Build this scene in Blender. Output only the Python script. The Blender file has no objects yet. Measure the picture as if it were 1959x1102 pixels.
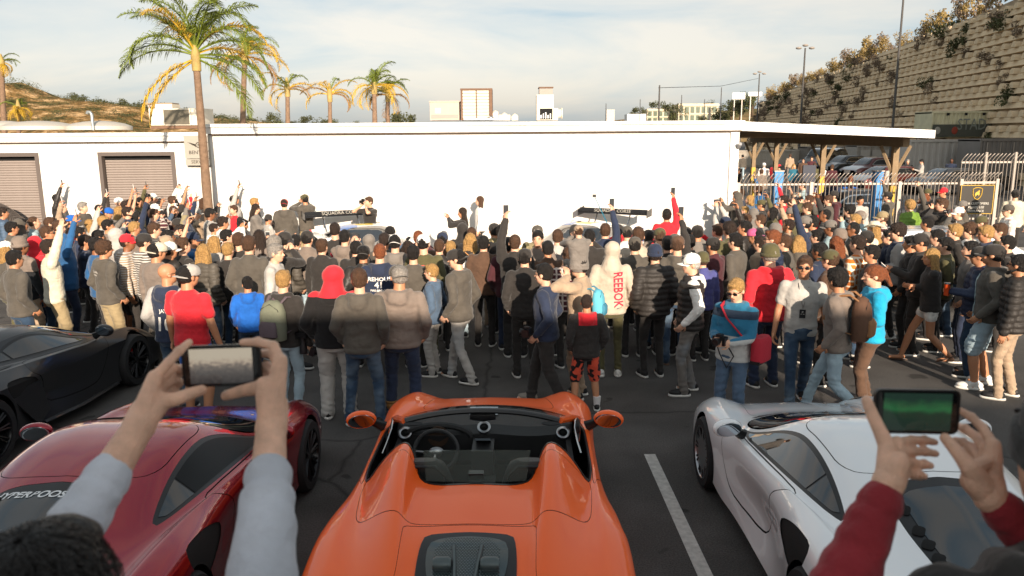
import bpy, bmesh, math, random
import numpy as np
from mathutils import Vector, Matrix, Euler, noise
from mathutils.bvhtree import BVHTree
R = math.radians
random.seed(7)
scene = bpy.context.scene
COL = scene.collection
# ------------------------------------------------------------------ camera
CAM_H, PITCH, ROLL, FPX = 3.25, 11.05, 0.4, 1500.0
cam_data = bpy.data.cameras.new('camera')
cam_data.sensor_width = 36.0
cam_data.lens = FPX * 36.0 / 1959.0
cam_data.clip_start = 0.05
cam_data.clip_end = 3000
cam_data.dof.use_dof = True
cam_data.dof.focus_distance = 10.0
cam_data.dof.aperture_fstop = 5.0
cam = bpy.data.objects.new('camera', cam_data)
COL.objects.link(cam)
CAM_M = Matrix.Translation((0, 0, CAM_H)) @ Matrix.Rotation(R(90 - PITCH), 4, 'X') @ Matrix.Rotation(R(-ROLL), 4, 'Z')
cam.matrix_world = CAM_M
scene.camera = cam
# ------------------------------------------------------------------ sky, sun, exposure
SUN_EL, SUN_AZ = 16.0, 13.0          # low sun behind the camera, a little to the right
world = bpy.data.worlds.new('World')
scene.world = world
world.use_nodes = True
wn, wl = world.node_tree.nodes, world.node_tree.links
bg = wn['Background']
sky = wn.new('ShaderNodeTexSky')
sky.sky_type = 'NISHITA'
sky.sun_disc = False
sky.sun_elevation = R(SUN_EL)
sky.sun_rotation = R(180 - SUN_AZ)
sky.air_density = 1.0
sky.dust_density = 2.2
sky.ozone_density = 1.0
tc = wn.new('ShaderNodeTexCoord')
mp = wn.new('ShaderNodeMapping'); mp.inputs['Scale'].default_value = (1.6, 1.0, 7.5)
mp.inputs['Rotation'].default_value = (0, R(6), 0)
nz = wn.new('ShaderNodeTexNoise'); nz.inputs['Scale'].default_value = 1.5; nz.inputs['Detail'].default_value = 7; nz.inputs['Roughness'].default_value = 0.55
nz.inputs['Distortion'].default_value = 0.5
cr = wn.new('ShaderNodeValToRGB'); e_ = cr.color_ramp.elements      # veil of thin high cloud: grey-blue gaps, cream streaks
e_[0].position = 0.38; e_[0].color = (0.95, 1.28, 1.52, 1); e_[1].position = 0.64; e_[1].color = (2.02, 1.88, 1.68, 1)
q_ = e_.new(0.48); q_.color = (1.50, 1.60, 1.62, 1)
mixw = wn.new('ShaderNodeMixRGB'); mixw.inputs[0].default_value = 0.94
wl.new(tc.outputs['Generated'], mp.inputs[0]); wl.new(mp.outputs[0], nz.inputs['Vector']); wl.new(nz.outputs['Fac'], cr.inputs[0])
wl.new(sky.outputs[0], mixw.inputs[1]); wl.new(cr.outputs[0], mixw.inputs[2])
wl.new(sky.outputs[0], mixw.inputs[1]); bwn = wn.new('ShaderNodeRGBToBW'); wl.new(sky.outputs[0], bwn.inputs[0])      # the veil is brighter where the sky behind it is
mr = wn.new('ShaderNodeMath'); mr.operation = 'MULTIPLY_ADD'; mr.inputs[1].default_value = 0.09; mr.inputs[2].default_value = 0.57; wl.new(bwn.outputs[0], mr.inputs[0])
cl = wn.new('ShaderNodeVectorMath'); cl.operation = 'SCALE'; wl.new(cr.outputs[0], cl.inputs[0]); wl.new(mr.outputs[0], cl.inputs['Scale']); wl.new(cl.outputs[0], mixw.inputs[2]); wl.new(mixw.outputs[0], bg.inputs[0])
bg.inputs[1].default_value = 0.15
sun_d = bpy.data.lights.new('sun', 'SUN'); sun_d.energy = 2.8; sun_d.angle = R(0.6); sun_d.color = (1.0, 0.83, 0.66)
sun = bpy.data.objects.new('sun', sun_d); COL.objects.link(sun)
sdir = Vector((-math.sin(R(SUN_AZ)) * math.cos(R(SUN_EL)), math.cos(R(SUN_AZ)) * math.cos(R(SUN_EL)), -math.sin(R(SUN_EL))))
sun.rotation_euler = sdir.to_track_quat('-Z', 'Y').to_euler()
scene.view_settings.view_transform = 'Standard'
scene.view_settings.look = 'None'
scene.view_settings.exposure = 1.55
scene.view_settings.gamma = 1.0
scene.view_settings.use_curve_mapping = False
# ------------------------------------------------------------------ where a line of sight meets the place
CAM_R = CAM_M.to_3x3()
def ray(px, py):
    return CAM_R @ Vector(((px - 979.5) / FPX, (551 - py) / FPX, -1.0))
def on_z(px, py, z=0.0):
    d = ray(px, py); t = (z - CAM_H) / d.z
    return Vector((0, 0, CAM_H)) + d * t
def on_y(px, py, Y):
    d = ray(px, py)
    return Vector((0, 0, CAM_H)) + d * (Y / d.y)
# ------------------------------------------------------------------ materials
MATS = {}
def mat(name, col, rough=0.6, metal=0.0, coat=0.0, bump=0.0, bscale=40.0, var=0.0, vscale=6.0, spec=0.5, trans=0.0, ior=1.45, sheen=0.0, emis=None):
    if name in MATS: return MATS[name]
    m = bpy.data.materials.new(name); m.use_nodes = True
    n, l = m.node_tree.nodes, m.node_tree.links
    b = n['Principled BSDF']
    b.inputs['Base Color'].default_value = (*col, 1)
    b.inputs['Roughness'].default_value = rough
    b.inputs['Metallic'].default_value = metal
    b.inputs['Coat Weight'].default_value = coat
    b.inputs['Coat Roughness'].default_value = 0.02
    b.inputs['Specular IOR Level'].default_value = spec
    b.inputs['Transmission Weight'].default_value = trans
    b.inputs['IOR'].default_value = ior
    b.inputs['Sheen Weight'].default_value = sheen
    if emis: b.inputs['Emission Color'].default_value = (*emis, 1); b.inputs['Emission Strength'].default_value = 1.0
    if bump or var:
        t = n.new('ShaderNodeTexCoord')
        if var:
            z = n.new('ShaderNodeTexNoise'); z.inputs['Scale'].default_value = vscale; z.inputs['Detail'].default_value = 6
            l.new(t.outputs['Object'], z.inputs['Vector'])
            r = n.new('ShaderNodeMapRange'); r.inputs[1].default_value = 0.25; r.inputs[2].default_value = 0.75
            r.inputs[3].default_value = 1 - var; r.inputs[4].default_value = 1 + var
            l.new(z.outputs['Fac'], r.inputs[0])
            x = n.new('ShaderNodeVectorMath'); x.operation = 'SCALE'; x.inputs[0].default_value = col
            l.new(r.outputs[0], x.inputs['Scale']); l.new(x.outputs[0], b.inputs['Base Color'])
        if bump:
            z = n.new('ShaderNodeTexNoise'); z.inputs['Scale'].default_value = bscale; z.inputs['Detail'].default_value = 4
            l.new(t.outputs['Object'], z.inputs['Vector'])
            q = n.new('ShaderNodeBump'); q.inputs['Strength'].default_value = bump; q.inputs['Distance'].default_value = 0.02
            l.new(z.outputs['Fac'], q.inputs['Height']); l.new(q.outputs[0], b.inputs['Normal'])
    MATS[name] = m
    return m
def srgb(h):
    h = h.lstrip('#'); c = [int(h[i:i + 2], 16) / 255 for i in (0, 2, 4)]
    return tuple(((x + 0.055) / 1.055) ** 2.4 if x > 0.04045 else x / 12.92 for x in c)
# ------------------------------------------------------------------ mesh helpers
class MB:
    """collects shapes; build() links them as ONE mesh object"""
    def __init__(s): s.v = []; s.f = []; s.m = []
    def add(s, V, F, mi=0):
        o = len(s.v); s.v.extend([tuple(p) for p in V]); s.f.extend([tuple(i + o for i in f) for f in F]); s.m.extend([mi] * len(F)); return s
    def box(s, x0, x1, y0, y1, z0, z1, mi=0, M=None):
        V = [Vector(p) for p in ((x0, y0, z0), (x1, y0, z0), (x1, y1, z0), (x0, y1, z0), (x0, y0, z1), (x1, y0, z1), (x1, y1, z1), (x0, y1, z1))]
        if M: V = [M @ p for p in V]
        return s.add(V, [(0, 3, 2, 1), (4, 5, 6, 7), (0, 1, 5, 4), (1, 2, 6, 5), (2, 3, 7, 6), (3, 0, 4, 7)], mi)
    def tube(s, pts, rad, n=8, mi=0, caps=True, sy=1.0):
        pts = [Vector(p) for p in pts]
        if not hasattr(rad, '__len__'): rad = [rad] * len(pts)
        V = []; up = None
        for i, p in enumerate(pts):
            t = (pts[min(i + 1, len(pts) - 1)] - pts[max(i - 1, 0)]).normalized()
            if up is None:
                up = Vector((0, 0, 1)) if abs(t.z) < 0.9 else Vector((0, 1, 0))
            a = t.cross(up).normalized(); b = a.cross(t).normalized(); up = b
            for k in range(n):
                th = 2 * math.pi * k / n
                V.append(p + a * math.cos(th) * rad[i] + b * math.sin(th) * rad[i] * sy)
        F = []
        for i in range(len(pts) - 1):
            for k in range(n):
                F.append((i * n + k, i * n + (k + 1) % n, (i + 1) * n + (k + 1) % n, (i + 1) * n + k))
        if caps:
            F.append(tuple(reversed(range(n)))); F.append(tuple(range((len(pts) - 1) * n, len(pts) * n)))
        # orientation outward
        F = [tuple(reversed(f)) for f in F]
        return s.add(V, F, mi)
    def capsule(s, p0, p1, r0, r1, n=12, mi=0):
        p0 = Vector(p0); p1 = Vector(p1); d = (p1 - p0)
        if d.length < 1e-6: d = Vector((0, 0, 1e-4)); p1 = p0 + d
        t = d.normalized(); pts = []; rr = []
        for a in (80, 55, 28): pts.append(p0 - t * r0 * math.sin(R(a))); rr.append(r0 * math.cos(R(a)))
        pts.append(p0); rr.append(r0); pts.append(p1); rr.append(r1)
        for a in (28, 55, 80): pts.append(p1 + t * r1 * math.sin(R(a))); rr.append(r1 * math.cos(R(a)))
        return s.tube(pts, rr, n, mi)
    def ellipsoid(s, c, r, rot=None, nu=14, nv=10, mi=0):
        V = []; c = Vector(c)
        for i in range(nv + 1):
            ph = math.pi * (0.02 + 0.96 * i / nv)
            for k in range(nu):
                th = 2 * math.pi * k / nu
                p = Vector((r[0] * math.sin(ph) * math.cos(th), r[1] * math.sin(ph) * math.sin(th), r[2] * math.cos(ph)))
                if rot: p = rot @ p
                V.append(c + p)
        F = [(i * nu + k, (i + 1) * nu + k, (i + 1) * nu + (k + 1) % nu, i * nu + (k + 1) % nu) for i in range(nv) for k in range(nu)]
        F.append(tuple(range(nu))); F.append(tuple(reversed(range(nv * nu, (nv + 1) * nu))))
        return s.add(V, F, mi)
    def loft(s, rings, n=20, mi=0, caps=True, pw=2.0):
        """rings: (centre, rx, ry) stacked upwards, superellipse sections"""
        V = []
        for c, rx, ry in rings:
            c = Vector(c)
            for k in range(n):
                th = 2 * math.pi * k / n; ct, st = math.cos(th), math.sin(th)
                V.append(c + Vector((rx * math.copysign(abs(ct) ** (2 / pw), ct), ry * math.copysign(abs(st) ** (2 / pw), st), 0)))
        F = [(i * n + k, i * n + (k + 1) % n, (i + 1) * n + (k + 1) % n, (i + 1) * n + k) for i in range(len(rings) - 1) for k in range(n)]
        if caps:
            F.append(tuple(reversed(range(n)))); F.append(tuple(range((len(rings) - 1) * n, len(rings) * n)))
        return s.add(V, F, mi)
    def lathe(s, prof, n=24, axis='Z', c=(0, 0, 0), mi=0, close=False):
        """prof: (radius, height) list"""
        V = []; c = Vector(c)
        for r, h in prof:
            for k in range(n):
                th = 2 * math.pi * k / n; a, b = r * math.cos(th), r * math.sin(th)
                V.append(c + (Vector((a, b, h)) if axis == 'Z' else Vector((h, a, b)) if axis == 'X' else Vector((b, h, a))))
        m = len(prof)
        F = [(i * n + k, i * n + (k + 1) % n, ((i + 1) % m) * n + (k + 1) % n, ((i + 1) % m) * n + k) for i in range(m if close else m - 1) for k in range(n)]
        if not close:
            if prof[0][0] > 1e-4: F.append(tuple(reversed(range(n))))
            if prof[-1][0] > 1e-4: F.append(tuple(range((m - 1) * n, m * n)))
        return s.add(V, F, mi)
    def sheet(s, P, Q, mi=0):
        """quad strip between two polylines"""
        n = len(P)
        return s.add(list(P) + list(Q), [(i, i + 1, n + i + 1, n + i) for i in range(n - 1)], mi)
    def prism(s, poly, ext, mi=0):
        """polygon (3D points) pushed along the vector ext"""
        n = len(poly); poly = [Vector(p) for p in poly]; e = Vector(ext)
        F = [tuple(reversed(range(n))), tuple(range(n, 2 * n))] + [(i, (i + 1) % n, n + (i + 1) % n, n + i) for i in range(n)]
        return s.add(poly + [p + e for p in poly], F, mi)
    def mesh(s, name, mats=(), smooth=True, angle=None):
        me = bpy.data.meshes.new(name); me.from_pydata(s.v, [], s.f)
        for m in mats: me.materials.append(m)
        if mats and len(mats) > 1: me.polygons.foreach_set('material_index', s.m)
        me.polygons.foreach_set('use_smooth', [smooth] * len(me.polygons))
        if angle is not None and smooth: me.set_sharp_from_angle(angle=R(angle))
        me.update()
        return me
    def build(s, name, m, parent=None, smooth=True, angle=40, loc=None):
        mats = m if isinstance(m, (list, tuple)) else [m]
        return link(name, s.mesh(name, mats, smooth, angle), parent, loc)
def link(name, data, parent=None, loc=None):
    o = bpy.data.objects.new(name, data); COL.objects.link(o)
    if parent: o.parent = parent
    if loc is not None: o.location = loc
    return o
def thing(name, label, cat, loc=(0, 0, 0), rz=0.0, group=None):
    o = bpy.data.objects.new(name, None); COL.objects.link(o); o.empty_display_size = 0.2
    o.location = loc; o.rotation_euler = (0, 0, rz); tag(o, label, cat, group); return o
def tag(o, label, cat=None, group=None, kind=None):
    if label: o['label'] = label
    if cat: o['category'] = cat
    if group: o['group'] = group
    if kind: o['kind'] = kind
    return o
def struct(name, mb, m, smooth=False, angle=30):
    o = mb.build(name, m, None, smooth, angle); o['kind'] = 'structure'; return o
def copy_tree(o, parent=None):
    c = o.copy(); COL.objects.link(c); c.parent = parent
    for ch in list(o.children): copy_tree(ch, c)
    return c
_remesh_jobs = []
def remesh_batch(jobs):
    """jobs: list of (MB, voxel, smooth iterations, decimate ratio or 1) -> list of (verts, quads/tris) as numpy meshes"""
    sc2 = bpy.data.scenes.new('work'); obs = []
    for mb, vox, it, dec in jobs:
        me = mb.mesh('w'); o = bpy.data.objects.new('w', me); sc2.collection.objects.link(o); obs.append(o)
        a = o.modifiers.new('r', 'REMESH'); a.mode = 'VOXEL'; a.voxel_size = vox
        if it: b = o.modifiers.new('s', 'SMOOTH'); b.factor = 0.5; b.iterations = it
        if dec < 1: c = o.modifiers.new('d', 'DECIMATE'); c.ratio = dec
    vl = sc2.view_layers[0]; vl.update()
    dg = vl.depsgraph; dg.update(); out = []
    for o in obs:
        out.append(bpy.data.meshes.new_from_object(o.evaluated_get(dg), depsgraph=dg))
    for o in obs:
        me = o.data; bpy.data.objects.remove(o); bpy.data.meshes.remove(me)
    bpy.data.scenes.remove(sc2)
    for me in out:
        me.polygons.foreach_set('use_smooth', [True] * len(me.polygons))
    return out
def get_co(me):
    a = np.empty(len(me.vertices) * 3); me.vertices.foreach_get('co', a); return a.reshape(-1, 3)
def get_no(me):
    a = np.empty(len(me.vertices) * 3); me.vertices.foreach_get('normal', a); return a.reshape(-1, 3)
def set_co(me, c): me.vertices.foreach_set('co', c.ravel()); me.update()
def wob(c, s, seed=0.0, k=4):
    """cheap smooth noise from sums of sines"""
    rs = np.random.RandomState(int(seed * 7) + 11); o = np.zeros(len(c)); amp = 1.0; tot = 0
    for i in range(k):
        d = rs.normal(size=(3, 3)); d /= np.linalg.norm(d, axis=1)[:, None]; ph = rs.rand(3) * 6.28
        f = s * (1.7 ** i); w = np.sin(c @ d[0] * f + ph[0] + 1.3 * np.sin(c @ d[1] * f * .7 + ph[1])) * np.cos(c @ d[2] * f * .8 + ph[2])
        o += w * amp; tot += amp; amp *= 0.6
    return o / tot
# ================================================================== people
CLOTH = dict(k='#33302e', ch='#555049', g='#77716b', lg='#b0aca6', w='#e9e6e0', nv='#2a3348', bl='#1f5fb4', sb='#2c5c8c', rd='#d12a35', tn='#a58f78', ol='#565238', gn='#6d8c3a',
             br='#5a4436', bg='#4a262c', tq='#1f9cc4', orr='#c8702c', pk='#c45a86', kh='#968667', dn='#2f4258', ld='#9fb3bd', cr='#cfc7b2', lb='#93a9ae', tp='#7c7067', tl='#2c6478', pu='#4c4f86', md='#4d6076', wd='#b9ab9a', co='#d9553c')
def pw_(base, x): return tuple(c * x for c in base)
def cloth(key, style='plain'):
    name = 'cloth_' + key + '_' + style
    if name in MATS: return MATS[name]
    col = srgb(CLOTH[key])
    rough, sheen = (0.38, 0) if style == 'leather' else (0.55, 0.0) if style == 'puffer' else (0.9, 0.15)
    m = mat(name, col, rough=rough, sheen=sheen, bump=0.6, bscale=22, var=0.22, vscale=7, spec=0.3)
    n, l = m.node_tree.nodes, m.node_tree.links
    b = n['Principled BSDF']
    src = b.inputs['Base Color'].links[0].from_socket
    t = n.new('ShaderNodeTexCoord')
    def wave(axis, scale, lo):
        w = n.new('ShaderNodeTexWave'); w.bands_direction = axis; w.inputs['Scale'].default_value = scale
        l.new(t.outputs['Object'], w.inputs['Vector'])
        r = n.new('ShaderNodeValToRGB'); r.color_ramp.interpolation = 'CONSTANT'; r.color_ramp.elements[1].position = lo
        l.new(w.outputs['Color'], r.inputs[0]); return r.outputs[0]
    def over(fac, colr, base):
        x = n.new('ShaderNodeMixRGB'); l.new(fac, x.inputs[0]); l.new(base, x.inputs[1]); x.inputs[2].default_value = (*colr, 1); return x.outputs[0]
    if style == 'stripe': src = over(wave('Z', 9, 0.55), srgb('#c9c4bd'), src)
    if style == 'plaid':
        light = srgb('#e8d8c0') if key in ('orr', 'k') else srgb('#c8b8ae')
        src = over(wave('Z', 4.2, 0.8), light, src); src = over(wave('X', 4.2, 0.8), light, src)
    if style == 'denim':
        z = n.new('ShaderNodeTexNoise'); z.inputs['Scale'].default_value = 3.5; l.new(t.outputs['Object'], z.inputs['Vector'])
        r = n.new('ShaderNodeValToRGB'); r.color_ramp.elements[0].position = 0.45; r.color_ramp.elements[1].position = 0.75; r.color_ramp.elements[1].color = (0.5, 0.5, 0.5, 1)
        l.new(z.outputs['Fac'], r.inputs[0]); src = over(r.outputs[0], pw_(srgb('#8fa3b2'), 0.9), src)
    if style in ('camo', 'print'):
        z = n.new('ShaderNodeTexVoronoi'); z.inputs['Scale'].default_value = 16 if style == 'camo' else 13; l.new(t.outputs['Object'], z.inputs['Vector'])
        r = n.new('ShaderNodeValToRGB'); r.color_ramp.interpolation = 'CONSTANT'; r.color_ramp.elements[1].position = 0.5
        l.new(z.outputs['Color'], r.inputs[0]); src = over(r.outputs[0], srgb('#8d8264') if style == 'camo' else srgb('#1c1718'), src)
    if style == 'block':      # teal above, dark band, pale below
        s = n.new('ShaderNodeSeparateXYZ'); l.new(t.outputs['Object'], s.inputs[0])
        r = n.new('ShaderNodeValToRGB'); r.color_ramp.interpolation = 'CONSTANT'
        e = r.color_ramp.elements; e[0].color = (*srgb('#b9b8b4'), 1); e[1].position = 1.14 / 2; e[1].color = (*srgb('#2a6c8c'), 1)
        q = e.new(1.33 / 2); q.color = (*srgb('#2c3a4c'), 1); q = e.new(1.42 / 2); q.color = (*srgb('#2a6c8c'), 1)
        mu = n.new('ShaderNodeMath'); mu.operation = 'MULTIPLY'; mu.inputs[1].default_value = 0.5; l.new(s.outputs[2], mu.inputs[0]); l.new(mu.outputs[0], r.inputs[0]); src = r.outputs[0]
    if style == 'raglan':     # body colour in the middle, dark sleeves
        s = n.new('ShaderNodeSeparateXYZ'); l.new(t.outputs['Object'], s.inputs[0])
        a = n.new('ShaderNodeMath'); a.operation = 'ABSOLUTE'; l.new(s.outputs[0], a.inputs[0])
        c = n.new('ShaderNodeMath'); c.operation = 'GREATER_THAN'; c.inputs[1].default_value = 0.15; l.new(a.outputs[0], c.inputs[0])
        src = over(c.outputs[0], srgb('#a9a6a2') if key == 'nv' else srgb('#242020'), src)
    if style == 'overhood':   # black jacket with the hood of the layer beneath pulled up
        s = n.new('ShaderNodeSeparateXYZ'); l.new(t.outputs['Object'], s.inputs[0])
        c = n.new('ShaderNodeMath'); c.operation = 'LESS_THAN'; c.inputs[1].default_value = 1.425; l.new(s.outputs[2], c.inputs[0])
        src = over(c.outputs[0], srgb('#1c1b1c'), src)
    if style == 'redhood':    # bright hood hanging down the back of a black top
        s = n.new('ShaderNodeSeparateXYZ'); l.new(t.outputs['Object'], s.inputs[0]); f = None
        for i_, op, th in ((2, 'GREATER_THAN', 1.315), (1, 'LESS_THAN', .03), ('a', 'LESS_THAN', .125)):
            c = n.new('ShaderNodeMath'); c.operation = op; c.inputs[1].default_value = th
            if i_ == 'a': a = n.new('ShaderNodeMath'); a.operation = 'ABSOLUTE'; l.new(s.outputs[0], a.inputs[0]); l.new(a.outputs[0], c.inputs[0])
            else: l.new(s.outputs[i_], c.inputs[0])
            if f is None: f = c.outputs[0]
            else: q = n.new('ShaderNodeMath'); q.operation = 'MULTIPLY'; l.new(f, q.inputs[0]); l.new(c.outputs[0], q.inputs[1]); f = q.outputs[0]
        src = over(f, srgb('#d12a35'), src)
    if style == 'halfdark':   # pale shoulders over a black body
        s = n.new('ShaderNodeSeparateXYZ'); l.new(t.outputs['Object'], s.inputs[0])
        c = n.new('ShaderNodeMath'); c.operation = 'LESS_THAN'; c.inputs[1].default_value = 1.27; l.new(s.outputs[2], c.inputs[0])
        src = over(c.outputs[0], srgb('#1b1d20'), src)
    l.new(src, b.inputs['Base Color'])
    return m
SKIN = [mat('skin_light', srgb('#d6a68a'), 0.5, var=0.08, vscale=12), mat('skin_tan', srgb('#b98362'), 0.5, var=0.08, vscale=12),
        mat('skin_brown', srgb('#8a5b3f'), 0.5, var=0.08, vscale=12), mat('skin_dark', srgb('#5a3826'), 0.45, var=0.08, vscale=12)]
for s_ in SKIN:
    b_ = s_.node_tree.nodes['Principled BSDF']; b_.inputs['Subsurface Weight'].default_value = 0.08; b_.inputs['Subsurface Radius'].default_value = (0.02, 0.008, 0.004)
HAIRC = dict(bk='#17120f', db='#2c1f17', br='#4d3524', bd='#a8834f', rd='#7a4426', gy='#8d8780', w='#b5b0aa')
def hair_mat(c): return mat('hair_' + c, srgb(HAIRC[c]), 0.45, bump=1.0, bscale=120, var=0.45, vscale=60)
M_RUB = mat('shoe_sole', srgb('#d8d5ce'), 0.6); M_DARKSHOE = mat('shoe_dark', srgb('#1e1d1e'), 0.6, bump=0.3); M_WSHOE = mat('shoe_white', srgb('#dcd9d4'), 0.6, bump=0.2)
M_TSHOE = mat('shoe_tan', srgb('#8f6534'), 0.7, bump=0.3); M_GSHOE = mat('shoe_grey', srgb('#8a8379'), 0.7, bump=0.3)
SHOEC = dict(k=M_DARKSHOE, w=M_WSHOE, t=M_TSHOE, g=M_GSHOE)
M_EYE = mat('eye_dark', (0.02, 0.015, 0.012), 0.2); M_LIP = mat('lip', srgb('#9c5f50'), 0.5); M_GLASS = mat('sunglass_lens', (0.01, 0.01, 0.012), 0.08); M_BLK = mat('black_plastic', (0.012, 0.012, 0.013), 0.35)

ARMS = dict(  # wrist left, wrist right, fingers point (None = along the forearm), head pitch
    pk=((-.215, .075, .935), (.215, .075, .935), None, 0), dn=((-.27, .04, .86), (.27, .05, .86), None, 3),
    ph=((-.045, .33, 1.50), (.055, .34, 1.50), (0, .25, 1), -5), hi=((-.06, .16, 1.91), (.07, .16, 1.91), (0, .2, 1), 14),
    oh=((-.26, .05, .88), (.12, .16, 1.95), (0, .25, 1), 12), oL=((-.12, .16, 1.95), (.26, .05, .88), (0, .25, 1), 12),
    cr=((.09, .235, 1.17), (-.09, .20, 1.20), None, 0), lo=((-.05, .31, 1.22), (.06, .31, 1.22), None, -14),
    fa=((-.06, .17, 1.54), (.07, .17, 1.54), (0, .0, 1), 0), bk=((-.12, .22, 1.10), (.27, .05, .86), None, -6),
    sh=((-.16, .10, 1.52), (.16, .10, 1.52), (0, .4, 1), 0), cam=((-.10, .30, 1.12), (.08, .30, 1.14), None, -20), cup=((-.25, .24, 1.18), (.22, .12, .98), None, 0))
LEGS = dict(st=((-.105, 0, .08), (.105, 0, .08), .92, 0), s2=((-.12, .05, .08), (.13, -.05, .08), .915, 0), wd=((-.16, 0, .08), (.16, .02, .08), .91, 0),
            wk=((-.07, -.30, .15), (.08, .30, .08), .89, 3), w2=((-.08, .30, .08), (.07, -.30, .15), .89, 3), w3=((-.07, -.20, .09), (.08, .20, .08), .905, 2))
def ik(a, c, l1, l2, pole):
    a, c, pole = Vector(a), Vector(c), Vector(pole)
    d = c - a; L = min(d.length, (l1 + l2) * 0.995); t = d.normalized(); c = a + t * L
    k = (l1 * l1 - l2 * l2 + L * L) / (2 * L); h = math.sqrt(max(l1 * l1 - k * k, 0))
    p = (pole - t * pole.dot(t)).normalized()
    return a + t * k + p * h, c
SK = {}
def skel(key):
    """key = (arms, legs, head yaw, head pitch add) -> joints in body space, 1.75 m tall, facing +Y"""
    if key in SK: return SK[key]
    an, ln, yaw, hp = key
    wl_, wr_, hd, hpitch = ARMS[an]; fl, fr, hz, lean = LEGS[ln]
    dz = hz - .92; LM = Matrix.Translation((0, 0, hz)) @ Matrix.Rotation(R(-lean), 4, 'X') @ Matrix.Translation((0, 0, -.92))
    J = dict(LM=LM, hip=[Vector((s * .085, 0, hz)) for s in (-1, 1)])
    J['sh'] = [LM @ Vector((s * .175, -.01, 1.405)) for s in (-1, 1)]
    J['wr'] = []; J['el'] = []; J['hd'] = []
    for i, (s, w) in enumerate(((-1, wl_), (1, wr_))):
        high = w[2] > 1.4
        e, w2 = ik(J['sh'][i], Vector(w) + Vector((0, 0, dz)), .29, .26, (s * (1.0 if high else .45), -.2 if high else -1.0, -.9 if high else -.1))
        J['el'].append(e); J['wr'].append(w2)
        f = (w2 - e).normalized()
        J['hd'].append((f * .4 + Vector(hd).normalized() * .8).normalized() if (hd and w[2] > 1.0) else f)
    J['kn'] = []; J['an'] = []
    for i, f in enumerate((fl, fr)):
        k, a = ik(J['hip'][i], f, .43, .42, (0.12 * (-1, 1)[i], 1, 0)); J['kn'].append(k); J['an'].append(a)
    J['HM'] = LM @ Matrix.Translation((0, .015, 1.625)) @ Matrix.Rotation(R(-yaw), 4, 'Z') @ Matrix.Rotation(R(hpitch + hp), 4, 'X')
    SK[key] = J
    return J
def hand(mb, w, d, palm, side, n=6, curl=0.45, sc=1.0):
    """palm with four bent fingers and a thumb; d = direction of the fingers, palm = palm normal"""
    d = Vector(d).normalized(); palm = Vector(palm); palm = (palm - d * palm.dot(d)).normalized(); x = d.cross(palm) * side
    w = Vector(w)
    rot = Matrix((x, palm, d)).transposed()
    mb.ellipsoid(w + d * .05 * sc, (.040 * sc, .017 * sc, .056 * sc), rot, 10, 6)
    for k in range(4):
        b = w + d * .085 * sc + x * (.027 - .018 * k) * sc; L = (.040, .044, .041, .032)[k] * sc; a = curl
        p = b; dd = d
        for j in range(3):
            dd = (d * math.cos(a * (j + 1)) + palm * math.sin(a * (j + 1))).normalized()
            q = p + dd * L * (1, .68, .5)[j]
            mb.capsule(p, q, .0088 * sc, .0078 * sc, n); p = q
    p = w + d * .025 * sc + x * .032 * sc; dd = (x * .8 + d * .7 + palm * .3).normalized(); q = p + dd * .045 * sc
    mb.capsule(p, q, .012 * sc, .010 * sc, n); r = q + (d * .8 + palm * .5 + x * .1).normalized() * .032 * sc; mb.capsule(q, r, .010 * sc, .0085 * sc, n)
TORSO = [(.84, .172, .125, -.005), (.87, .186, .132, -.005), (.95, .182, .128, -.003), (1.05, .172, .118, 0), (1.15, .176, .118, .003), (1.26, .192, .124, .004), (1.35, .198, .120, -.002), (1.405, .185, .105, -.008), (1.445, .135, .085, -.012), (1.475, .085, .07, -.01), (1.495, .06, .058, -.005)]
def head_prims(mb, HM, n=16):
    r3 = HM.to_3x3(); P = lambda *a: HM @ Vector(a)
    mb.ellipsoid(P(0, -.012, .032), (.075, .094, .092), r3, n, 12)
    mb.ellipsoid(P(0, .022, -.040), (.058, .066, .080), r3, n, 12)
    mb.ellipsoid(P(0, .052, -.088), (.030, .030, .022), r3, 10, 6)
    mb.capsule(P(0, .080, .012), P(0, .106, -.024), .008, .013, 8)
    mb.ellipsoid(P(0, .068, .022), (.052, .020, .014), r3, 10, 6)
    for s in (-1, 1):
        mb.ellipsoid(P(s * .078, -.008, -.012), (.009, .020, .032), r3, 8, 6)
        mb.ellipsoid(P(s * .038, .055, -.025), (.022, .022, .022), r3, 8, 6)
    mb.ellipsoid(P(0, .078, -.058), (.024, .012, .010), r3, 8, 6)
def body_prims(key, bare=False, arm=1.0):
    J = skel(key); mb = MB(); LM = J['LM']
    head_prims(mb, J['HM'])
    mb.capsule(LM @ Vector((0, -.015, 1.44)), J['HM'] @ Vector((0, -.02, -.05)), .060, .052, 12)
    rr = .024
    t = MB(); t.loft([(Vector((0, yo, z)), rx - rr, ry - rr) for z, rx, ry, yo in TORSO[1:]], 18); mb.add([LM @ Vector(p) for p in t.v], t.f)
    for i in (0, 1):
        mb.capsule(J['sh'][i], J['el'][i], .046 * arm, .038 * arm, 10); mb.capsule(J['el'][i], J['wr'][i], .040 * arm, .026, 10)
        mb.capsule(J['wr'][i], J['wr'][i] + J['hd'][i] * .04, .026, .024, 8)
        q = 0 if bare else -.014
        mb.capsule(J['hip'][i], J['kn'][i], .074 + q, .052 + q, 10); mb.capsule(J['kn'][i], J['kn'][i].lerp(J['an'][i], .4), .05 + q, .054 + q, 10); mb.capsule(J['kn'][i].lerp(J['an'][i], .35), J['an'][i], .055 + q, .035 + q * .3, 10)
        a = J['an'][i]; mb.capsule(a + Vector((0, -.02, -.035)), a + Vector((0, .14, -.05)), .034, .026, 8)
    return mb
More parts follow.
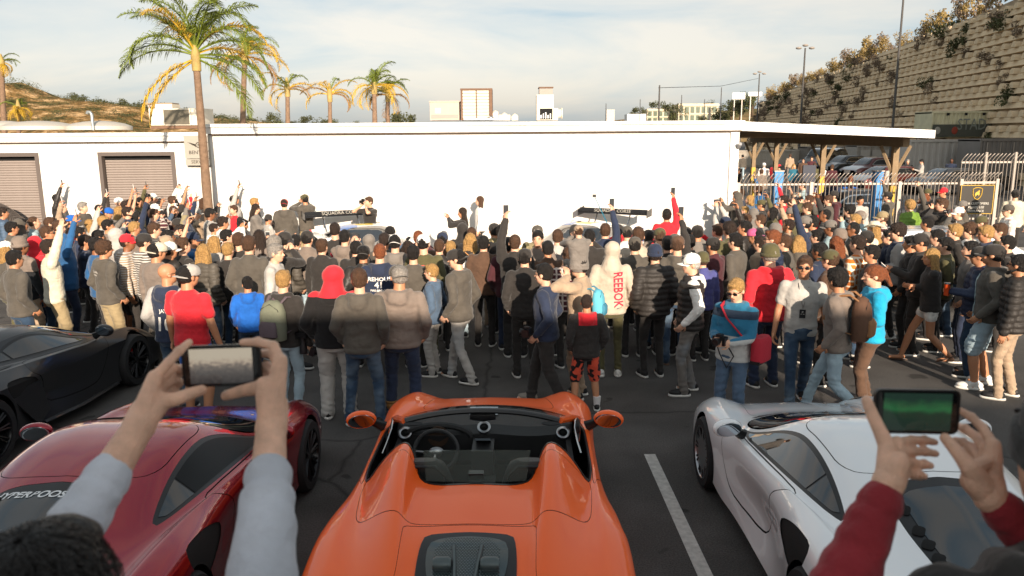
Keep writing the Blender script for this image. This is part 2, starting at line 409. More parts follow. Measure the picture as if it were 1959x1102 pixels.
def body_hands(key, n):
    J = skel(key); mb = MB()
    for i, s in ((0, -1), (1, 1)):
        up = J['wr'][i].z > 1.4
        palm = Vector((-s, .25, 0)) if not up else Vector((-s * .7, .7, 0))
        hand(mb, J['wr'][i], J['hd'][i], palm, -s, n, 0.5)
    return mb
def top_prims(key, style):
    J = skel(key); mb = MB(); LM = J['LM']; P = lambda *a: LM @ Vector(a)
    ex = {'tee': -.006, 'polo': -.006, 'puffer': .022, 'vest': .024, 'jacket': .010, 'blouse': -.002, 'slim': .0}.get(style, .006)
    t = MB(); rings = TORSO if style != 'tee' and style != 'polo' else TORSO
    t.loft([(Vector((0, yo, z)), rx + ex, ry + ex) for z, rx, ry, yo in rings], 24, pw=2.25); mb.add([LM @ Vector(p) for p in t.v], t.f)
    for i in (0, 1):
        if style in ('tee', 'polo'):
            e = J['sh'][i].lerp(J['el'][i], .62); mb.capsule(J['sh'][i], e, .066, .062, 12)
        elif style == 'vest':
            mb.capsule(J['sh'][i] + Vector((0, 0, -.02)), J['sh'][i].lerp(J['el'][i], .1), .075, .07, 12)
        else:
            q = ex * .6 - (.001 if style == 'slim' else 0)
            mb.capsule(J['sh'][i], J['el'][i], .067 + q, .055 + q, 12); mb.capsule(J['el'][i], J['wr'][i], .056 + q, .040 + q, 12)
            f = (J['wr'][i] - J['el'][i]).normalized()
            mb.capsule(J['el'][i].lerp(J['wr'][i], .78), J['wr'][i] - f * .015, .046 + q, .040 + q, 10)
    if style in ('hoodie', 'jacketh'):
        for s in (-1, 1):
            mb.capsule(P(s * .075, .055, 1.445), P(s * .105, -.03, 1.475), .026, .034, 10); mb.capsule(P(s * .105, -.03, 1.475), P(s * .05, -.105, 1.455), .034, .042, 10)
        mb.capsule(P(-.05, -.105, 1.455), P(.05, -.105, 1.455), .042, .042, 10); mb.ellipsoid(P(0, -.125, 1.40), (.10, .038, .075), None, 12, 8)
    if style == 'hoodup':
        HM = J['HM']; r3 = HM.to_3x3()
        mb.ellipsoid(HM @ Vector((0, -.030, .026)), (.102, .112, .122), r3, 16, 12); mb.ellipsoid(HM @ Vector((0, -.035, -.06)), (.092, .100, .10), r3, 14, 10)
        mb.capsule(HM @ Vector((0, -.035, -.07)), P(0, -.03, 1.41), .094, .135, 14)
    if style in ('jacket', 'polo', 'puffer', 'vest', 'leather'):
        pts = [P(.062 * math.cos(a), .062 * math.sin(a) - .012, 1.49 - .022 * math.sin(a)) for a in [R(x) for x in range(-250, 71, 32)]]
        for a, b in zip(pts[:-1], pts[1:]): mb.capsule(a, b, .018, .018, 6)
    return mb
def bot_prims(key, style):
    J = skel(key); mb = MB(); hz = J['hip'][0].z; w = {'slim': -.007, 'baggy': .012}.get(style, 0)
    t = MB(); t.loft([(Vector((0, 0, z + hz - .92)), rx, ry) for z, rx, ry in ((.79, .12, .10), (.83, .160, .122), (.90, .168, .125), (.97, .16, .118), (1.02, .15, .11))], 20); mb.add(t.v, t.f)
    for i in (0, 1):
        hp, kn, an = J['hip'][i], J['kn'][i], J['an'][i]
        if style == 'shorts': mb.capsule(hp, hp.lerp(kn, .9), .088, .092, 12); mb.capsule(hp.lerp(kn, .5), kn + Vector((0, 0, -.02)), .086, .080, 12)
        elif style == 'minishorts': mb.capsule(hp, hp.lerp(kn, .35), .09, .092, 12)
        else:
            mb.capsule(hp, kn, .088 + w, .064 + w, 12); mb.capsule(kn, an + Vector((0, 0, .02)), .063 + w, .052 + w, 12); mb.capsule(kn.lerp(an, .75), an + Vector((0, -.005, -.02)), .054 + w, .058 + w, 10)
    return mb
def hair_prims(kind):
    mb = MB()
    if kind == 'buzz': mb.ellipsoid((0, -.018, .036), (.0785, .093, .094)); mb.ellipsoid((0, -.045, -.01), (.066, .062, .07)); return mb
    g = .006 if kind != 'curly' else .016
    mb.ellipsoid((0, -.020, .042), (.080 + g, .094 + g, .094 + g)); mb.ellipsoid((0, -.042, -.005), (.072 + g, .064 + g, .075))
    if kind in ('short', 'curly'): mb.ellipsoid((0, .045, .095), (.055, .045, .028))
    if kind in ('long', 'bob', 'frizz'):
        z1 = {'long': -.27, 'bob': -.10, 'frizz': -.17}[kind]; q = .012 if kind == 'frizz' else 0
        for x in (-.06, -.03, 0, .03, .06): mb.capsule((x, -.05, .02), (x * 1.35, -.085, z1 - .05 * math.cos(x * 20)), .042 + q, .034 + q, 10)
        for s in (-1, 1): mb.capsule((s * .072, -.01, .03), (s * .088, -.03, z1 * .75), .026 + q, .03 + q, 10)
    if kind == 'pony': mb.capsule((0, -.10, .06), (0, -.16, -.12), .035, .022, 10)
    return mb
def hat_meshes():
    H = {}
    d = MB()      # cap: dome + button, brim is its own mesh
    prof = [(.0895, .018), (.092, .035), (.091, .06), (.083, .09), (.066, .115), (.042, .130), (.012, .137), (0.0, .137)]
    d.lathe(prof, 22); d.v = [(x * .98, y * 1.12 - .012, z) for x, y, z in d.v]; d.capsule((0, -.012, .137), (0, -.012, .141), .008, .006, 8); H['cap'] = d.mesh('cap')
    b = MB(); P = []; Q = []; n = 12
    for k in range(n + 1):
        a = R(-62 + 124 * k / n); dr = -.020 * abs(math.sin(a)) ** 2 * 1.5
        P.append((.086 * math.sin(a), .100 * math.cos(a) - .012, .028 + dr)); Q.append((.082 * math.sin(a), .100 * math.cos(a) + .072 * max(math.cos(a * 1.25), 0) ** .6 - .012, .020 + dr))
    b.sheet(P, Q); b.sheet([Vector(q) + Vector((0, 0, -.005)) for q in Q], [Vector(q) + Vector((0, 0, -.005)) for q in P]); b.sheet(Q, [Vector(q) + Vector((0, 0, -.005)) for q in Q]); H['brim'] = b.mesh('brim')
    e = MB(); e.lathe([(.084, .0), (.090, .02), (.091, .05), (.086, .09), (.070, .125), (.045, .146), (0.0, .156)], 22); e.v = [(x, y * 1.12 - .016, z) for x, y, z in e.v]; H['beanie'] = e.mesh('beanie')
    c = MB(); c.lathe([(.088, -.008), (.096, -.006), (.098, .03), (.090, .034)], 22); c.v = [(x, y * 1.12 - .016, z) for x, y, z in c.v]; H['cuff'] = c.mesh('cuff')
    w = MB(); w.lathe([(.088, .04), (.086, .08), (.075, .13), (.05, .148), (0, .138)], 22); w.v = [(x, y * 1.15 - .012, z) for x, y, z in w.v]; H['crown'] = w.mesh('crown')
    w = MB(); w.lathe([(.086, .045), (.12, .045), (.17, .05), (.172, .056), (.12, .052), (.086, .055)], 28); w.v = [(x, y * 1.1 - .012, z + .045 * (abs(x) / .17) ** 2 - .03 * (abs(y) / .17) ** 2) for x, y, z in w.v]; H['wide_brim'] = w.mesh('wide_brim')
    f = MB()
    f.ellipsoid((0, 0, 0), (.010, .005, .0055), None, 8, 6); H['eye'] = f.mesh('eye')
    f = MB(); f.capsule((-.014, 0, 0), (.014, 0, .002), .0035, .003, 6); H['eyebrow'] = f.mesh('eyebrow')
    f = MB(); f.capsule((-.018, 0, 0), (.018, 0, 0), .004, .004, 6); H['mouth'] = f.mesh('mouth')
    g = MB()
    for s in (-1, 1): g.ellipsoid((s * .033, .093, .006), (.026, .006, .018), None, 10, 6); g.capsule((s * .058, .085, .012), (s * .082, -.02, .008), .003, .003, 5)
    g.capsule((-.01, .098, .010), (.01, .098, .010), .003, .003, 5); H['sunglasses'] = g.mesh('sunglasses')
    g = MB(); g.tube([(-.075, -.02, -.04), (-.062, .045, -.075), (-.03, .080, -.100), (0, .088, -.108), (.03, .080, -.100), (.062, .045, -.075), (.075, -.02, -.04)], [.012, .017, .02, .022, .02, .017, .012], 8); H['beard'] = g.mesh('beard')
    # shoe: origin on the ground under the ankle
    s = MB(); s.ellipsoid((0, .085, .048), (.046, .085, .040), None, 12, 8); s.ellipsoid((0, -.02, .055), (.038, .060, .050), None, 12, 8); s.capsule((0, .03, .06), (0, -.01, .09), .038, .038, 10); s.ellipsoid((0, .05, .062), (.036, .06, .038), None, 10, 6); H['shoe'] = s.mesh('shoe')
    s = MB(); s.loft([((0, .045, 0), .042, .122), ((0, .045, .012), .050, .134), ((0, .045, .030), .048, .130)], 18, pw=2.4); H['sole'] = s.mesh('sole')
    s = MB(); s.tube([(0, -.02, .07), (0, -.02, .17)], [.045, .05], 10); s.tube([(0, -.02, .16), (0, -.02, .175)], [.054, .054], 10); H['boot'] = s.mesh('boot')
    s = MB(); s.tube([(-.045, .07, .03), (-.02, .09, .055), (0, .13, .04), (.02, .09, .055), (.045, .07, .03)], .006, 6); H['strap'] = s.mesh('strap')
    return H
HAT = hat_meshes()
NEED = []; PROTO = {}
def need(kind, key, style, lod): 
    k = (kind, key, style, lod)
    if k not in PROTO: PROTO[k] = None; NEED.append(k)
    return k
def make_protos():
    jobs = []
    for kind, key, style, lod in NEED:
        if kind == 'body': jobs.append((body_prims(key, style == 'bare'), (.0105, .017)[lod], 2, (.55, .6)[lod]))
        elif kind == 'top': jobs.append((top_prims(key, style), (.0135, .021)[lod], (5, 3)[lod], 1))
        elif kind == 'bot': jobs.append((bot_prims(key, style), (.0135, .021)[lod], (4, 3)[lod], 1))
        else: jobs.append((hair_prims(style), .0085, 2, .5))
    outs = remesh_batch(jobs)
    for k, me in zip(NEED, outs):
        kind, key, style, lod = k
        me.name = kind if kind in ('body', 'hair') else style
        c = get_co(me); nn = get_no(me); seed = hash(str(k)) % 1000 if False else (sum(ord(q) for q in str(k)) % 997)
        if kind == 'top':
            a = wob(c * (1, 1, 2.2), 17, seed) * .009 + wob(c * (2.2, 2.2, 1), 8, seed + 3) * .007
            a -= .006 * np.exp(-((c[:, 2] - .90) / .02) ** 2)
            if style in ('puffer', 'vest'): a = np.abs(np.sin(c[:, 2] * math.pi / .075)) * .014 - .006 + a * .3
            if style in ('tee', 'polo'): a *= .8
            s = np.clip((c[:, 2] - .84) / .05, .2, 1); c += nn * (a * s)[:, None]; set_co(me, c)
        elif kind == 'bot':
            J = skel(key); a = wob(c * (1, 1, 2.6), 16, seed) * .010; kz = (J['kn'][0].z + J['kn'][1].z) / 2
            a += .005 * np.sin(c[:, 2] * 95 + 4 * c[:, 0] * 10) * (np.exp(-((c[:, 2] - .13) / .07) ** 2) + .6 * np.exp(-((c[:, 2] - kz) / .06) ** 2))
            c += nn * a[:, None]; set_co(me, c)
        elif kind == 'hair':
            a = wob(c * (1, 1, .5), 90 if style != 'curly' and style != 'frizz' else 150, 5) * (.0065 if style != 'buzz' else .0015) + (wob(c, 210, 9) * .003 if style != 'buzz' else 0)
            if style in ('curly', 'frizz'): a *= 2.2
            if style in ('long', 'bob'): a += .004 * np.sin(c[:, 0] * 160 + c[:, 1] * 120 + 3 * np.sin(c[:, 2] * 9))
            c += nn * a[:, None]; set_co(me, c)
        if kind == 'body':
            h = body_hands(key, (7, 4)[lod]); bm = bmesh.new(); bm.from_mesh(me); hm = h.mesh('h'); bm.from_mesh(hm); bm.to_mesh(me); bm.free(); bpy.data.meshes.remove(hm)
            me.polygons.foreach_set('use_smooth', [True] * len(me.polygons))
        if not me.materials: me.materials.append(None)
        PROTO[k] = me
    for me in HAT.values():
        if not me.materials: me.materials.append(None)
    NEED.clear()
def inst(name, me, m, parent, M=None):
    o = bpy.data.objects.new(name, me); COL.objects.link(o); o.parent = parent
    o.material_slots[0].link = 'OBJECT'; o.material_slots[0].material = m
    if M is not None: o.matrix_local = M
    return o
TOPNAME = dict(hoodie='hoodie', hoodup='hooded_sweatshirt', jacket='jacket', puffer='puffer_jacket', tee='t_shirt', polo='polo_shirt', vest='puffer_vest', sweater='sweater', leather='leather_jacket', blouse='blouse', jacketh='hooded_jacket')
def person_needs(s):
    key = (s['arms'], s['legs'], s['yaw'], s['hp']); lod = s['lod']; s['key'] = key
    s['kb'] = need('body', key, 'bare' if 'shorts' in s['bstyle'] else '', lod)
    s['kt'] = need('top', key, {'leather': 'jacket', 'blouse': 'sweater', 'jacketh': 'hoodie'}.get(s['top'], s['top']), lod)
    s['kp'] = need('bot', key, s['bstyle'], lod)
    if s['hair']: s['kh'] = need('hair', None, s['hair'], 0)
    if s.get('under'): s['ku'] = need('top', key, s['under'][0], lod)
def make_person(s):
    J = skel(s['key']); sc = s['h'] / 1.75; wfat = s.get('fat', 1.0)
    root = thing('person', s['label'], 'person', s['loc'], R(s['head_deg']), s.get('group'))
    root.scale = (sc * wfat, sc * wfat, sc)
    inst('body', PROTO[s['kb']], SKIN[s['skin']], root)
    top = inst(TOPNAME[s['top']], PROTO[s['kt']], cloth(s['tcol'], 'leather' if s['top'] == 'leather' else 'puffer' if s['top'] in ('puffer', 'vest') and s['tpat'] == 'plain' else s['tpat']), root)
    s['top_ob'] = top
    if s.get('under'): inst('shirt', PROTO[s['ku']], cloth(s['under'][1]), root)
    inst({'shorts': 'shorts', 'minishorts': 'shorts'}.get(s['bstyle'], 'trousers'), PROTO[s['kp']], cloth(s['bcol'], s['bpat']), root)
    HM = J['HM']
    if s['hair']:
        M = HM @ Matrix.Diagonal((.975, .975, .93, 1)) if s['hat'] else HM
        inst('hair', PROTO[s['kh']], hair_mat(s['hcol']), root, M)
    if s['hat']:
        k = s['hat']; hm = cloth(s['hatcol'])
        if k in ('cap', 'capb'):
            M = HM @ Matrix.Rotation(R(180 if k == 'capb' else 0), 4, 'Z') @ Matrix.Rotation(R(-4 if k == 'cap' else 8), 4, 'X')
            c = inst('cap', HAT['cap'], hm, root, M); inst('brim', HAT['brim'], cloth(s.get('brimcol') or s['hatcol']), c)
        elif k == 'beanie':
            c = inst('beanie', HAT['beanie'], hm, root, HM); inst('cuff', HAT['cuff'], hm, c)
        elif k == 'cowboy':
            c = inst('hat', HAT['crown'], hm, root, HM); inst('brim', HAT['wide_brim'], hm, c)
    a = (s['head_deg'] - s['yaw']) % 360
    if s['far'] < 17 and 60 < a < 300 and s['top'] != 'hoodupx':
        for q in (-1, 1):
            if not s['shades']: inst('eye', HAT['eye'], M_EYE, root, HM @ Matrix.Translation((q * .032, .0835, .004)))
            inst('eyebrow', HAT['eyebrow'], hair_mat(s['hcol'] or 'db'), root, HM @ Matrix.Translation((q * .032, .088, .026)))
        inst('mouth', HAT['mouth'], M_LIP, root, HM @ Matrix.Translation((0, .0885, -.058)))
    if s['shades']: inst('sunglasses', HAT['sunglasses'], M_GLASS, root, HM)
    if s['beard']: inst('beard', HAT['beard'], hair_mat(s['hcol'] or 'db'), root, HM)
    if s['far'] < 19:
        for i in (0, 1):
            an = J['an'][i]; M = Matrix.Translation((an.x, an.y, an.z - .08)) @ Matrix.Rotation(R((8, -8)[i]), 4, 'Z')
            if an.z > .12: M = M @ Matrix.Translation((0, .12, .0)) @ Matrix.Rotation(R(-26), 4, 'X') @ Matrix.Translation((0, -.12, 0.02))
            if s['shoe'] == 'f':
                f = inst('flip_flop', HAT['sole'], cloth('br'), root, M @ Matrix.Diagonal((1, 1, .4, 1))); inst('strap', HAT['strap'], cloth('br'), f)
            else:
                sh = inst('shoe', HAT['shoe'], SHOEC[s['shoe']], root, M); inst('sole', HAT['sole'], M_RUB if s['shoe'] != 't' else cloth('cr'), sh)
                if s['shoe'] == 't': inst('ankle_cuff', HAT['boot'], M_TSHOE, sh)
    s['root'] = root
    root.matrix_basis  # placed by loc / rotation / scale
    s['M'] = Matrix.Translation(s['loc']) @ Matrix.Rotation(R(s['head_deg']), 4, 'Z') @ Matrix.Diagonal((sc * wfat, sc * wfat, sc, 1))
    return root
def decal(ob, txt, size, u, z, m, rot=0.0, side=-1, name='print', font_sy=1.0, shape=None, stretch=1.0, off=.005):
    """flat lettering laid on a garment: each vertex is dropped on the cloth"""
    if shape is None:
        cu = bpy.data.curves.new('t', 'FONT'); cu.body = txt; cu.size = size; cu.align_x = 'CENTER'; cu.align_y = 'CENTER'; cu.resolution_u = 2; cu.offset = size * .02; cu.space_line = .8
        to = bpy.data.objects.new('t', cu); COL.objects.link(to); bpy.context.view_layer.update()
        me = bpy.data.meshes.new_from_object(to.evaluated_get(bpy.context.evaluated_depsgraph_get())); bpy.data.objects.remove(to); bpy.data.curves.remove(cu)
    else:
        me = shape.mesh('t', smooth=False)
    bm = bmesh.new(); bm.from_mesh(me)
    bmesh.ops.subdivide_edges(bm, edges=[e for e in bm.edges if e.calc_length() > .03], cuts=2, use_grid_fill=False)
    bmesh.ops.triangulate(bm, faces=bm.faces[:])
    tree = BVHTree.FromPolygons([v.co[:] for v in ob.data.vertices], [p.vertices[:] for p in ob.data.polygons])
    cr_, sr_ = math.cos(R(rot)), math.sin(R(rot))
    for v in bm.verts:
        x, y = v.co.x * stretch, v.co.y * font_sy; x, y = x * cr_ - y * sr_, x * sr_ + y * cr_
        px = u - x * side * -1 if side > 0 else u + x
        px = u + (x if side < 0 else -x)
        o = Vector((px, side * 1.0, z + y)); h = tree.ray_cast(o, Vector((0, -side, 0)))
        v.co = (h[0] + Vector((0, side * off, 0))) if h[0] else Vector((px, side * .15, z + y))
    bm.to_mesh(me); bm.free(); me.materials.clear(); me.materials.append(m)
    o = bpy.data.objects.new(name, me); COL.objects.link(o); o.parent = ob
    return o
# ================================================================== cars
def cr1(P, t):
    """Catmull-Rom through rows of P at float parameter t"""
    n = len(P) - 1; i = min(max(int(t), 0), n - 1); u = t - i
    p0 = P[i - 1] if i > 0 else 2 * P[0] - P[1]; p1, p2 = P[i], P[i + 1]; p3 = P[i + 2] if i + 2 <= n else 2 * P[n] - P[n - 1]
    return 0.5 * ((2 * p1) + (p2 - p0) * u + (2 * p0 - 5 * p1 + 4 * p2 - p3) * u * u + (3 * p1 - p0 - 3 * p2 + p3) * u ** 3)
class Skin:
    """a body surface lofted through cross-sections: rows (y, [(x, z) ...]); every point keeps its (y, v) for cutting"""
    def __init__(s, table, nj=90, ni=56, soft_=1.0):
        rows = [np.array([[x, y, z] for x, z in pts], float) for y, pts in table]; K = len(rows[0])
        g = np.zeros((nj + 1, ni + 1, 3)); s.V = []; s.A = []
        A = np.array(rows)
        for j in range(nj + 1):
            r = cr1(A, j / nj * (len(rows) - 1))
            for i in range(ni + 1):
                t = i / ni * (K - 1); k = min(int(t), K - 2); g[j, i] = cr1(r, t) * soft_ + (r[k] * (1 - t + k) + r[k + 1] * (t - k)) * (1 - soft_)
        g[:, 0, 0] = 0
        vs = np.linspace(0, K - 1, ni + 1)
        # mirrored: columns -ni..ni
        full = np.concatenate([g[:, :0:-1] * (-1, 1, 1), g], axis=1); vv = np.concatenate([-vs[:0:-1], vs])
        m = full.shape[1]
        s.V = full.reshape(-1, 3); s.A = np.stack([s.V[:, 1], np.tile(vv, nj + 1)], 1); s.K = K
        s.F = [(j * m + i, (j + 1) * m + i, (j + 1) * m + i + 1, j * m + i + 1)[::-1] for j in range(nj) for i in range(m - 1)]
        s.F = [tuple(f) for f in s.F]
        me = bpy.data.meshes.new('t'); me.from_pydata(s.V.tolist(), [], s.F); s.N = get_no(me).copy(); bpy.data.meshes.remove(me)
        if s.N[:, 2].mean() < 0: s.F = [f[::-1] for f in s.F]; s.N = -s.N
    def sub(s, V, A, N, F):
        o = object.__new__(Skin); o.V, o.A, o.N, o.F = V, A, N, F; o.crease = getattr(s, 'crease', 50); return o
    def split(s, f):
        """cut exactly along f = 0; returns (f < 0 part, f > 0 part)"""
        f = np.asarray(f, float).copy(); f[np.abs(f) < 1e-7] = 1e-7
        V = list(map(tuple, s.V)); A = list(map(tuple, s.A)); N = list(map(tuple, s.N)); cache = {}
        neg, pos = [], []
        def cutv(a, b):
            k = (a, b) if a < b else (b, a)
            if k not in cache:
                t = f[k[0]] / (f[k[0]] - f[k[1]])
                V.append(tuple(s.V[k[0]] * (1 - t) + s.V[k[1]] * t)); A.append(tuple(s.A[k[0]] * (1 - t) + s.A[k[1]] * t)); N.append(tuple(s.N[k[0]] * (1 - t) + s.N[k[1]] * t)); cache[k] = len(V) - 1
            return cache[k]
        sg = f > 0
        for fc in s.F:
            q = [sg[i] for i in fc]
            if not any(q): neg.append(fc)
            elif all(q): pos.append(fc)
            else:
                a, b = [], []
                for i in range(len(fc)):
                    u, w = fc[i], fc[(i + 1) % len(fc)]
                    (b if sg[u] else a).append(u)
                    if sg[u] != sg[w]: c = cutv(u, w); a.append(c); b.append(c)
                if len(a) > 2: neg.append(tuple(a))
                if len(b) > 2: pos.append(tuple(b))
        V, A, N = np.array(V), np.array(A), np.array(N)
        return s.sub(V, A, N, neg), s.sub(V, A, N, pos)
    def mesh(s, name, mats, off=0.0, thick=0.0):
        used = sorted({i for f in s.F for i in f}); mp_ = {u: k for k, u in enumerate(used)}
        V = (s.V + s.N * off)[used] if used else np.zeros((0, 3)); F = [tuple(mp_[i] for i in f) for f in s.F]
        if thick and used:
            n = len(V); W = (s.V + s.N * (off - thick))[used]; E = {}
            for f in F:
                for i in range(len(f)):
                    a, b = f[i], f[(i + 1) % len(f)]
                    if (b, a) in E: del E[(b, a)]
                    else: E[(a, b)] = 1
            F2 = F + [tuple(reversed([i + n for i in f])) for f in F] + [(b, a, a + n, b + n) for a, b in E]
            V = np.concatenate([V, W]); F = F2
        me = bpy.data.meshes.new(name); me.from_pydata(V.tolist(), [], F)
        for m in (mats if isinstance(mats, (list, tuple)) else [mats]): me.materials.append(m)
        me.polygons.foreach_set('use_smooth', [True] * len(me.polygons)); me.update(); me.set_sharp_from_angle(angle=R(getattr(s, 'crease', 50)))
        return me
    def put(s, name, m, parent, off=0.0, thick=0.0):
        return link(name, s.mesh(name, m, off, thick), parent)
def soft(p):
    for _ in range(2):      # corner cutting keeps the outline smooth
        q = []
        for i in range(len(p)):
            a, b = p[i], p[(i + 1) % len(p)]; L = np.hypot(*(b - a)); k = min(.25, .12 / max(L, 1e-6)) if _ == 0 else .25
            q += [a * (1 - k) + b * k, a * k + b * (1 - k)]
        p = np.array(q)
    return p
def poly_sd(P, poly):
    """signed distance (negative inside) of points P (n,2) to a polygon"""
    poly = soft(np.array(poly, float)); n = len(poly); d = np.full(len(P), 1e9); ins = np.zeros(len(P), bool)
    for i in range(n):
        a, b = poly[i], poly[(i + 1) % n]; e = b - a; w = P - a
        t = np.clip((w @ e) / (e @ e), 0, 1); d = np.minimum(d, np.hypot(*(w - t[:, None] * e).T))
        c = ((a[1] > P[:, 1]) != (b[1] > P[:, 1])); xx = a[0] + (P[:, 1] - a[1]) / ((b[1] - a[1]) if b[1] != a[1] else 1e-9) * e[0]
        ins ^= c & (P[:, 0] < xx)
    return np.where(ins, -d, d)
def paint(name, c, metal=0.0, rough=0.28, coat=1.0): return mat(name, c, rough=rough, metal=metal, coat=coat, spec=0.5)
M_GAP = mat('panel_gap', (0.006, 0.006, 0.006), 0.9)
M_CARGLASS = mat('car_glass', (0.012, 0.014, 0.016), 0.03, coat=1.0, spec=0.6)
M_TRIM = mat('black_trim', (0.014, 0.014, 0.015), 0.3)
M_TYRE = mat('tyre_rubber', (0.018, 0.018, 0.019), 0.75, bump=.3, bscale=120)
M_RIMB = mat('black_rim', (0.02, 0.02, 0.022), 0.25, metal=.6)
M_STEEL = mat('steel', (.6, .6, .6), .25, 1.0)
M_ALU = mat('rim_silver', (.45, .45, .46), .3, 1.0)
M_INT = mat('cabin_black', (0.016, 0.016, 0.017), 0.6, bump=.2, bscale=200)
M_LEATHER = mat('leather_black', (0.02, 0.02, 0.021), 0.45, bump=.25, bscale=90)
M_CAL = mat('brake_caliper_red', (0.5, 0.02, 0.02), .4)
def wheel(parent, x, y, r, w, rim, side, name='wheel', spokes=10, edge=None, cal=True):
    """side = +1 outer face towards +x"""
    t = MB(); t.lathe([(r * .72, -w * .5), (r * .93, -w * .5), (r * .99, -w * .38), (r, 0), (r * .99, w * .38), (r * .93, w * .5), (r * .74, w * .5), (r * .70, w * .4), (r * .70, -w * .4)], 40, 'X', close=True)
    o = t.build(name, M_TYRE, parent, loc=(x, y, r))
    q = MB(); q.lathe([(r * .70, -w * .45), (r * .74, side * w * .5), (r * .70, side * w * .5), (r * .67, side * w * .42), (r * .66, -side * w * .3)], 40, 'X'); q.build('rim', edge or rim, o)
    s = MB()
    for k in range(spokes):
        a = 2 * math.pi * k / spokes
        for da in (-.09, .09):
            p0 = Vector((side * w * .36, math.cos(a) * r * .12, math.sin(a) * r * .12)); p1 = Vector((side * w * .44, math.cos(a + da) * r * .68, math.sin(a + da) * r * .68))
            s.tube([p0, p0.lerp(p1, .6), p1], [.018, .013, .014], 5)
    s.lathe([(0, side * w * .42), (.045, side * w * .42), (.055, side * w * .3)], 16, 'X'); s.build('spokes', rim, o)
    d = MB(); d.lathe([(r * .15, 0), (r * .55, 0), (r * .55, side * .02), (r * .15, side * .02)], 30, 'X', close=True); d.build('brake_disc', M_ALU, o)
    if cal: c = MB(); c.box(-.03 + side * .02, .03 + side * .02, -.07, .07, r * .34, r * .60); c.build('caliper', M_CAL, o)
    return o
SP = [  # hardtop sports car: y from the rear axle, sections from centre line to sill
 (-.90, [(0, .70), (.3, .70), (.5, .69), (.62, .68), (.76, .66), (.84, .58), (.85, .45), (.82, .32)]),
 (-.80, [(0, .85), (.3, .85), (.48, .84), (.64, .82), (.79, .80), (.89, .70), (.91, .5), (.86, .26)]),
 (-.60, [(0, .88), (.3, .87), (.46, .855), (.66, .85), (.80, .87), (.93, .77), (.95, .5), (.92, .22)]),
 (-.30, [(0, .93), (.30, .92), (.46, .89), (.68, .87), (.81, .905), (.945, .81), (.96, .5), (.94, .2)]),
 (0.00, [(0, .995), (.30, .98), (.49, .935), (.705, .89), (.82, .92), (.95, .82), (.96, .5), (.94, .2)]),
 (.30, [(0, 1.075), (.31, 1.06), (.51, 1.01), (.735, .90), (.82, .91), (.935, .80), (.95, .5), (.91, .19)]),
 (.60, [(0, 1.145), (.32, 1.13), (.53, 1.075), (.77, .90), (.83, .885), (.905, .76), (.90, .48), (.90, .18)]),
 (.90, [(0, 1.19), (.33, 1.18), (.545, 1.12), (.795, .885), (.84, .86), (.885, .74), (.845, .45), (.89, .17)]),
 (1.20, [(0, 1.195), (.34, 1.185), (.55, 1.12), (.81, .865), (.855, .84), (.885, .72), (.82, .42), (.89, .17)]),
 (1.50, [(0, 1.145), (.35, 1.13), (.57, 1.06), (.82, .845), (.865, .82), (.895, .70), (.84, .42), (.89, .17)]),
 (1.80, [(0, 1.035), (.36, 1.02), (.60, .955), (.82, .825), (.875, .81), (.91, .69), (.88, .42), (.90, .17)]),
 (2.10, [(0, .92), (.36, .91), (.60, .865), (.77, .815), (.86, .81), (.93, .69), (.92, .42), (.92, .17)]),
 (2.40, [(0, .835), (.36, .825), (.56, .80), (.70, .80), (.84, .81), (.945, .70), (.94, .42), (.93, .2)]),
 (2.67, [(0, .785), (.34, .775), (.52, .76), (.66, .785), (.81, .80), (.945, .70), (.94, .42), (.93, .2)]),
 (3.00, [(0, .705), (.34, .695), (.50, .69), (.63, .73), (.77, .755), (.92, .64), (.94, .4), (.92, .2)]),
 (3.30, [(0, .58), (.34, .575), (.50, .58), (.62, .62), (.74, .64), (.87, .54), (.90, .36), (.88, .2)]),
 (3.55, [(0, .42), (.34, .41), (.50, .42), (.60, .45), (.70, .46), (.78, .42), (.80, .32), (.78, .2)]),
 (3.66, [(0, .28), (.30, .28), (.42, .28), (.52, .28), (.60, .28), (.66, .28), (.68, .25), (.66, .18)])]
def arch(b, yc, zc, r):
    """cut the wheel opening on both sides"""
    f = r - np.hypot(b.V[:, 1] - yc, b.V[:, 2] - zc); f = np.where((np.abs(b.V[:, 0]) > .55) & (b.V[:, 2] < zc + r + .02), f, -1)
    return b.split(f)[0]
def liner(root, yc, zc, r, x0=.55, x1=.90):
    m = MB(); P, Q = [], []
    for k in range(21):
        a = R(-20 + 220 * k / 20); P.append((yc + r * math.cos(a), zc + r * math.sin(a)))
    for s in (-1, 1):
        m = MB(); m.sheet([(s * x0, y, z) for y, z in P], [(s * x1, y, z) for y, z in P]); m.v.append((s * x0, yc, zc - .1)); i = len(m.v) - 1; o = i - len(P) * 2
        m.f += [(o + k, o + k + 1, i) for k in range(len(P) - 1)]; m.m += [0] * (len(P) - 1)
        m.build('arch_liner', M_GAP, root)
def cut_panel(b, f, name, m, root, gap=.005, parent_off=0.0, thick=0.0, sub=None):
    """take f < 0 out of b as its own part, leaving a fine joint"""
    ins, out = b.split(f); f2 = f
    return ins, out
def sdyv(b, poly, kv=.22, absv=True):
    P = np.stack([b.A[:, 0], np.abs(b.A[:, 1]) * kv if absv else b.A[:, 1] * kv], 1)
    return poly_sd(P, [(y, v * kv) for y, v in poly])
def sdxy(b, poly, r=0.0):
    P = np.stack([np.abs(b.V[:, 0]), b.V[:, 1]], 1); return poly_sd(P, poly) - r
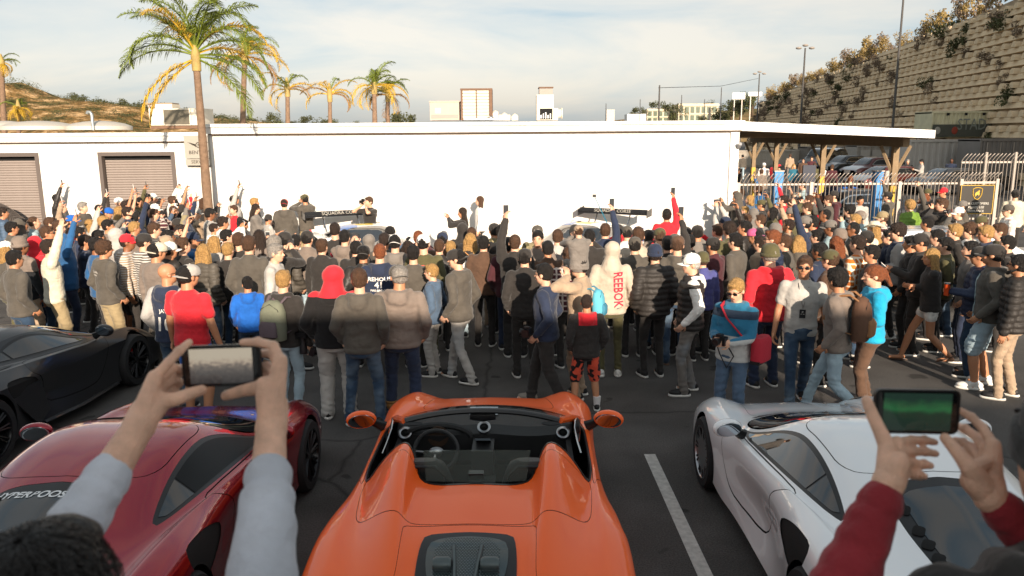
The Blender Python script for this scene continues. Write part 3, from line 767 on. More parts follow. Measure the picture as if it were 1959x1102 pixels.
def piece(b, sdf, name, m, root, gap=.006, off=0.0, thick=0.0, side=None):
    """cut a panel out of skin b with a joint of width gap; returns what is left"""
    f = sdf(b); ins, out = b.split(f); ins = ins.split(sdf(ins) + gap)[0]
    if side == 'both':
        for sg in (-1, 1):
            h = ins.split(-sg * ins.V[:, 0])[0]
            if h.F: h.put(name, m, root, off, thick)
    elif ins.F: ins.put(name, m, root, off, thick)
    return out
def mirror_part(root, s, x, y, z, m, arm=.14, tilt=0.0):
    b = MB(); rot = Matrix.Rotation(R(-s * 10), 4, 'Z')
    b.ellipsoid((0, 0.02, 0), (.125, .075, .075), None, 20, 12)
    b.v = [(px, min(max(py, -.012), .09), pz) for px, py, pz in b.v]
    o = b.build('mirror', m, root, loc=(x + s * arm, y, z))
    g = MB(); g.ellipsoid((0, 0, 0), (.108, .004, .060), None, 20, 8); g.build('mirror_glass', mat('mirror_glass', (.5, .55, .6), .02, 1.0), o, loc=(0, -.014, 0)); o.rotation_euler = (R(8), 0, R(-s * 12))
    a = MB(); a.tube([(s * -.02, .02, -.02), (-s * arm * .6, .05, -.05), (-s * (arm + .03), .05, -.10)], [.022, .020, .03], 8, sy=1.6); a.build('mirror_arm', M_TRIM, o)
    return o
def sports_coupe(col, label, cat='sports car', rimedge=None, name='sports_car', livery=None):
    root = thing(name, label, cat); b = Skin(SP); P = col
    dark = b.sub(b.V, b.A, b.N, b.F); dark = arch(dark, 0, .34, .39); dark = arch(dark, 2.67, .335, .375)
    WS = [(1.40, -1.6), (1.40, 1.4), (1.47, 2.0), (1.86, 2.55), (2.16, 2.75), (2.26, 1.4), (2.29, -1.6)]
    SG = [(.16, 2.72), (.34, 2.45), (.62, 2.22), (.95, 2.12), (1.30, 2.14), (1.62, 2.36), (1.95, 2.80), (2.06, 2.93), (1.6, 2.95), (.9, 2.93), (.4, 2.90)]
    RG = [(-.50, -1.6), (-.50, 1.15), (-.35, 1.40), (.20, 1.45), (.42, 1.1), (.46, -1.6)]
    LV = [(-.42, 1.52), (.30, 1.60), (.40, 1.95), (-.42, 1.95)]
    shell = dark
    for poly in (WS, SG, RG): shell = shell.split(sdyv(shell, poly) - .008)[1]
    # dark inner shell only under the painted skin, so the joints read as joints
    shell.put('inner_shell', M_GAP, root, -.009)
    cab = dark
    b = dark
    b = piece(b, lambda q: sdyv(q, WS), 'windscreen', M_CARGLASS, root, .018)
    # side glass in two panes with a black frame
    b2 = piece(b, lambda q: sdyv(q, SG), 'side_glass_frame', M_TRIM, root, .0, -.002, side='both'); fr = b.split(sdyv(b, SG))[0]; b = b2
    for lo, hi, nm in ((.66, 9, 'side_window'), (-9, .64, 'quarter_window')):
        g = fr.split(sdyv(fr, SG) + .022)[0]; g = g.split(np.maximum(lo - g.A[:, 0] - (np.abs(g.A[:, 1]) - 2.5) * .0, g.A[:, 0] - hi))[0]
        for sg in (-1, 1):
            h = g.split(-sg * g.V[:, 0])[0]; h.put(nm, M_CARGLASS, root, .002)
    b = piece(b, lambda q: sdyv(q, RG), 'engine_cover_frame', M_TRIM, root, .004, 0)
    g = dark.split(sdyv(dark, [(-.42, -1.6), (-.42, .85), (-.3, 1.0), (.2, 1.08), (.34, .8), (.37, -1.6)]))[0]; g.put('rear_window', M_CARGLASS, root, .004)
    # louvres beside the rear window
    for sg in (-1, 1):
        for k in range(6):
            y = -.40 + k * .135; m = MB(); i = np.argmin(np.hypot(dark.V[:, 1] - y, dark.V[:, 0] - sg * (.335 - .0 * k))); c = Vector(dark.V[i]) + Vector(dark.N[i]) * .006
            nrm = Vector(dark.N[i]); rot = nrm.to_track_quat('Z', 'Y').to_matrix()
            m.loft([((0, 0, -.01), .034, .042), ((0, 0, .001), .034, .042), ((0, 0, .003), .028, .036)], 16, pw=3.5); m.v = [tuple(c + rot @ Vector(v)) for v in m.v]; m.build('vent', M_GAP, root)
    # lids and doors
    HOOD = [(2.32, -1.6), (2.30, 1.6), (2.36, 2.3), (2.6, 2.45), (3.0, 2.3), (3.42, 1.6), (3.46, -1.6)]
    b = piece(b, lambda q: sdyv(q, HOOD), 'front_lid', P, root)
    DOOR = [(.62, 3.0), (.72, 3.9), (.95, 5.0), (1.05, 6.4), (1.9, 6.5), (2.08, 5.5), (2.12, 4.0), (2.10, 3.05), (1.6, 2.98)]
    b = piece(b, lambda q: sdyv(q, DOOR, .1), 'door', P, root, side='both')
    ROOF = [(.50, -1.6), (.48, 1.3), (.60, 2.02), (.95, 1.98), (1.32, 1.98), (1.38, 1.3), (1.38, -1.6)]
    b = piece(b, lambda q: sdyv(q, ROOF), 'roof', P, root)
    INT = [(-.05, 4.75), (.15, 5.9), (.62, 5.6), (.66, 5.1), (.35, 4.75)]
    b = piece(b, lambda q: sdyv(q, INT, .1), 'side_intake', M_GAP, root, .004, -.012, side='both')
    b = piece(b, lambda q: sdyv(q, [(3.12, 2.7), (3.02, 3.4), (3.1, 4.0), (3.38, 4.1), (3.45, 3.2), (3.3, 2.7)], .2), 'headlight', mat('headlight', (.35, .37, .4), .05, .4, coat=1), root, side='both')
    b = piece(b, lambda q: sdyv(q, [(2.30, -1.6), (2.28, 1.5), (2.22, 2.3), (2.27, 2.35), (2.36, 1.5), (2.38, -1.6)], .22), 'cowl', M_TRIM, root, .0)
    b.put('body', P, root)
    fin_car(root, b, rimedge)
    wp = MB(); wp.tube([(-.35, 2.33, .835), (.05, 2.15, .885), (.3, 2.08, .905)], .008, 6); wp.build('wiper', M_TRIM, root)
    for sg in (-1, 1): mirror_part(root, sg, sg * .84, 1.72, .93, P)
    d = MB(); d.box(-.8, .8, 2.0, 2.9, .12, .5); d.box(-.75, .75, -.6, 2.0, .12, .35); d.build('chassis', M_GAP, root, False)
    s = MB(); s.tube([(-.80, -.83, .86), (0, -.86, .90), (.80, -.83, .86)], .022, 8, sy=2.2); s.build('rear_spoiler', P, root)
    return root
def fin_car(root, b, rimedge=None, wb=2.67, xw=.83, r=.34, rim=None):
    for y, rr in ((0, r + .01), (wb, r - .005)):
        liner(root, y, rr, rr + .055)
        for s in (-1, 1): wheel(root, s * xw, y, rr, .27, rim or M_RIMB, s, edge=rimedge)
def spider(label):
    root = thing('sports_car', label, 'sports car', group=None); P = paint('paint_orange', (1.0, .125, .002), 0.0, .5, .6)
    T2 = []
    H = {-.30: [(0, .965), (.32, .965), (.44, 1.005), (.66, .905)], 0.0: [(0, .985), (.335, .985), (.465, 1.065), (.70, .91)], .30: [(0, .995), (.34, .992), (.49, 1.12), (.73, .915)], .60: [(0, .985), (.345, .985), (.505, 1.155), (.76, .91)], .90: [(0, .985), (.35, .985), (.52, 1.12), (.79, .90)],
         -.60: [(0, .90), (.30, .90), (.43, .925), (.64, .87)], 1.2: [(0, 1.0), (.34, 1.0), (.55, 1.0), (.80, .885)], 1.5: [(0, 1.0), (.34, 1.0), (.57, .98), (.81, .865)], 1.8: [(0, .95), (.36, .95), (.60, .92), (.81, .845)]}
    for y, pts in SP:
        k = [q for q in H if abs(q - y) < .01]
        T2.append((y, H[k[0]] + pts[4:] if k else pts))
    b = Skin(T2); b = arch(b, 0, .34, .39); b = arch(b, 2.67, .335, .375)
    CO = [(.44, -1.6), (.44, 1.02), (.60, 1.25), (.72, 1.62), (.80, 2.25), (.70, 2.75), (.60, 3.0), (.9, 3.05), (1.9, 2.98), (2.08, 2.7), (2.22, 1.4), (2.26, -1.6)]
    cock = lambda q: sdyv(q, CO)
    b = b.split(cock(b))[1]
    b.put('inner_shell', M_GAP, root, -.009)
    # black seal round the cockpit
    b = piece(b, lambda q: sdyv(q, CO) - .018, 'cockpit_seal', M_TRIM, root, .0, .004)
    EG = [(-.74, -1.6), (-.74, 1.35), (-.20, 1.30), (-.12, 1.1), (-.10, -1.6)]
    eg0 = b.split(sdyv(b, [(-.74, -1.6), (-.74, .86), (-.55, .90), (-.26, .80), (-.19, .66), (-.185, -1.6)]))[0]
    # the rear deck between the fairings lifts as one; the lid behind it carries the glass
    LID = [(-.82, -1.6), (-.82, 1.75), (-.30, 1.52), (-.105, 1.42), (-.095, -1.6)]
    b1 = piece(b, lambda q: sdyv(q, LID), 'engine_lid', P, root)
    TON = [(-.09, -1.6), (-.10, 1.5), (-.07, 2.0), (-.02, 2.4), (.05, 3.1), (.3, 3.22), (.60, 3.16), (.66, 2.9), (.60, 1.5), (.46, 1.0), (.46, -1.6)]
    b1 = piece(b1, lambda q: sdyv(q, TON), 'tonneau', P, root); b = b1
    eg0.put('engine_cover_frame', M_TRIM, root, .006, .004)
    g = eg0.split(sdyv(eg0, [(-.70, -1.6), (-.68, .55), (-.5, .70), (-.32, .68), (-.24, .5), (-.23, -1.6)]))[0]
    gm = mat('engine_glass', (.03, .045, .045), .06, coat=1.0)
    g.put('engine_glass', gm, root, .012)
    # machinery seen through the lid: silver plenum pots and a mesh of fine dots
    for sg in (-1, 1):
        m = MB(); m.lathe([(.0, -.05), (.035, -.05), (.045, -.03), (.045, .03), (.035, .05), (0, .05)], 16, 'X', (sg * .13, -.50, .955)); m.build('intake_plenum', mat('plenum', (.10, .12, .12), .3, .6), root)
        m = MB(); m.tube([(sg * .05, -.68, .935), (sg * .065, -.48, .958), (sg * .08, -.33, .975)], .012, 6); m.build('brace', mat('plenum', (.10, .12, .12), .3, .6), root)
    md = MB()
    for i in range(-13, 14):
        for j in range(34):
            x, y = i * .017 + (.0085 if j % 2 else 0), -.64 + j * .0135
            if abs(x) < .185 - max(0, y + .36) * .5 and y < -.25: z = .985 + (y + .15) * .118 + .012 - .02 * abs(x); md.add([(x - .004, y - .003, z), (x + .004, y - .003, z), (x + .004, y + .003, z), (x - .004, y + .003, z)], [(0, 1, 2, 3)])
    o = md.build('cover_dots', mat('cover_dots', (.10, .13, .13), .5), root); o['kind'] = 'stuff'
    for sg in (-1, 1):      # leaf-shaped vents each side of the engine glass
        m = MB(); m.ellipsoid((0, 0, 0), (.022, .095, .010), None, 16, 6)
        M = Matrix.Translation((sg * .375, -.33, .955)) @ Matrix.Rotation(R(sg * 24), 4, 'Z') @ Matrix.Rotation(R(-sg * 6), 4, 'Y') @ Matrix.Rotation(R(7), 4, 'X')
        m.v = [tuple(M @ Vector(v)) for v in m.v]; m.build('vent', M_GAP, root)
    HOOD = [(2.40, -1.6), (2.38, 1.6), (2.42, 2.3), (2.6, 2.45), (3.0, 2.3), (3.42, 1.6), (3.46, -1.6)]
    b = piece(b, lambda q: sdyv(q, HOOD), 'front_lid', P, root)
    b = piece(b, lambda q: sdyv(q, [(.62, 3.15), (.72, 3.9), (.95, 5.0), (1.05, 6.4), (1.9, 6.5), (2.08, 5.5), (2.12, 4.0), (2.10, 3.1), (1.6, 3.08)], .1), 'door', P, root, side='both')
    b = piece(b, lambda q: sdyv(q, [(-.05, 4.75), (.15, 5.9), (.62, 5.6), (.66, 5.1), (.35, 4.75)], .1), 'side_intake', M_GAP, root, .004, -.03, side='both')
    b.put('body', P, root)
    fin_car(root, b)
    # windscreen: glass from the scuttle up to a black header hoop
    scr = []
    for t in np.linspace(-1, 1, 21):
        w = abs(t); top = Vector((t * .60, 1.36 - .12 * (1 - w ** 2) * -1 + .0, 1.125 - .045 * w ** 2.5)); top.y = 1.46 - .10 * w ** 2; bot = Vector((t * .78, 2.24 - .28 * w ** 2.2, .90 - .035 * w ** 2)); scr.append((top, bot))
    m = MB(); m.sheet([a for a, c in scr], [c for a, c in scr]); gl = mat('windscreen_glass', (.9, .95, .93), 0.0, trans=1.0, ior=1.02, spec=.6)
    m.build('windscreen', gl, root)
    m = MB(); m.tube([a for a, c in scr], [.030] * 21, 8, sy=.75); m.build('windscreen_header', M_TRIM, root)
    for sg, (a, c) in ((-1, scr[0]), (1, scr[-1])):
        m = MB(); m.tube([a, a.lerp(c, .5) + Vector((sg * .012, 0, .015)), c], [.026, .03, .034], 8); m.build('pillar', P, root)
        m = MB(); m.ellipsoid((0, 0, 0), (.075, .035, .012), None, 14, 8); m.build('latch', M_INT, root, loc=a + Vector((-sg * .07, -.035, -.01)))
    m = MB(); m.tube([(.03 * 0 - .10, 1.47, 1.075), (0, 1.465, 1.07), (.10, 1.47, 1.075)], [.02, .028, .02], 8, sy=1.4); m.build('interior_mirror', M_TRIM, root)
    # cabin tub, dashboard, console
    m = MB(); m.box(-.68, .68, .48, 2.15, .30, .34); m.box(-.70, -.66, .5, 2.1, .32, .84); m.box(.66, .70, .5, 2.1, .32, .84); m.box(-.62, .62, .46, .52, .32, .95); m.build('cabin_tub', M_INT, root, False)
    m = MB(); P2, Q2, S2, W2 = [], [], [], []
    for t in np.linspace(-1, 1, 17):
        P2.append((t * .74, 2.20 - .24 * t * t, .862)); Q2.append((t * .72, 1.72 + .03 * math.cos(t * 6), .905)); S2.append((t * .71, 1.60 + .03 * math.cos(t * 6), .87)); W2.append((t * .70, 1.62, .62))
    m.sheet(Q2, P2); m.sheet(S2, Q2); m.sheet(W2, S2); m.build('dashboard', M_INT, root)
    m = MB(); m.tube([(-.37 + .26 * math.cos(a), 1.63, .84 + .10 * abs(math.sin(a))) for a in [R(x) for x in range(0, 181, 15)]], .028, 8); m.build('instrument_hood', M_INT, root)
    m = MB(); m.lathe([(0, 0), (.085, 0), (.085, .03), (.07, .05)], 20, 'Y', (-.37, 1.58, .86)); m.build('instruments', mat('dial_face', (.05, .03, .02), .3), root)
    m = MB(); m.box(-.085, .085, 1.30, 1.60, .62, .84); m.box(-.10, .10, .55, 1.32, .50, .64); m.build('centre_console', M_LEATHER, root)
    m = MB(); M = Matrix.Translation((0, 1.50, .862)) @ Matrix.Rotation(R(-28), 4, 'X'); m.box(-.060, .060, -.085, .085, -.01, .006, M=M); m.build('centre_screen', M_SCREEN_, root)
    for x, y, z in ((0, 1.64, .925), (-.64, 1.62, .885), (.64, 1.62, .885)):
        m = MB(); m.lathe([(.035, 0), (.045, .006), (.055, .004), (.055, -.02)], 20, 'Z'); o = m.build('air_vent', M_ALU, root, loc=(x, y - .01, z)); o.rotation_euler = (R(38), 0, 0)
        m = MB(); m.lathe([(0, .002), (.035, .002)], 16, 'Z'); m.lathe([(0, .012), (.012, .010), (.012, 0)], 10, 'Z'); m.build('vent_core', M_GAP, o)
    # steering wheel
    wpts = [(.175 * math.cos(a), 0, .165 * math.sin(a)) for a in [R(x) for x in range(0, 361, 15)]]
    m = MB(); m.tube(wpts, .017, 8, caps=False); o = m.build('steering_wheel', M_LEATHER, root, loc=(-.37, 1.42, .80)); o.rotation_euler = (R(-24), 0, 0)
    m = MB(); m.ellipsoid((0, .01, -.01), (.065, .03, .05), None, 14, 8); m.tube([(-.16, 0, 0), (0, .01, -.01), (.16, 0, 0)], .014, 6); m.tube([(0, 0, -.02), (0, 0, -.16)], .016, 6); m.build('hub', M_ALU, o)
    for sg in (-1, 1):      # seats
        x = sg * .36; m = MB()
        m.loft([((x, .86, .42), .22, .10), ((x, .80, .55), .235, .11), ((x, .72, .75), .225, .095), ((x, .665, .90), .19, .08), ((x, .64, .99), .165, .07), ((x, .625, 1.055), .135, .055), ((x, .62, 1.08), .09, .035)], 22, pw=2.8)
        o = m.build('seat', M_LEATHER, root)
        q = MB(); q.tube([(x - .20, .66, .62), (x - .185, .60, .82), (x - .145, .575, .98), (x - .08, .565, 1.05), (x + .08, .565, 1.05), (x + .145, .575, .98), (x + .185, .60, .82), (x + .20, .66, .62)], .014, 6); q.build('seat_piping', M_TRIM, o)
        q = MB(); q.loft([((x, 1.12, .36), .22, .27), ((x, 1.12, .46), .23, .28), ((x, 1.12, .50), .19, .24)], 18, pw=3); q.build('seat_cushion', M_LEATHER, o)
        h = MB(); h.loft([((x, .66, .90), .10, .035), ((x, .645, 1.0), .10, .035), ((x, .64, 1.03), .07, .02)], 14); h.build('headrest', M_INT, o)
    # glass wind deflector between the fairings
    P3 = [(t * .335, .47 + .02 * t * t, .985) for t in np.linspace(-1, 1, 9)]; Q3 = [(t * .365, .62 + .015 * t * t, 1.15 - .01 * t * t) for t in np.linspace(-1, 1, 9)]
    m = MB(); m.sheet(P3, Q3); m.build('wind_deflector', mat('deflector_glass', (.55, .62, .55), 0.02, trans=.92, ior=1.05, spec=.6), root)
    m = MB(); m.box(-.05, .05, .50, .56, .985, 1.03); m.build('camera_pod', M_TRIM, root)
    for sg in (-1, 1):
        mirror_part(root, sg, sg * .86, 1.74, .94, P, .16)
        m = MB(); mp2 = [(sg * .80, 1.90, .87), (sg * .765, 1.75, .955), (sg * .735, 1.60, .99), (sg * .72, 1.45, .985), (sg * .735, 1.3, .93), (sg * .755, 1.2, .88)]; m.tube(mp2, .006, 5); m.build('window_edge', M_STEEL, root)
        m = MB(); c0 = [Vector(p) for p in mp2]; m.add(c0, [tuple(range(len(c0)))]); m.build('side_glass', M_CARGLASS, root)
    m = MB(); m.box(-.14, .10, 2.0, 2.12, .893, .896); m.build('paper_sheet', mat('paper', (.6, .65, .7), .8), root, False)
    d = MB(); d.box(-.8, .8, 2.2, 2.9, .12, .5); d.box(-.75, .75, -.6, 2.2, .12, .30); d.build('chassis', M_GAP, root, False)
    return root
M_SCREEN_ = mat('dash_screen', (0.02, 0.025, 0.03), 0.06)
AV = [  # wedge supercar
 (-1.00, [(0, .72), (.35, .72), (.55, .72), (.70, .71), (.80, .70), (.92, .60), (.92, .45), (.88, .30)]),
 (-.85, [(0, .86), (.35, .86), (.55, .85), (.70, .84), (.84, .82), (.98, .68), (.99, .45), (.92, .22)]),
 (-.50, [(0, .90), (.33, .89), (.50, .88), (.68, .86), (.86, .885), (1.01, .74), (1.01, .48), (.96, .18)]),
 (0.0, [(0, .97), (.31, .96), (.47, .92), (.66, .88), (.87, .905), (1.015, .76), (1.01, .48), (.97, .16)]),
 (.45, [(0, 1.05), (.32, 1.04), (.48, 1.00), (.70, .89), (.86, .88), (.99, .74), (.97, .46), (.95, .15)]),
 (.85, [(0, 1.11), (.34, 1.10), (.50, 1.06), (.76, .87), (.85, .85), (.92, .70), (.86, .44), (.94, .14)]),
 (1.20, [(0, 1.135), (.36, 1.13), (.53, 1.08), (.81, .85), (.87, .83), (.90, .68), (.84, .42), (.94, .14)]),
 (1.55, [(0, 1.10), (.38, 1.09), (.56, 1.03), (.83, .83), (.88, .81), (.92, .66), (.88, .40), (.94, .14)]),
 (1.90, [(0, 1.0), (.40, .99), (.60, .93), (.83, .805), (.89, .79), (.94, .66), (.92, .40), (.94, .14)]),
 (2.25, [(0, .86), (.40, .85), (.60, .83), (.78, .79), (.88, .79), (.96, .68), (.95, .42), (.95, .16)]),
 (2.70, [(0, .70), (.36, .69), (.52, .70), (.66, .76), (.84, .78), (.985, .66), (.985, .42), (.96, .18)]),
 (3.10, [(0, .60), (.36, .595), (.50, .60), (.64, .66), (.80, .68), (.95, .56), (.96, .38), (.94, .16)]),
 (3.50, [(0, .44), (.36, .44), (.50, .44), (.62, .48), (.74, .49), (.86, .42), (.88, .32), (.86, .14)]),
 (3.72, [(0, .28), (.32, .28), (.44, .28), (.54, .28), (.64, .28), (.72, .28), (.74, .22), (.72, .12)])]
def wedge(label):
    root = thing('sports_car', label, 'sports car'); P = mat('paint_matt_black', (.035, .036, .039), .30, .4, coat=.35)
    b = Skin(AV, 80, 56, .3); b.crease = 14; b = arch(b, 0, .36, .40); b = arch(b, 2.70, .345, .385)
    WS = [(1.50, -1.6), (1.50, 1.5), (1.60, 2.05), (1.98, 2.55), (2.30, 2.75), (2.44, 1.4), (2.48, -1.6)]
    SG = [(.42, 2.80), (.75, 2.30), (1.05, 2.10), (1.40, 2.10), (1.70, 2.38), (2.12, 2.88), (1.6, 2.93), (.9, 2.93)]
    RG = [(-.70, -1.6), (-.70, 1.3), (-.35, 1.50), (.25, 1.55), (.60, 1.5), (.64, -1.6)]
    sh = b
    for poly in (WS, SG, RG): sh = sh.split(sdyv(sh, poly) - .008)[1]
    sh.put('inner_shell', M_GAP, root, -.010)
    b = piece(b, lambda q: sdyv(q, WS), 'windscreen', M_CARGLASS, root, .018)
    fr = b.split(sdyv(b, SG))[0]; b = piece(b, lambda q: sdyv(q, SG), 'side_glass_frame', M_TRIM, root, 0, -.002, side='both')
    for lo, hi, nm in ((.80, 9, 'side_window'), (-9, .77, 'quarter_window')):
        g = fr.split(sdyv(fr, SG) + .02)[0]; g = g.split(np.maximum(lo - g.A[:, 0], g.A[:, 0] - hi))[0]
        for sg in (-1, 1):
            h = g.split(-sg * g.V[:, 0])[0]
            if h.F: h.put(nm, M_CARGLASS, root, .002)
    b = piece(b, lambda q: sdyv(q, RG), 'engine_cover', M_TRIM, root, .004)
    for k in range(4):
        m = MB(); y = .45 - k * .28; z = 1.05 - k * .045 + .0; m.box(-.42, .42, y - .11, y + .11, z, z + .02, M=Matrix.Translation((0, y, z)) @ Matrix.Rotation(R(4), 4, 'X') @ Matrix.Translation((0, -y, -z))); m.build('slat', P, root, False)
    b = piece(b, lambda q: sdyv(q, [(.80, 3.0), (.74, 4.6), (1.0, 5.3), (1.0, 6.4), (1.95, 6.5), (2.15, 5.2), (2.2, 4.0), (2.12, 3.03)], .1), 'door', P, root, side='both')
    b = piece(b, lambda q: sdyv(q, [(.25, 4.7), (.30, 5.4), (.62, 6.2), (.97, 6.3), (.95, 5.35), (.70, 4.75)], .1), 'side_intake', M_GAP, root, .004, -.06, side='both')
    b = piece(b, lambda q: sdyv(q, [(.30, 3.15), (.30, 3.7), (.62, 3.75), (.66, 3.2)], .2), 'shoulder_vent', M_TRIM, root, .004, .004, side='both')
    b = piece(b, lambda q: sdyv(q, [(2.50, -1.6), (2.50, 1.6), (2.62, 2.2), (3.45, 1.6), (3.5, -1.6)]), 'front_lid', P, root)
    b.put('body', P, root)
    for sg in (-1, 1):
        m = MB(); m.prism([(sg * .985, .30, .66), (sg * .90, .92, .64), (sg * .93, .98, .28), (sg * .99, .70, .20)], (-sg * .02, 0, 0)); m.build('intake_blade', P, root, False)
        m = MB(); m.tube([(sg * .93, .85, .17), (sg * .97, 1.5, .15), (sg * .96, 2.25, .17)], .03, 8, sy=.6); m.build('side_skirt', P, root)
        mirror_part(root, sg, sg * .86, 1.95, .93, P, .17)
    fin_car(root, b, None, 2.70, .875, .35)
    d = MB(); d.box(-.8, .8, 2.0, 2.9, .1, .5); d.box(-.78, .78, -.6, 2.0, .1, .35); d.build('chassis', M_GAP, root, False)
    return root
def saloon_table(L=5.2, W=1.0, H=1.5, roof=(.9, 3.3), suv=False):
    hz = .95 if not suv else 1.15; b = []
    for y, t in ((-.9, 0), (-.6, 0), (0, 0), (.5, .25), (1.0, .85), (1.5, 1), (2.1, 1), (2.6, .95), (3.0, .62), (3.4, .15), (3.8, 0), (4.2, 0)):
        if suv: t = {-.9: .55, -.6: .9, 0: 1, .5: 1, 3.0: .75, 3.4: .2}.get(y, t)
        e = 1 if -.5 < y < 3.9 else .86; z0 = hz * (1 if y < 2.8 else 1 - .10 * (y - 2.8) / 1.4) * (1 if y > -.8 and y < 4.1 else .82); zt = z0 + (H - z0) * t
        x1 = W * (.58 + .0 * t)
        b.append((y, [(0, zt), (.3 * W, zt), (x1 if t > .1 else .6 * W, zt - .05 * t), (.84 * W * (1 if t > .1 else .98), z0 + .01), (.93 * W * e, z0 - .04), (W * e, z0 - .18), (W * e, .5), (.95 * W * e, .22)]))
    s = L / 5.1
    return [(y * s, p) for y, p in b], s
def saloon(col, label, suv=False, L=5.1, W=.98, H=1.48, name='parked_car', group=None, rim=None, topcol=None, roofcol=None):
    root = thing(name, label, 'suv' if suv else 'car', group=group); tb, s = saloon_table(L, W, H, suv=suv)
    b = Skin(tb, 50, 32); r = .36 if not suv else .40; wb = 3.1 * s; b = arch(b, 0, r, r + .05); b = arch(b, wb, r, r + .05)
    y0 = (.62 if not suv else -.45) * s
    SG = [(y0 + .15, 2.82), (y0 + .5 if not suv else y0 + .1, 2.18), (2.5 * s, 2.18), (3.12 * s, 2.82)]; WS = [(2.66 * s, -1.6), (2.66 * s, 1.9), (3.28 * s, 2.6), (3.36 * s, -1.6)]; RW = [(.34 * s if not suv else -.88 * s, -1.6), (.34 * s if not suv else -.88 * s, 1.9), (.92 * s if not suv else -.62 * s, 1.8), (.95 * s if not suv else -.62 * s, -1.6)]
    b = piece(b, lambda q: sdyv(q, WS), 'windscreen', M_CARGLASS, root, .02)
    b = piece(b, lambda q: sdyv(q, RW), 'rear_window', M_CARGLASS, root, .02)
    fr = b.split(sdyv(b, SG))[0]; b = piece(b, lambda q: sdyv(q, SG), 'window_frame', M_STEEL if not suv else M_TRIM, root, 0, side='both')
    ym = 1.62 * s
    for lo, hi in ((-9, ym - .03), (ym + .03, 9)):
        g = fr.split(sdyv(fr, SG) + .02)[0]; g = g.split(np.maximum(lo - g.A[:, 0], g.A[:, 0] - hi))[0]
        for sg in (-1, 1):
            h = g.split(-sg * g.V[:, 0])[0]
            if h.F: h.put('side_window', M_CARGLASS, root, .003)
    for lo, hi in ((y0 + .1, ym), (ym + .01, 3.2 * s)):
        b = piece(b, lambda q: sdyv(q, [(lo, 3.05), (lo + .02, 6.5), (hi, 6.5), (hi, 3.05)], .1), 'door', col, root, .008, side='both')
    b = piece(b, lambda q: sdyv(q, [(3.42 * s, -1.6), (3.42 * s, 2.7), (4.1 * s, 2.6), (4.15 * s, -1.6)]), 'bonnet', topcol or col, root, .008)
    if roofcol: b = piece(b, lambda q: sdyv(q, [(1.0 * s if not suv else -.5 * s, -1.6), (1.0 * s if not suv else -.5 * s, 2.05), (2.62 * s, 2.05), (2.62 * s, -1.6)]), 'roof', roofcol, root, .004)
    b.put('body', col, root)
    for sg in (-1, 1):
        m = MB(); m.ellipsoid((sg * W * .72, 4.14 * s, .66), (.13, .06, .08), None, 12, 8); m.build('headlight', mat('headlight', (.35, .37, .4), .05, .4, coat=1), root)
        m = MB(); m.ellipsoid((sg * W * .78, -.88 * s, .74), (.12, .04, .07), None, 12, 8); m.build('tail_light', mat('tail_light', (.35, .01, .01), .15, coat=1), root)
        mirror_part(root, sg, sg * W * .92, 2.85 * s, 1.0 if not suv else 1.2, col, .08)
    m = MB(); m.box(-.30, .30, 4.17 * s, 4.22 * s, .45, .72); m.build('grille', M_STEEL if not suv else M_TRIM, root, False)
    fin_car(root, b, M_ALU, wb, W * .86, r, M_ALU)
    d = MB(); d.box(-W * .85, W * .85, -.8, 4.0 * s, .2, .5); d.build('chassis', M_GAP, root, False)
    return root
def put_at(o, x, y, rz): o.location = (x, y, 0); o.rotation_euler = (0, 0, R(rz)); return o
# ---- the parked supercars in front
orange = put_at(spider('orange open-top sports car with roof down in the middle foreground'), -.255, 4.40, -.7)
P_WHITE = paint('paint_white', (.86, .87, .88), 0, .25)
P_RED = paint('paint_candy_red', (.34, .006, .020), .6, .25)
white = put_at(sports_coupe(P_WHITE, 'glossy white sports coupe with black louvres at lower right', rimedge=M_ALU), 2.68, 4.20, -.7)
red = put_at(sports_coupe(P_RED, 'candy red sports coupe with HYPERBOOST lettering on its rear window at lower left'), -2.87, 4.22, -.7)
for o_ in red.children:
    if o_.name.startswith('side_window'): o_.data.materials[0] = mat('open_window_dark', (.006, .007, .008), .35, spec=.2)
black = put_at(wedge('matt black wedge-shaped supercar at the far left'), -6.17, 7.45, -4.0)
cu = bpy.data.curves.new('t', 'FONT'); cu.body = 'HYPERBOOST'; cu.size = .082; cu.align_x = 'CENTER'; cu.shear = .3; cu.offset = .002
to = bpy.data.objects.new('t', cu); COL.objects.link(to); bpy.context.view_layer.update()
me = bpy.data.meshes.new_from_object(to.evaluated_get(bpy.context.evaluated_depsgraph_get())); bpy.data.objects.remove(to)
me.materials.clear(); me.materials.append(mat('decal_white', srgb('#e8e8e8'), .6)); tgt = [q for q in red.children if q.name.split('.')[0] in ('engine_cover_frame', 'rear_window', 'roof', 'body')]; Mx = Matrix.Translation((-.12, .285, 0))
trees_ = [BVHTree.FromPolygons([v.co[:] for v in q.data.vertices], [p.vertices[:] for p in q.data.polygons]) for q in tgt]
for v in me.vertices:      # lettering laid on the glass
    x_, y_ = v.co.x - .12, v.co.y + .285; zs = [h[0].z for h in (t_.ray_cast(Vector((x_, y_, 2)), Vector((0, 0, -1))) for t_ in trees_) if h[0]]
    v.co = (x_, y_, max(zs or [1.07]) + .004)
o = link('lettering', me, red)
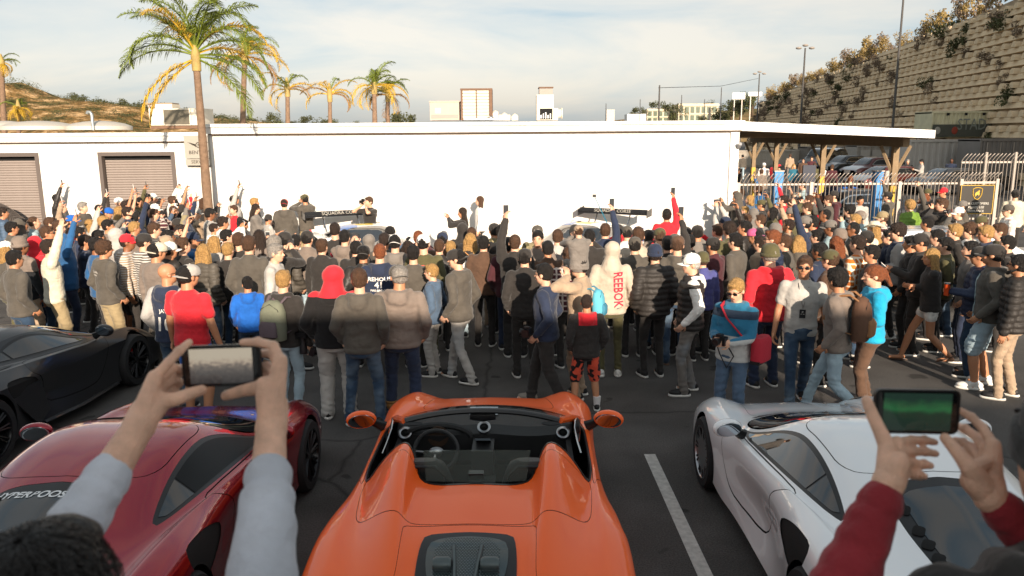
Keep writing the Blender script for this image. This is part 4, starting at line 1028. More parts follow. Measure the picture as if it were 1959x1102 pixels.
# ================================================================== ground
def asphalt():
    m = bpy.data.materials.new('asphalt'); m.use_nodes = True; n, l = m.node_tree.nodes, m.node_tree.links; b = n['Principled BSDF']
    t = n.new('ShaderNodeTexCoord'); b.inputs['Roughness'].default_value = .86; b.inputs['Specular IOR Level'].default_value = .35
    def noi(s, d=6): z = n.new('ShaderNodeTexNoise'); z.inputs['Scale'].default_value = s; z.inputs['Detail'].default_value = d; l.new(t.outputs['Object'], z.inputs['Vector']); return z.outputs['Fac']
    def ramp(src, p0, c0, p1, c1): r = n.new('ShaderNodeValToRGB'); e = r.color_ramp.elements; e[0].position, e[0].color, e[1].position, e[1].color = p0, (*c0, 1), p1, (*c1, 1); l.new(src, r.inputs[0]); return r.outputs[0]
    def mul(a, c): x = n.new('ShaderNodeMixRGB'); x.blend_type = 'MULTIPLY'; x.inputs[0].default_value = 1; l.new(a, x.inputs[1]); l.new(c, x.inputs[2]); return x.outputs[0]
    base = ramp(noi(.35), .3, (.084, .079, .075), .7, (.108, .101, .095))
    c = mul(base, ramp(noi(70, 4), .35, (.66, .66, .66), .7, (1.32, 1.32, 1.32))); c = mul(c, ramp(noi(1.1, 9), .40, (.76, .76, .76), .64, (1.14, 1.14, 1.14)))
    v = n.new('ShaderNodeTexVoronoi'); v.feature = 'DISTANCE_TO_EDGE'; v.inputs['Scale'].default_value = .22
    w = n.new('ShaderNodeMixRGB'); w.inputs[0].default_value = .12; z2 = n.new('ShaderNodeTexNoise'); z2.inputs['Scale'].default_value = 3; z2.inputs['Detail'].default_value = 5; l.new(t.outputs['Object'], z2.inputs['Vector']); l.new(t.outputs['Object'], w.inputs[1]); l.new(z2.outputs['Color'], w.inputs[2]); l.new(w.outputs[0], v.inputs['Vector'])
    c = mul(c, ramp(v.outputs['Distance'], .0, (.45, .45, .45), .006, (1, 1, 1))); c = mul(c, ramp(noi(2.3, 2), .28, (.45, .45, .45), .31, (1, 1, 1)))
    l.new(c, b.inputs['Base Color']); q = n.new('ShaderNodeBump'); q.inputs['Strength'].default_value = .5; q.inputs['Distance'].default_value = .01; l.new(noi(160, 3), q.inputs['Height']); l.new(q.outputs[0], b.inputs['Normal'])
    return m
g = MB(); g.add([(-900, -60, 0), (900, -60, 0), (900, 1500, 0), (-900, 1500, 0)], [(0, 1, 2, 3)]); struct('ground', g, asphalt())
M_PAINT = mat('road_paint', (.50, .49, .46), .8, bump=.3, bscale=60, var=.25, vscale=18)
for x, y0, y1 in ((1.47, 2.6, 7.62), (4.40, 2.6, 7.62), (-4.45, 2.6, 7.62)):
    m = MB(); m.add([(x - .058 - .004 * y0, y0, .004), (x + .058 - .004 * y0, y0, .004), (x + .058 - .008 * y1, y1, .004), (x - .058 - .008 * y1, y1, .004)], [(0, 1, 2, 3)]); o = m.build('painted_line', M_PAINT, None, False); o['kind'] = 'structure'
# building behind the camera whose parapet shades the near half of the yard, with the raised deck the viewers stand on
M_WALL = mat('white_stucco', (.68, .66, .63), .92, bump=.2, bscale=26, var=.07, vscale=.8)
def streaks(m, amt=.10):      # rain streaks and blotches under the roof edge
    n, l = m.node_tree.nodes, m.node_tree.links; b = n['Principled BSDF']; src = b.inputs['Base Color'].links[0].from_socket; t = n.new('ShaderNodeTexCoord'); mp_ = n.new('ShaderNodeMapping'); mp_.inputs['Scale'].default_value = (3.5, 3.5, .35); z = n.new('ShaderNodeTexNoise'); z.inputs['Scale'].default_value = 1.0; z.inputs['Detail'].default_value = 8
    l.new(t.outputs['Object'], mp_.inputs[0]); l.new(mp_.outputs[0], z.inputs['Vector']); r = n.new('ShaderNodeValToRGB'); r.color_ramp.elements[0].position = .28; r.color_ramp.elements[0].color = (1 - amt, 1 - amt * 1.15, 1 - amt * 1.5, 1); r.color_ramp.elements[1].position = .52; r.color_ramp.elements[1].color = (1, 1, 1, 1)
    l.new(z.outputs['Fac'], r.inputs[0]); x = n.new('ShaderNodeMixRGB'); x.blend_type = 'MULTIPLY'; x.inputs[0].default_value = 1; l.new(src, x.inputs[1]); l.new(r.outputs[0], x.inputs[2]); l.new(x.outputs[0], b.inputs['Base Color'])
streaks(M_WALL)
bh = thing('showroom_building', 'white showroom building with stepped parapet standing behind the viewer', 'building', (0, -6, 0))
m = MB(); m.box(-45, 7.35, -12, 0, 0, 5.56); m.build('tall_wing', M_WALL, bh, False)
m = MB(); m.box(7.35, 45, -12, -.003, 0, 4.45); m.build('low_wing', M_WALL, bh, False)
m = MB(); m.box(-9, 9, -5.9, 1.45, 0, .98); o = m.build('raised_deck', mat('concrete', (.32, .31, .29), .9, bump=.2, var=.12), None, False); o['kind'] = 'structure'
# ================================================================== white workshop building
YW = 21.0
xl, xr = on_y(404, 300, YW).x, on_y(1412, 300, YW).x; ZT = 3.58
wb = thing('workshop_building', 'long low white workshop building with plain wall and flat roof', 'building', (0, YW, 0))
def lp(x0, x1, y0, y1, z0, z1, nm, m_, par=None, ox=0, oy=YW):
    q = MB(); q.box(x0 - ox, x1 - ox, y0 - oy, y1 - oy, z0, z1); return q.build(nm, m_, par, False)
XR2 = on_y(1395, 300, YW).x
lp(xl, XR2, YW, YW + 9, 0, ZT - .26, 'wall', M_WALL, wb)
lp(XR2 + .003, xr, YW - .05, YW + .3, 0, ZT - .27, 'end_pilaster', M_WALL, wb)
lp(xl, xr + .03, YW - .10, YW - .002, ZT - .285, ZT - .2555, 'fascia_shade_strip', mat('fascia_shade_brown', srgb('#6e5c4a'), .7), wb)  # dark brown strip that paints in the shadow line under the fascia
lp(xl - .02, xr + .05, YW - .17, YW + 9.05, ZT - .255, ZT - .085, 'fascia', M_WALL, wb)
lp(xl - .05, xr + .08, YW - .22, YW + 9.1, ZT - .083, ZT, 'roof_edge', mat('white_metal', (.78, .77, .74), .6), wb)
q = MB(); q.tube([(xr - .02, -.10, 2.9), (xr - .02, -.22, 2.98)], .05, 8); q.build('wall_lamp', mat('lamp_grey', (.3, .3, .3), .5), wb)
# left garages: a lower roof, roller doors built slat by slat
YL = 21.6; ZL = 3.38
lb_ = thing('garage_building', 'low white garage building with two closed roller doors', 'building', (0, YL, 0))
d1 = (on_y(-60, 340, YL).x, on_y(79, 340, YL).x); d2 = (on_y(192, 340, YL).x, on_y(338, 340, YL).x); zd = on_y(262, 291, YL).z
def gw(x0, x1, y0, y1, z0, z1, nm='wall', m_=M_WALL): return lp(x0, x1, y0, y1, z0, z1, nm, m_, lb_, 0, YL)
gw(-20, d1[0], YL, YL + .3, 0, zd, 'pier'); gw(d1[1], d2[0], YL, YL + .3, 0, zd, 'pier'); gw(d2[1], xl + .3, YL, YL + .3, 0, zd, 'pier'); gw(-20, xl + .3, YL, YL + .3, zd + .002, ZL - .24, 'wall')
gw(-20, xl - .08, YL - .08, YL - .002, ZL - .268, ZL - .2385, 'fascia_shade_strip', MATS['fascia_shade_brown'])  # same painted shadow line under the garage fascia
gw(-20.02, xl - .06, YL - .15, YL + 8, ZL - .238, ZL - .09, 'fascia'); gw(-20.05, xl - .06, YL - .20, YL + 8.05, ZL - .088, ZL, 'roof_edge', MATS['white_metal'])
M_SLAT = mat('roller_slat', srgb('#8f847d'), .55, metal=.1, var=.05); M_DFR = mat('door_frame', srgb('#5e5550'), .6)
for a, b_ in (d1, d2):
    dr = link('roller_door', None, lb_, (0, 0, 0))
    sl = MB(); pr = [(0, 0), (-.018, .012), (-.022, .04), (-.010, .062), (0, .066)]
    w_ = b_ - a - .24
    sl.add([(x, y, z) for x in (-w_ / 2, w_ / 2) for y, z in pr], [(i, i + 1, i + 6, i + 5) for i in range(4)]); me = sl.mesh('slat', [M_SLAT])
    nsl = int((zd - .16) / .068)
    for k in range(nsl):
        o = bpy.data.objects.new('slat', me); COL.objects.link(o); o.parent = dr; o.location = ((a + b_) / 2, .14, k * .068)
    for x0, x1, z0, z1, nm in ((a, a + .10, 0, zd, 'frame'), (b_ - .10, b_, 0, zd, 'frame'), (a + .101, b_ - .101, zd - .10, zd - .001, 'frame')):
        q = MB(); q.box(x0, x1, -.03, .2, z0, z1); q.build(nm, M_DFR, dr, False)
    q = MB(); q.box(a + .1, b_ - .1, .16, .25, 0, zd - .05); q.build('backing', M_GAP, dr, False)
# blade sign on the corner
ps = on_y(378, 290, YL - .25); sg_ = thing('wall_sign', 'grey service sign with winged emblem behind the palm trunk', 'sign', (ps.x, YL - .18, 0))
z0, z1, zs = on_y(378, 316, YL).z, on_y(378, 259, YL).z, on_y(378, 303, YL).z; sw = .36
M_SIGN = mat('sign_silver', srgb('#a9a49a'), .4, .2); M_SBK = mat('sign_ink', srgb('#3a3630'), .6)
q = MB(); q.box(-sw, sw, -.03, .18, z0, zs - .012); q.build('lower_panel', M_SIGN, sg_, False); q = MB(); q.box(-sw, sw, -.03, .18, zs + .002, z1); q.build('upper_panel', M_SIGN, sg_, False)
def text(par, body, size, loc, m_, rx=90, name='lettering', ext=.004, off=0.0, align='CENTER', sx=1.0):
    cu = bpy.data.curves.new('t', 'FONT'); cu.body = body; cu.size = size; cu.align_x = align; cu.align_y = 'CENTER'; cu.extrude = ext; cu.offset = off; cu.resolution_u = 2
    to = bpy.data.objects.new('t', cu); COL.objects.link(to); bpy.context.view_layer.update()
    me = bpy.data.meshes.new_from_object(to.evaluated_get(bpy.context.evaluated_depsgraph_get())); bpy.data.objects.remove(to)
    me.materials.clear(); me.materials.append(m_); o = link(name, me, par, loc); o.rotation_euler = (R(rx), 0, 0); o.scale = (sx, 1, 1); return o
text(sg_, 'BENTLEY', .135, (.02, -.036, zs + .16), M_SBK); text(sg_, 'SERVICE', .125, (.02, -.036, (z0 + zs) / 2), M_SBK)
q = MB(); q.lathe([(.055, 0), (.075, 0), (.075, .012), (.055, .012)], 20, 'Y', close=True)
for s_ in (-1, 1):
    for k in range(4): q.tube([(s_ * .07, 0, .01 - k * .02), (s_ * (.20 - k * .03), 0, .05 - k * .02), (s_ * (.28 - k * .04), 0, .07 - k * .025)], [.007, .006, .003], 4)
q.build('emblem', M_SBK, sg_, loc=(.02, -.04, zs + .36)); text(sg_, 'B', .08, (.02, -.04, zs + .36), M_SBK)
# rooftop equipment (far behind the parapet, standing on the roofs)
M_HV = mat('hvac_beige', srgb('#b3a192'), .7, var=.05); M_HVW = mat('hvac_white', srgb('#d8cfbe'), .7, var=.05); M_RUST = mat('hvac_brown', srgb('#6a4f3c'), .7, var=.2)
def roofbox(px0, px1, py0, py1, Y, name, label, cat, m_, dep=1.0, extra=None, base=None):
    a = on_y(px0, py1, Y); b2 = on_y(px1, py0, Y); w = b2.x - a.x; h = b2.z - a.z; zb = a.z if base is None else base
    t = thing(name, label, cat, ((a.x + b2.x) / 2, Y, zb)); q = MB(); q.box(-w / 2, w / 2, 0, dep, 0, b2.z - zb); q.build('housing', m_, t, False); return t, w, b2.z - zb
t, w, h = roofbox(823, 878, 195, 230, 24, 'rooftop_unit', 'square beige air conditioning box on the workshop roof', 'air conditioner', M_HV, .8)
q = MB(); q.box(-w / 2 - .02, w / 2 + .02, -.02, .82, h, h + .03); q.build('lid', M_HV, t, False); q = MB(); q.box(-.28, -.12, -.01, 0, .2, .35); q.build('label_plate', M_HVW, t, False)
q = MB(); q.box(-w / 2 + .03, w / 2 - .03, -.008, -.001, .05, .16); q.build('grille', M_SLAT, t, False)
t = thing('louvre_housing', 'tall louvred cooling tower with brown frame on the roof', 'air conditioner', on_y(912, 230, 24)); w = on_y(942, 200, 24).x - on_y(882, 200, 24).x; h = on_y(912, 169, 24).z - on_y(912, 230, 24).z
q = MB(); q.box(-w / 2, w / 2, .12, .9, 0, h); q.build('housing', M_RUST, t, False)
for x0, x1 in ((-w / 2, -w / 2 + .05), (w / 2 - .09, w / 2), (-.012, .012)): q = MB(); q.box(x0, x1, 0, .12, 0, h); q.build('frame', M_RUST, t, False)
for zz in (0, h - .05): q = MB(); q.box(-w / 2 - .01, w / 2 + .01, -.01, .12, zz, zz + .05); q.build('frame', M_RUST, t, False)
for x0, x1 in ((-w / 2 + .055, -.014), (.014, w / 2 - .095)):
    for k in range(9): q = MB(); zz = .06 + k * (h - .11) / 9; q.add([(x0, .06, zz), (x1, .06, zz), (x1, .03, zz + (h - .11) / 9 * .88), (x0, .03, zz + (h - .11) / 9 * .88)], [(0, 1, 2, 3)]); q.build('louvre_slat', M_HVW, t, False)
q = MB(); q.box(-w * .4, w * .9, -.3, 0, 0, .05); q.lathe([(.10, 0), (.10, .03), (.02, .08), (0, .08)], 12, c=(w * .45, -.2, .05)); q.build('roof_vent', MATS['steel'], t)
t, w, h = roofbox(1027, 1059, 181, 230, 24, 'exhaust_unit', 'cream rooftop exhaust unit with round fan on its side', 'air conditioner', M_HVW, .8)
q = MB(); q.box(-w / 2 + .08, w / 2 - .02, .1, .7, h, h + .2); q.build('hood', M_SLAT, t, False); q = MB(); q.box(-w / 2 + .06, w / 2, .05, .75, h + .2, h + .23); q.build('hood_lid', M_RUST, t, False)
q = MB(); q.box(-w / 2 + .09, w / 2 - .03, -.01, 0, .02, .34); q.build('open_panel', M_GAP, t, False)
for k in range(5): q = MB(); q.box(-w / 2 + .11 + k * .07, -w / 2 + .14 + k * .07, -.03, -.01, .05, .15 + .04 * (k % 3)); q.build('fitting', MATS['steel'], t, False)
q = MB(); q.box(w / 2, w / 2 + .14, .1, .6, 0, .35); q.lathe([(.13, 0), (.13, .1), (.17, .12), (.17, .14), (0, .14)], 16, 'X', (w / 2 + .14, .3, .2)); q.build('fan', M_HVW, t)
for px, w_, hh in ((948, 10, 14), (965, 22, 10), (985, 12, 8)):
    a = on_y(px, 230, 24.5); t = thing('roof_vent', {948: 'small white capped vent beside the louvred tower', 965: 'low cream box vent on the roof', 985: 'short curled pipe bundle on the roof'}[px], 'vent', a)
    q = MB(); q.box(-w_ * .008, w_ * .008, 0, .3, 0, hh * .016); q.build('base', M_HVW, t, False); q = MB(); q.lathe([(.09, 0), (.09, .03), (.0, .08)], 12, c=(0, .15, hh * .016)); q.build('cap', M_HVW, t)
t, w, h = roofbox(287, 384, 207, 240, 24.5, 'rooftop_unit', 'wide white roof box with a large dark grille beside the palm', 'air conditioner', M_HVW, 1.0)
q = MB(); q.box(-w * .22, w * .28, -.03, .0, h * .05, h * .92); q.build('grille', mat('grille_dark', srgb('#5d584c'), .8), t, False)
for x0, x1, z0, z1 in ((-w * .23, -w * .21, 0, h), (w * .28, w * .31, 0, h)): q = MB(); q.box(x0, x1, -.05, 0, z0, z1); q.build('frame', M_HVW, t, False)
q = MB(); q.box(-w * .42, -w * .1, .2, .8, h, h + .14); q.build('raised_top', M_HVW, t, False); q = MB(); q.box(-.8, .8, 0, .8, -.1, -.02); q.build('rail', M_RUST, t, False)
for px, r_, lab in ((75, 62, 'left grey domed skylight behind the garage roof'), (190, 55, 'right grey domed skylight behind the garage roof'), (12, 40, 'domed skylight at the far left of the garage roof')):
    a = on_y(px, 243, 27); q = MB(); rr = r_ * .0185; q.lathe([(rr, -.1), (rr, .02), (rr * .8, .11), (rr * .5, .17), (rr * .2, .20), (0, .205)], 28)
    o = q.build('skylight', mat('dome_plastic', srgb('#b8b2a8'), .5), None, loc=a); tag(o, lab, 'skylight')
a = on_y(178, 243, 26); q = MB(); q.tube([(0, 0, -.1), (0, 0, .40), (-.04, 0, .47), (-.12, 0, .48), (-.15, 0, .42)], .05, 10); o = q.build('vent_pipe', mat('galvanised', srgb('#9aa0a0'), .4, .6), None, loc=a); tag(o, 'curved grey vent pipe on the garage roof', 'pipe')
# ================================================================== carport, fence, gate sign
M_WOODB = mat('beam_brown', srgb('#8a765c'), .85, bump=.3, var=.15); M_YEL = mat('post_yellow', srgb('#c9a13a'), .6, var=.08); M_SOF = mat('soffit', srgb('#a8937a'), .9, var=.1)
cp = thing('carport', 'flat white-edged carport roof on braced brown and yellow posts', 'carport', (0, 0, 0))
a0, a1 = on_y(1414, 232, YW), on_y(1790, 249, YW); c0, c1 = on_y(1414, 246, YW), on_y(1738, 264, YW)
pts = [(a0.x, YW, a0.z), (a1.x, YW, a1.z), (a1.x, YW, a1.z - .21), (a0.x, YW, a0.z - .24)]
q = MB(); q.prism(pts, (0, .06, 0)); q.build('fascia', MATS['white_metal'], cp, False)
q = MB(); q.prism([(a0.x + .01, YW + .062, a0.z - .05), (a1.x - .01, YW + .062, a1.z - .05), (a1.x - .01, YW + .062, a1.z - .17), (a0.x + .01, YW + .062, a0.z - .17)], (0, 15, 0)); q.build('roof_deck', M_SOF, cp, False)
XB = on_y(1718, 300, 22.3).x; zb1 = on_y(1718, 262, 22.3).z; zb0 = zb1 - .27
q = MB(); q.box(XB - .09, XB + .09, 21.9, 36, zb0, zb1); q.build('beam', M_WOODB, cp, False)
for k in range(12):
    q = MB(); y = 22.2 + k * 1.2; q.box(a0.x + .1, a1.x - .1, y, y + .06, zb1 + .002, zb1 + .13); q.build('rafter', M_WOODB, cp, False)
for px, Y in ((1718, 22.4), (1578, 27.6), (1478, 32.5), (1437, 35.5)):
    x = XB; q = MB(); q.box(x - .08, x + .08, Y, Y + .16, 1.75, zb0); po = q.build('post', M_WOODB, cp, False)
    q = MB(); q.box(x - .082, x + .082, Y - .002, Y + .162, 0, 1.75); q.build('post_base', M_YEL, po, False)
    for s_ in (-1, 1): q = MB(); q.tube([(x + s_ * .04, Y + .08, zb0 - .75), (x + s_ * .42, Y + .08, zb0 + .02)], .05, 4); q.build('brace', M_WOODB, po, False)
M_FEN = mat('fence_metal', srgb('#aca298'), .5, .3)
YF = 21.25; fx0, fx1 = xr + .1, on_y(1838, 350, YF).x; zf = on_y(1650, 352, YF).z
fn = thing('metal_fence', 'grey metal picket fence with outward bent spikes beside the white wall', 'fence', (0, YF, 0))
pk = MB(); pk.tube([(0, 0, .1), (0, 0, zf + .06), (.035, -.06, zf + .17), (.10, -.17, zf + .30)], .011, 5); pme = pk.mesh('picket', [M_FEN])
npk = int((fx1 - fx0) / .105)
for k in range(npk):
    o = bpy.data.objects.new('picket', pme); COL.objects.link(o); o.parent = fn; o.location = (fx0 + (k + .5) * (fx1 - fx0) / npk, 0, 0)
for z in (.2, zf): q = MB(); q.box(fx0, fx1, .014, .05, z - .025, z + .025); q.build('rail', M_FEN, fn, False)
for x in (fx0 + .02, on_y(1553, 350, YF).x, on_y(1722, 350, YF).x, fx1): q = MB(); q.box(x - .045, x + .045, -.02, .07, 0, zf + .06); q.build('post', M_FEN, fn, False)
gt = thing('metal_gate', 'grey metal gate frame to the right of the picket fence', 'gate', (0, YF - .05, 0))
gx0, gx1 = on_y(1834, 380, YF).x, on_y(1902, 380, YF).x
for x in (gx0, gx1): q = MB(); q.box(x - .04, x + .04, -.03, .05, 0, zf + .12); q.build('post', M_FEN, gt, False)
for z in (.25, zf + .02): q = MB(); q.box(gx0 + .045, gx1 - .045, -.01, .03, z - .03, z + .03); q.build('rail', M_FEN, gt, False)
for k in range(9):
    o = bpy.data.objects.new('picket', pme); COL.objects.link(o); o.parent = gt; o.location = (gx0 + .12 + k * (gx1 - gx0 - .2) / 8, .05, 0)
sa, sb2 = on_y(1838, 354, YF - .15), on_y(1896, 409, YF - .15); sx, sw, sz0, sz1 = (sa.x + sb2.x) / 2, (sb2.x - sa.x) / 2, sb2.z, sa.z
gs = thing('gate_sign', 'black customer entrance sign with gold bull shield on the gate', 'sign', (sx, YF - .18, (sz0 + sz1) / 2))
hh = (sz1 - sz0) / 2; M_SGB = mat('sign_black', srgb('#2e2a24'), .5, var=.1); M_GOLD = mat('sign_gold', srgb('#c9a33c'), .5); M_SW = mat('sign_white', srgb('#d8d4ca'), .6)
q = MB(); q.box(-sw, sw, 0, .02, -hh, hh); q.build('board', M_SGB, gs, False)
for x0, x1, z0, z1 in ((-sw, sw, hh - .015, hh), (-sw, sw, -hh, -hh + .015), (-sw, -sw + .015, -hh + .016, hh - .016), (sw - .015, sw, -hh + .016, hh - .016)): q = MB(); q.box(x0, x1, -.008, -.001, z0, z1); q.build('border', M_GOLD, gs, False)
shl = [(0, -.17), (.07, -.12), (.115, -.03), (.125, .12), (.06, .15), (0, .155), (-.06, .15), (-.125, .12), (-.115, -.03), (-.07, -.12)]
q = MB(); q.tube([(x * 1.0, -.01, z) for x, z in shl + shl[:1]], .010, 5, caps=False); q.build('shield', M_GOLD, gs, loc=(0, 0, hh * .42))
q = MB(); q.prism([(x, 0, z) for x, z in ((-.07, -.02), (-.04, .03), (0, .05), (.04, .09), (.06, .06), (.045, .03), (.06, -.02), (.03, -.07), (.02, -.03), (-.02, -.04), (-.05, -.09), (-.06, -.05))], (0, -.01, 0)); q.build('bull', M_GOLD, gs, False, loc=(0, -.004, hh * .42))
text(gs, 'FOR CUSTOMERS', .085, (0, -.012, -hh * .28), M_SW); text(gs, 'PLEASE USE', .085, (0, -.012, -hh * .54), M_SW); text(gs, 'ENTRANCE', .085, (0, -.012, -hh * .80), M_SW)
# second, farther fence on the right
YG = 27.0; f2 = thing('metal_fence', 'farther grey picket fence with spikes in front of the dark containers', 'fence', (0, YG, 0)); gx2, gx3 = on_y(1838, 330, YG).x, on_y(2100, 330, YG).x; z2 = on_y(1900, 307, YG).z
pk = MB(); pk.tube([(0, 0, .1), (0, 0, z2), (.05, -.05, z2 + .12), (.12, -.12, z2 + .24)], .012, 5); pm2 = pk.mesh('picket', [M_FEN]); n2 = int((gx3 - gx2) / .13)
for k in range(n2): o = bpy.data.objects.new('picket', pm2); COL.objects.link(o); o.parent = f2; o.location = (gx2 + k * .13, 0, 0)
for z in (.3, z2 - .06): q = MB(); q.box(gx2, gx3, .015, .055, z - .03, z + .03); q.build('rail', M_FEN, f2, False)
for px in (1882, 1938): x = on_y(px, 330, YG).x; q = MB(); q.tube([(x, -.05, 0), (x, -.05, z2 + .28)], .05, 8); q.build('post', M_FEN, f2)
for px, Y, lab in ((1489, 23.2, 'left'), (1680, 23.4, 'right')):
    a = on_y(px, 328, Y); t = thing('service_pump', '%s of the two blue columns behind the fence' % lab, 'post', (a.x, Y, 0)); q = MB(); q.box(-.13, .13, -.1, .1, 0, a.z); q.build('column', mat('blue_panel', srgb('#3f86c4'), .5), t, False)
    q = MB(); q.box(-.15, .15, -.12, .12, a.z, a.z + .03); q.build('cap', M_FEN, t, False)
a = on_y(1548, 320, 30); t = thing('notice_board', 'dark navy board standing among the people beyond the fence', 'board', (a.x, 30, 0)); q = MB(); q.box(-.24, .24, -.05, .05, .2, on_y(1548, 316, 30).z); q.build('panel', mat('navy_panel', srgb('#20283a'), .5), t, False); q = MB(); q.box(-.3, .3, -.2, .2, 0, .2); q.build('base', M_GAP, t, False)
# ================================================================== containers and sheds on the right
def corr(x0, x1, z0, z1, y, m_, nm, par, pitch=.28, dep=.06):
    q = MB(); P = []; n = int((x1 - x0) / pitch)
    for k in range(n):
        b0 = x0 + k * pitch; P += [(b0, 0), (b0 + pitch * .35, 0), (b0 + pitch * .5, -dep), (b0 + pitch * .85, -dep)]
    P.append((x1, 0)); q.sheet([(x, y + d, z0) for x, d in P], [(x, y + d, z1) for x, d in P]); return q.build(nm, m_, par, False)
M_CG = mat('container_grey', srgb('#b0aba4'), .6, .1, var=.08, vscale=1.5); M_CD = mat('container_dark', srgb('#7d7873'), .6, .1, var=.1, vscale=1.5)
def container(px0, px1, py_top, Y, m_, label, z0=0.0, dep=2.4, pitch=.28):
    a, b2 = on_y(px0, py_top, Y), on_y(px1, py_top, Y); t = thing('shipping_container', label, 'container', ((a.x + b2.x) / 2, Y, z0)); w = (b2.x - a.x) / 2; h = a.z - z0
    q = MB(); q.box(-w, w, .07, dep, 0, h - .05); q.build('body', m_, t, False); corr(-w + .1, w - .1, .12, h - .14, .06, m_, 'side_panel', t, pitch)
    q = MB(); q.box(-w, w, -.04, dep + .02, h - .14, h); q.build('top_rail', m_, t, False)
    for x in (-w, w - .1): q = MB(); q.box(x, x + .1, -.04, .06, 0, h - .141); q.build('corner_post', m_, t, False)
    return t, w, h
t, w, h = container(1742, 1872, 268, 52, M_CG, 'grey corrugated container with a small roller door in the middle', pitch=.42)
q = MB(); q.box(.55 * w, .95 * w, -.06, .05, 0, 1.75); q.build('door_frame', M_FEN, t, False)
for k in range(14): q = MB(); q.box(.60 * w, .90 * w, -.09, -.062, .05 + k * .115, .15 + k * .115); q.build('door_slat', M_CG, t, False)
t, w, h = container(1876, 2080, 266, 48, M_CD, 'dark grey container with locking bars at the right edge')
for k in range(6): q = MB(); x = -w + .4 + k * .8; q.tube([(x, -.1, .15), (x, -.1, h - .2)], .03, 6); q.build('locking_bar', M_FEN, t)
t, w, h = container(1640, 1738, 278, 68, mat('shed_grey', srgb('#9a948b'), .7, var=.1), 'pale grey shed with rolled shutters behind the dark cars', pitch=.6)
for k in range(3): q = MB(); q.box(-w + .3 + k * 1.0, -w + 1.1 + k * 1.0, -.1, -.05, .2, h - .4); q.build('shutter', M_CG, t, False)
t, w, h = container(1545, 1640, 281, 76, mat('shed_dark', srgb('#716a62'), .8, var=.1), 'low dark shed behind the white-roofed off-roader')
container(1410, 1545, 288, 78, mat('block_wall', srgb('#9c9488'), .9, var=.1), 'low pale block shed behind the carport posts', pitch=1.2)
# upper container with the printed banner
t, w, h = container(1784, 2060, 213, 56, mat('container_cream', srgb('#cfc9a8'), .6, .1, var=.15, vscale=2), 'cream container stacked high carrying a dark printed banner', z0=on_y(1850, 263, 56).z)
ban = thing('banner', 'dark printed banner strip along the high cream container', 'banner', (t.location.x, 55.8, t.location.z)); q = MB(); q.box(-w + .02, w, 0, .03, .05, h * .50); q.build('cloth', mat('banner_dark', srgb('#4a4c44'), .7, var=.1), ban, False)
text(ban, 'STADIUM JCT', 1.1, (-w + 4.2, -.02, h * .48), mat('banner_grey', srgb('#7d827a'), .7), sx=.75)
for k, (x, c) in enumerate(((.35, '#c8c4b8'), (1.55, '#b8503c'), (6.0, '#d0ccb8'), (6.75, '#c8a85c'), (7.7, '#b04038'), (8.6, '#c8c4b8'))):
    q = MB(); q.ellipsoid((0, 0, 0), (.22, .02, .26), None, 14, 6); q.build('badge', mat('badge_%d' % k, tuple(v * .55 for v in srgb(c)), .7), ban, loc=(-w + x, -.03, h * .27))
for k in range(5): q = MB(); q.box(-w + .9 + k * 1.25, -w + 1.05 + k * 1.25, -.12, .0, h - .3, h - .12); q.build('flood_lamp', M_GAP, ban, False)
# ================================================================== far parked cars
M_SUVB = paint('paint_black', (.012, .012, .014)); M_MAR = paint('paint_maroon', (.10, .018, .014), .4); M_SIL = paint('paint_silver', (.42, .43, .44), .7); M_DKG = paint('paint_graphite', (.05, .052, .056), .5)
def car_at(fn_, px, py, Y, rz, *a, **k):
    o = fn_(*a, **k); p = on_y(px, py, Y); return put_at(o, p.x, Y, rz)
car_at(saloon, 1596, 320, 66, 128, M_SUVB, 'black off-roader with white roof beyond the fence', suv=True, H=2.0, W=1.05, L=4.9, roofcol=P_WHITE)
car_at(saloon, 1722, 320, 56, 108, M_MAR, 'maroon luxury saloon with silver bonnet, upper of the two', H=1.55, W=1.0, L=5.5, topcol=M_SIL, group=None)
car_at(saloon, 1762, 345, 44, 106, M_MAR, 'maroon luxury coupe with silver bonnet nearer the fence', H=1.45, W=1.0, L=5.4, topcol=M_SIL)
car_at(saloon, 1662, 300, 63, 110, M_DKG, 'small dark saloon partly hidden behind the maroon saloon', H=1.5)
car_at(saloon, 1885, 345, 42, 100, M_DKG, 'graphite saloon in front of the corrugated container', H=1.4)
car_at(saloon, 1745, 380, 26, 95, M_SUVB, 'black saloon directly behind the picket fence', H=1.42)
car_at(saloon, 1600, 430, 20.2, -262, M_DKG, 'dark saloon roof just inside the fence behind the crowd', H=1.3) if False else None
car_at(saloon, 1995, 470, 14.8, 80, P_WHITE, 'white car standing at the right edge behind the plaid shirt', H=1.42)
car_at(saloon, 62, 440, 20.3, 88, M_SUVB, 'long black coupe parked before the left roller door', H=1.62, L=5.0, W=.98)
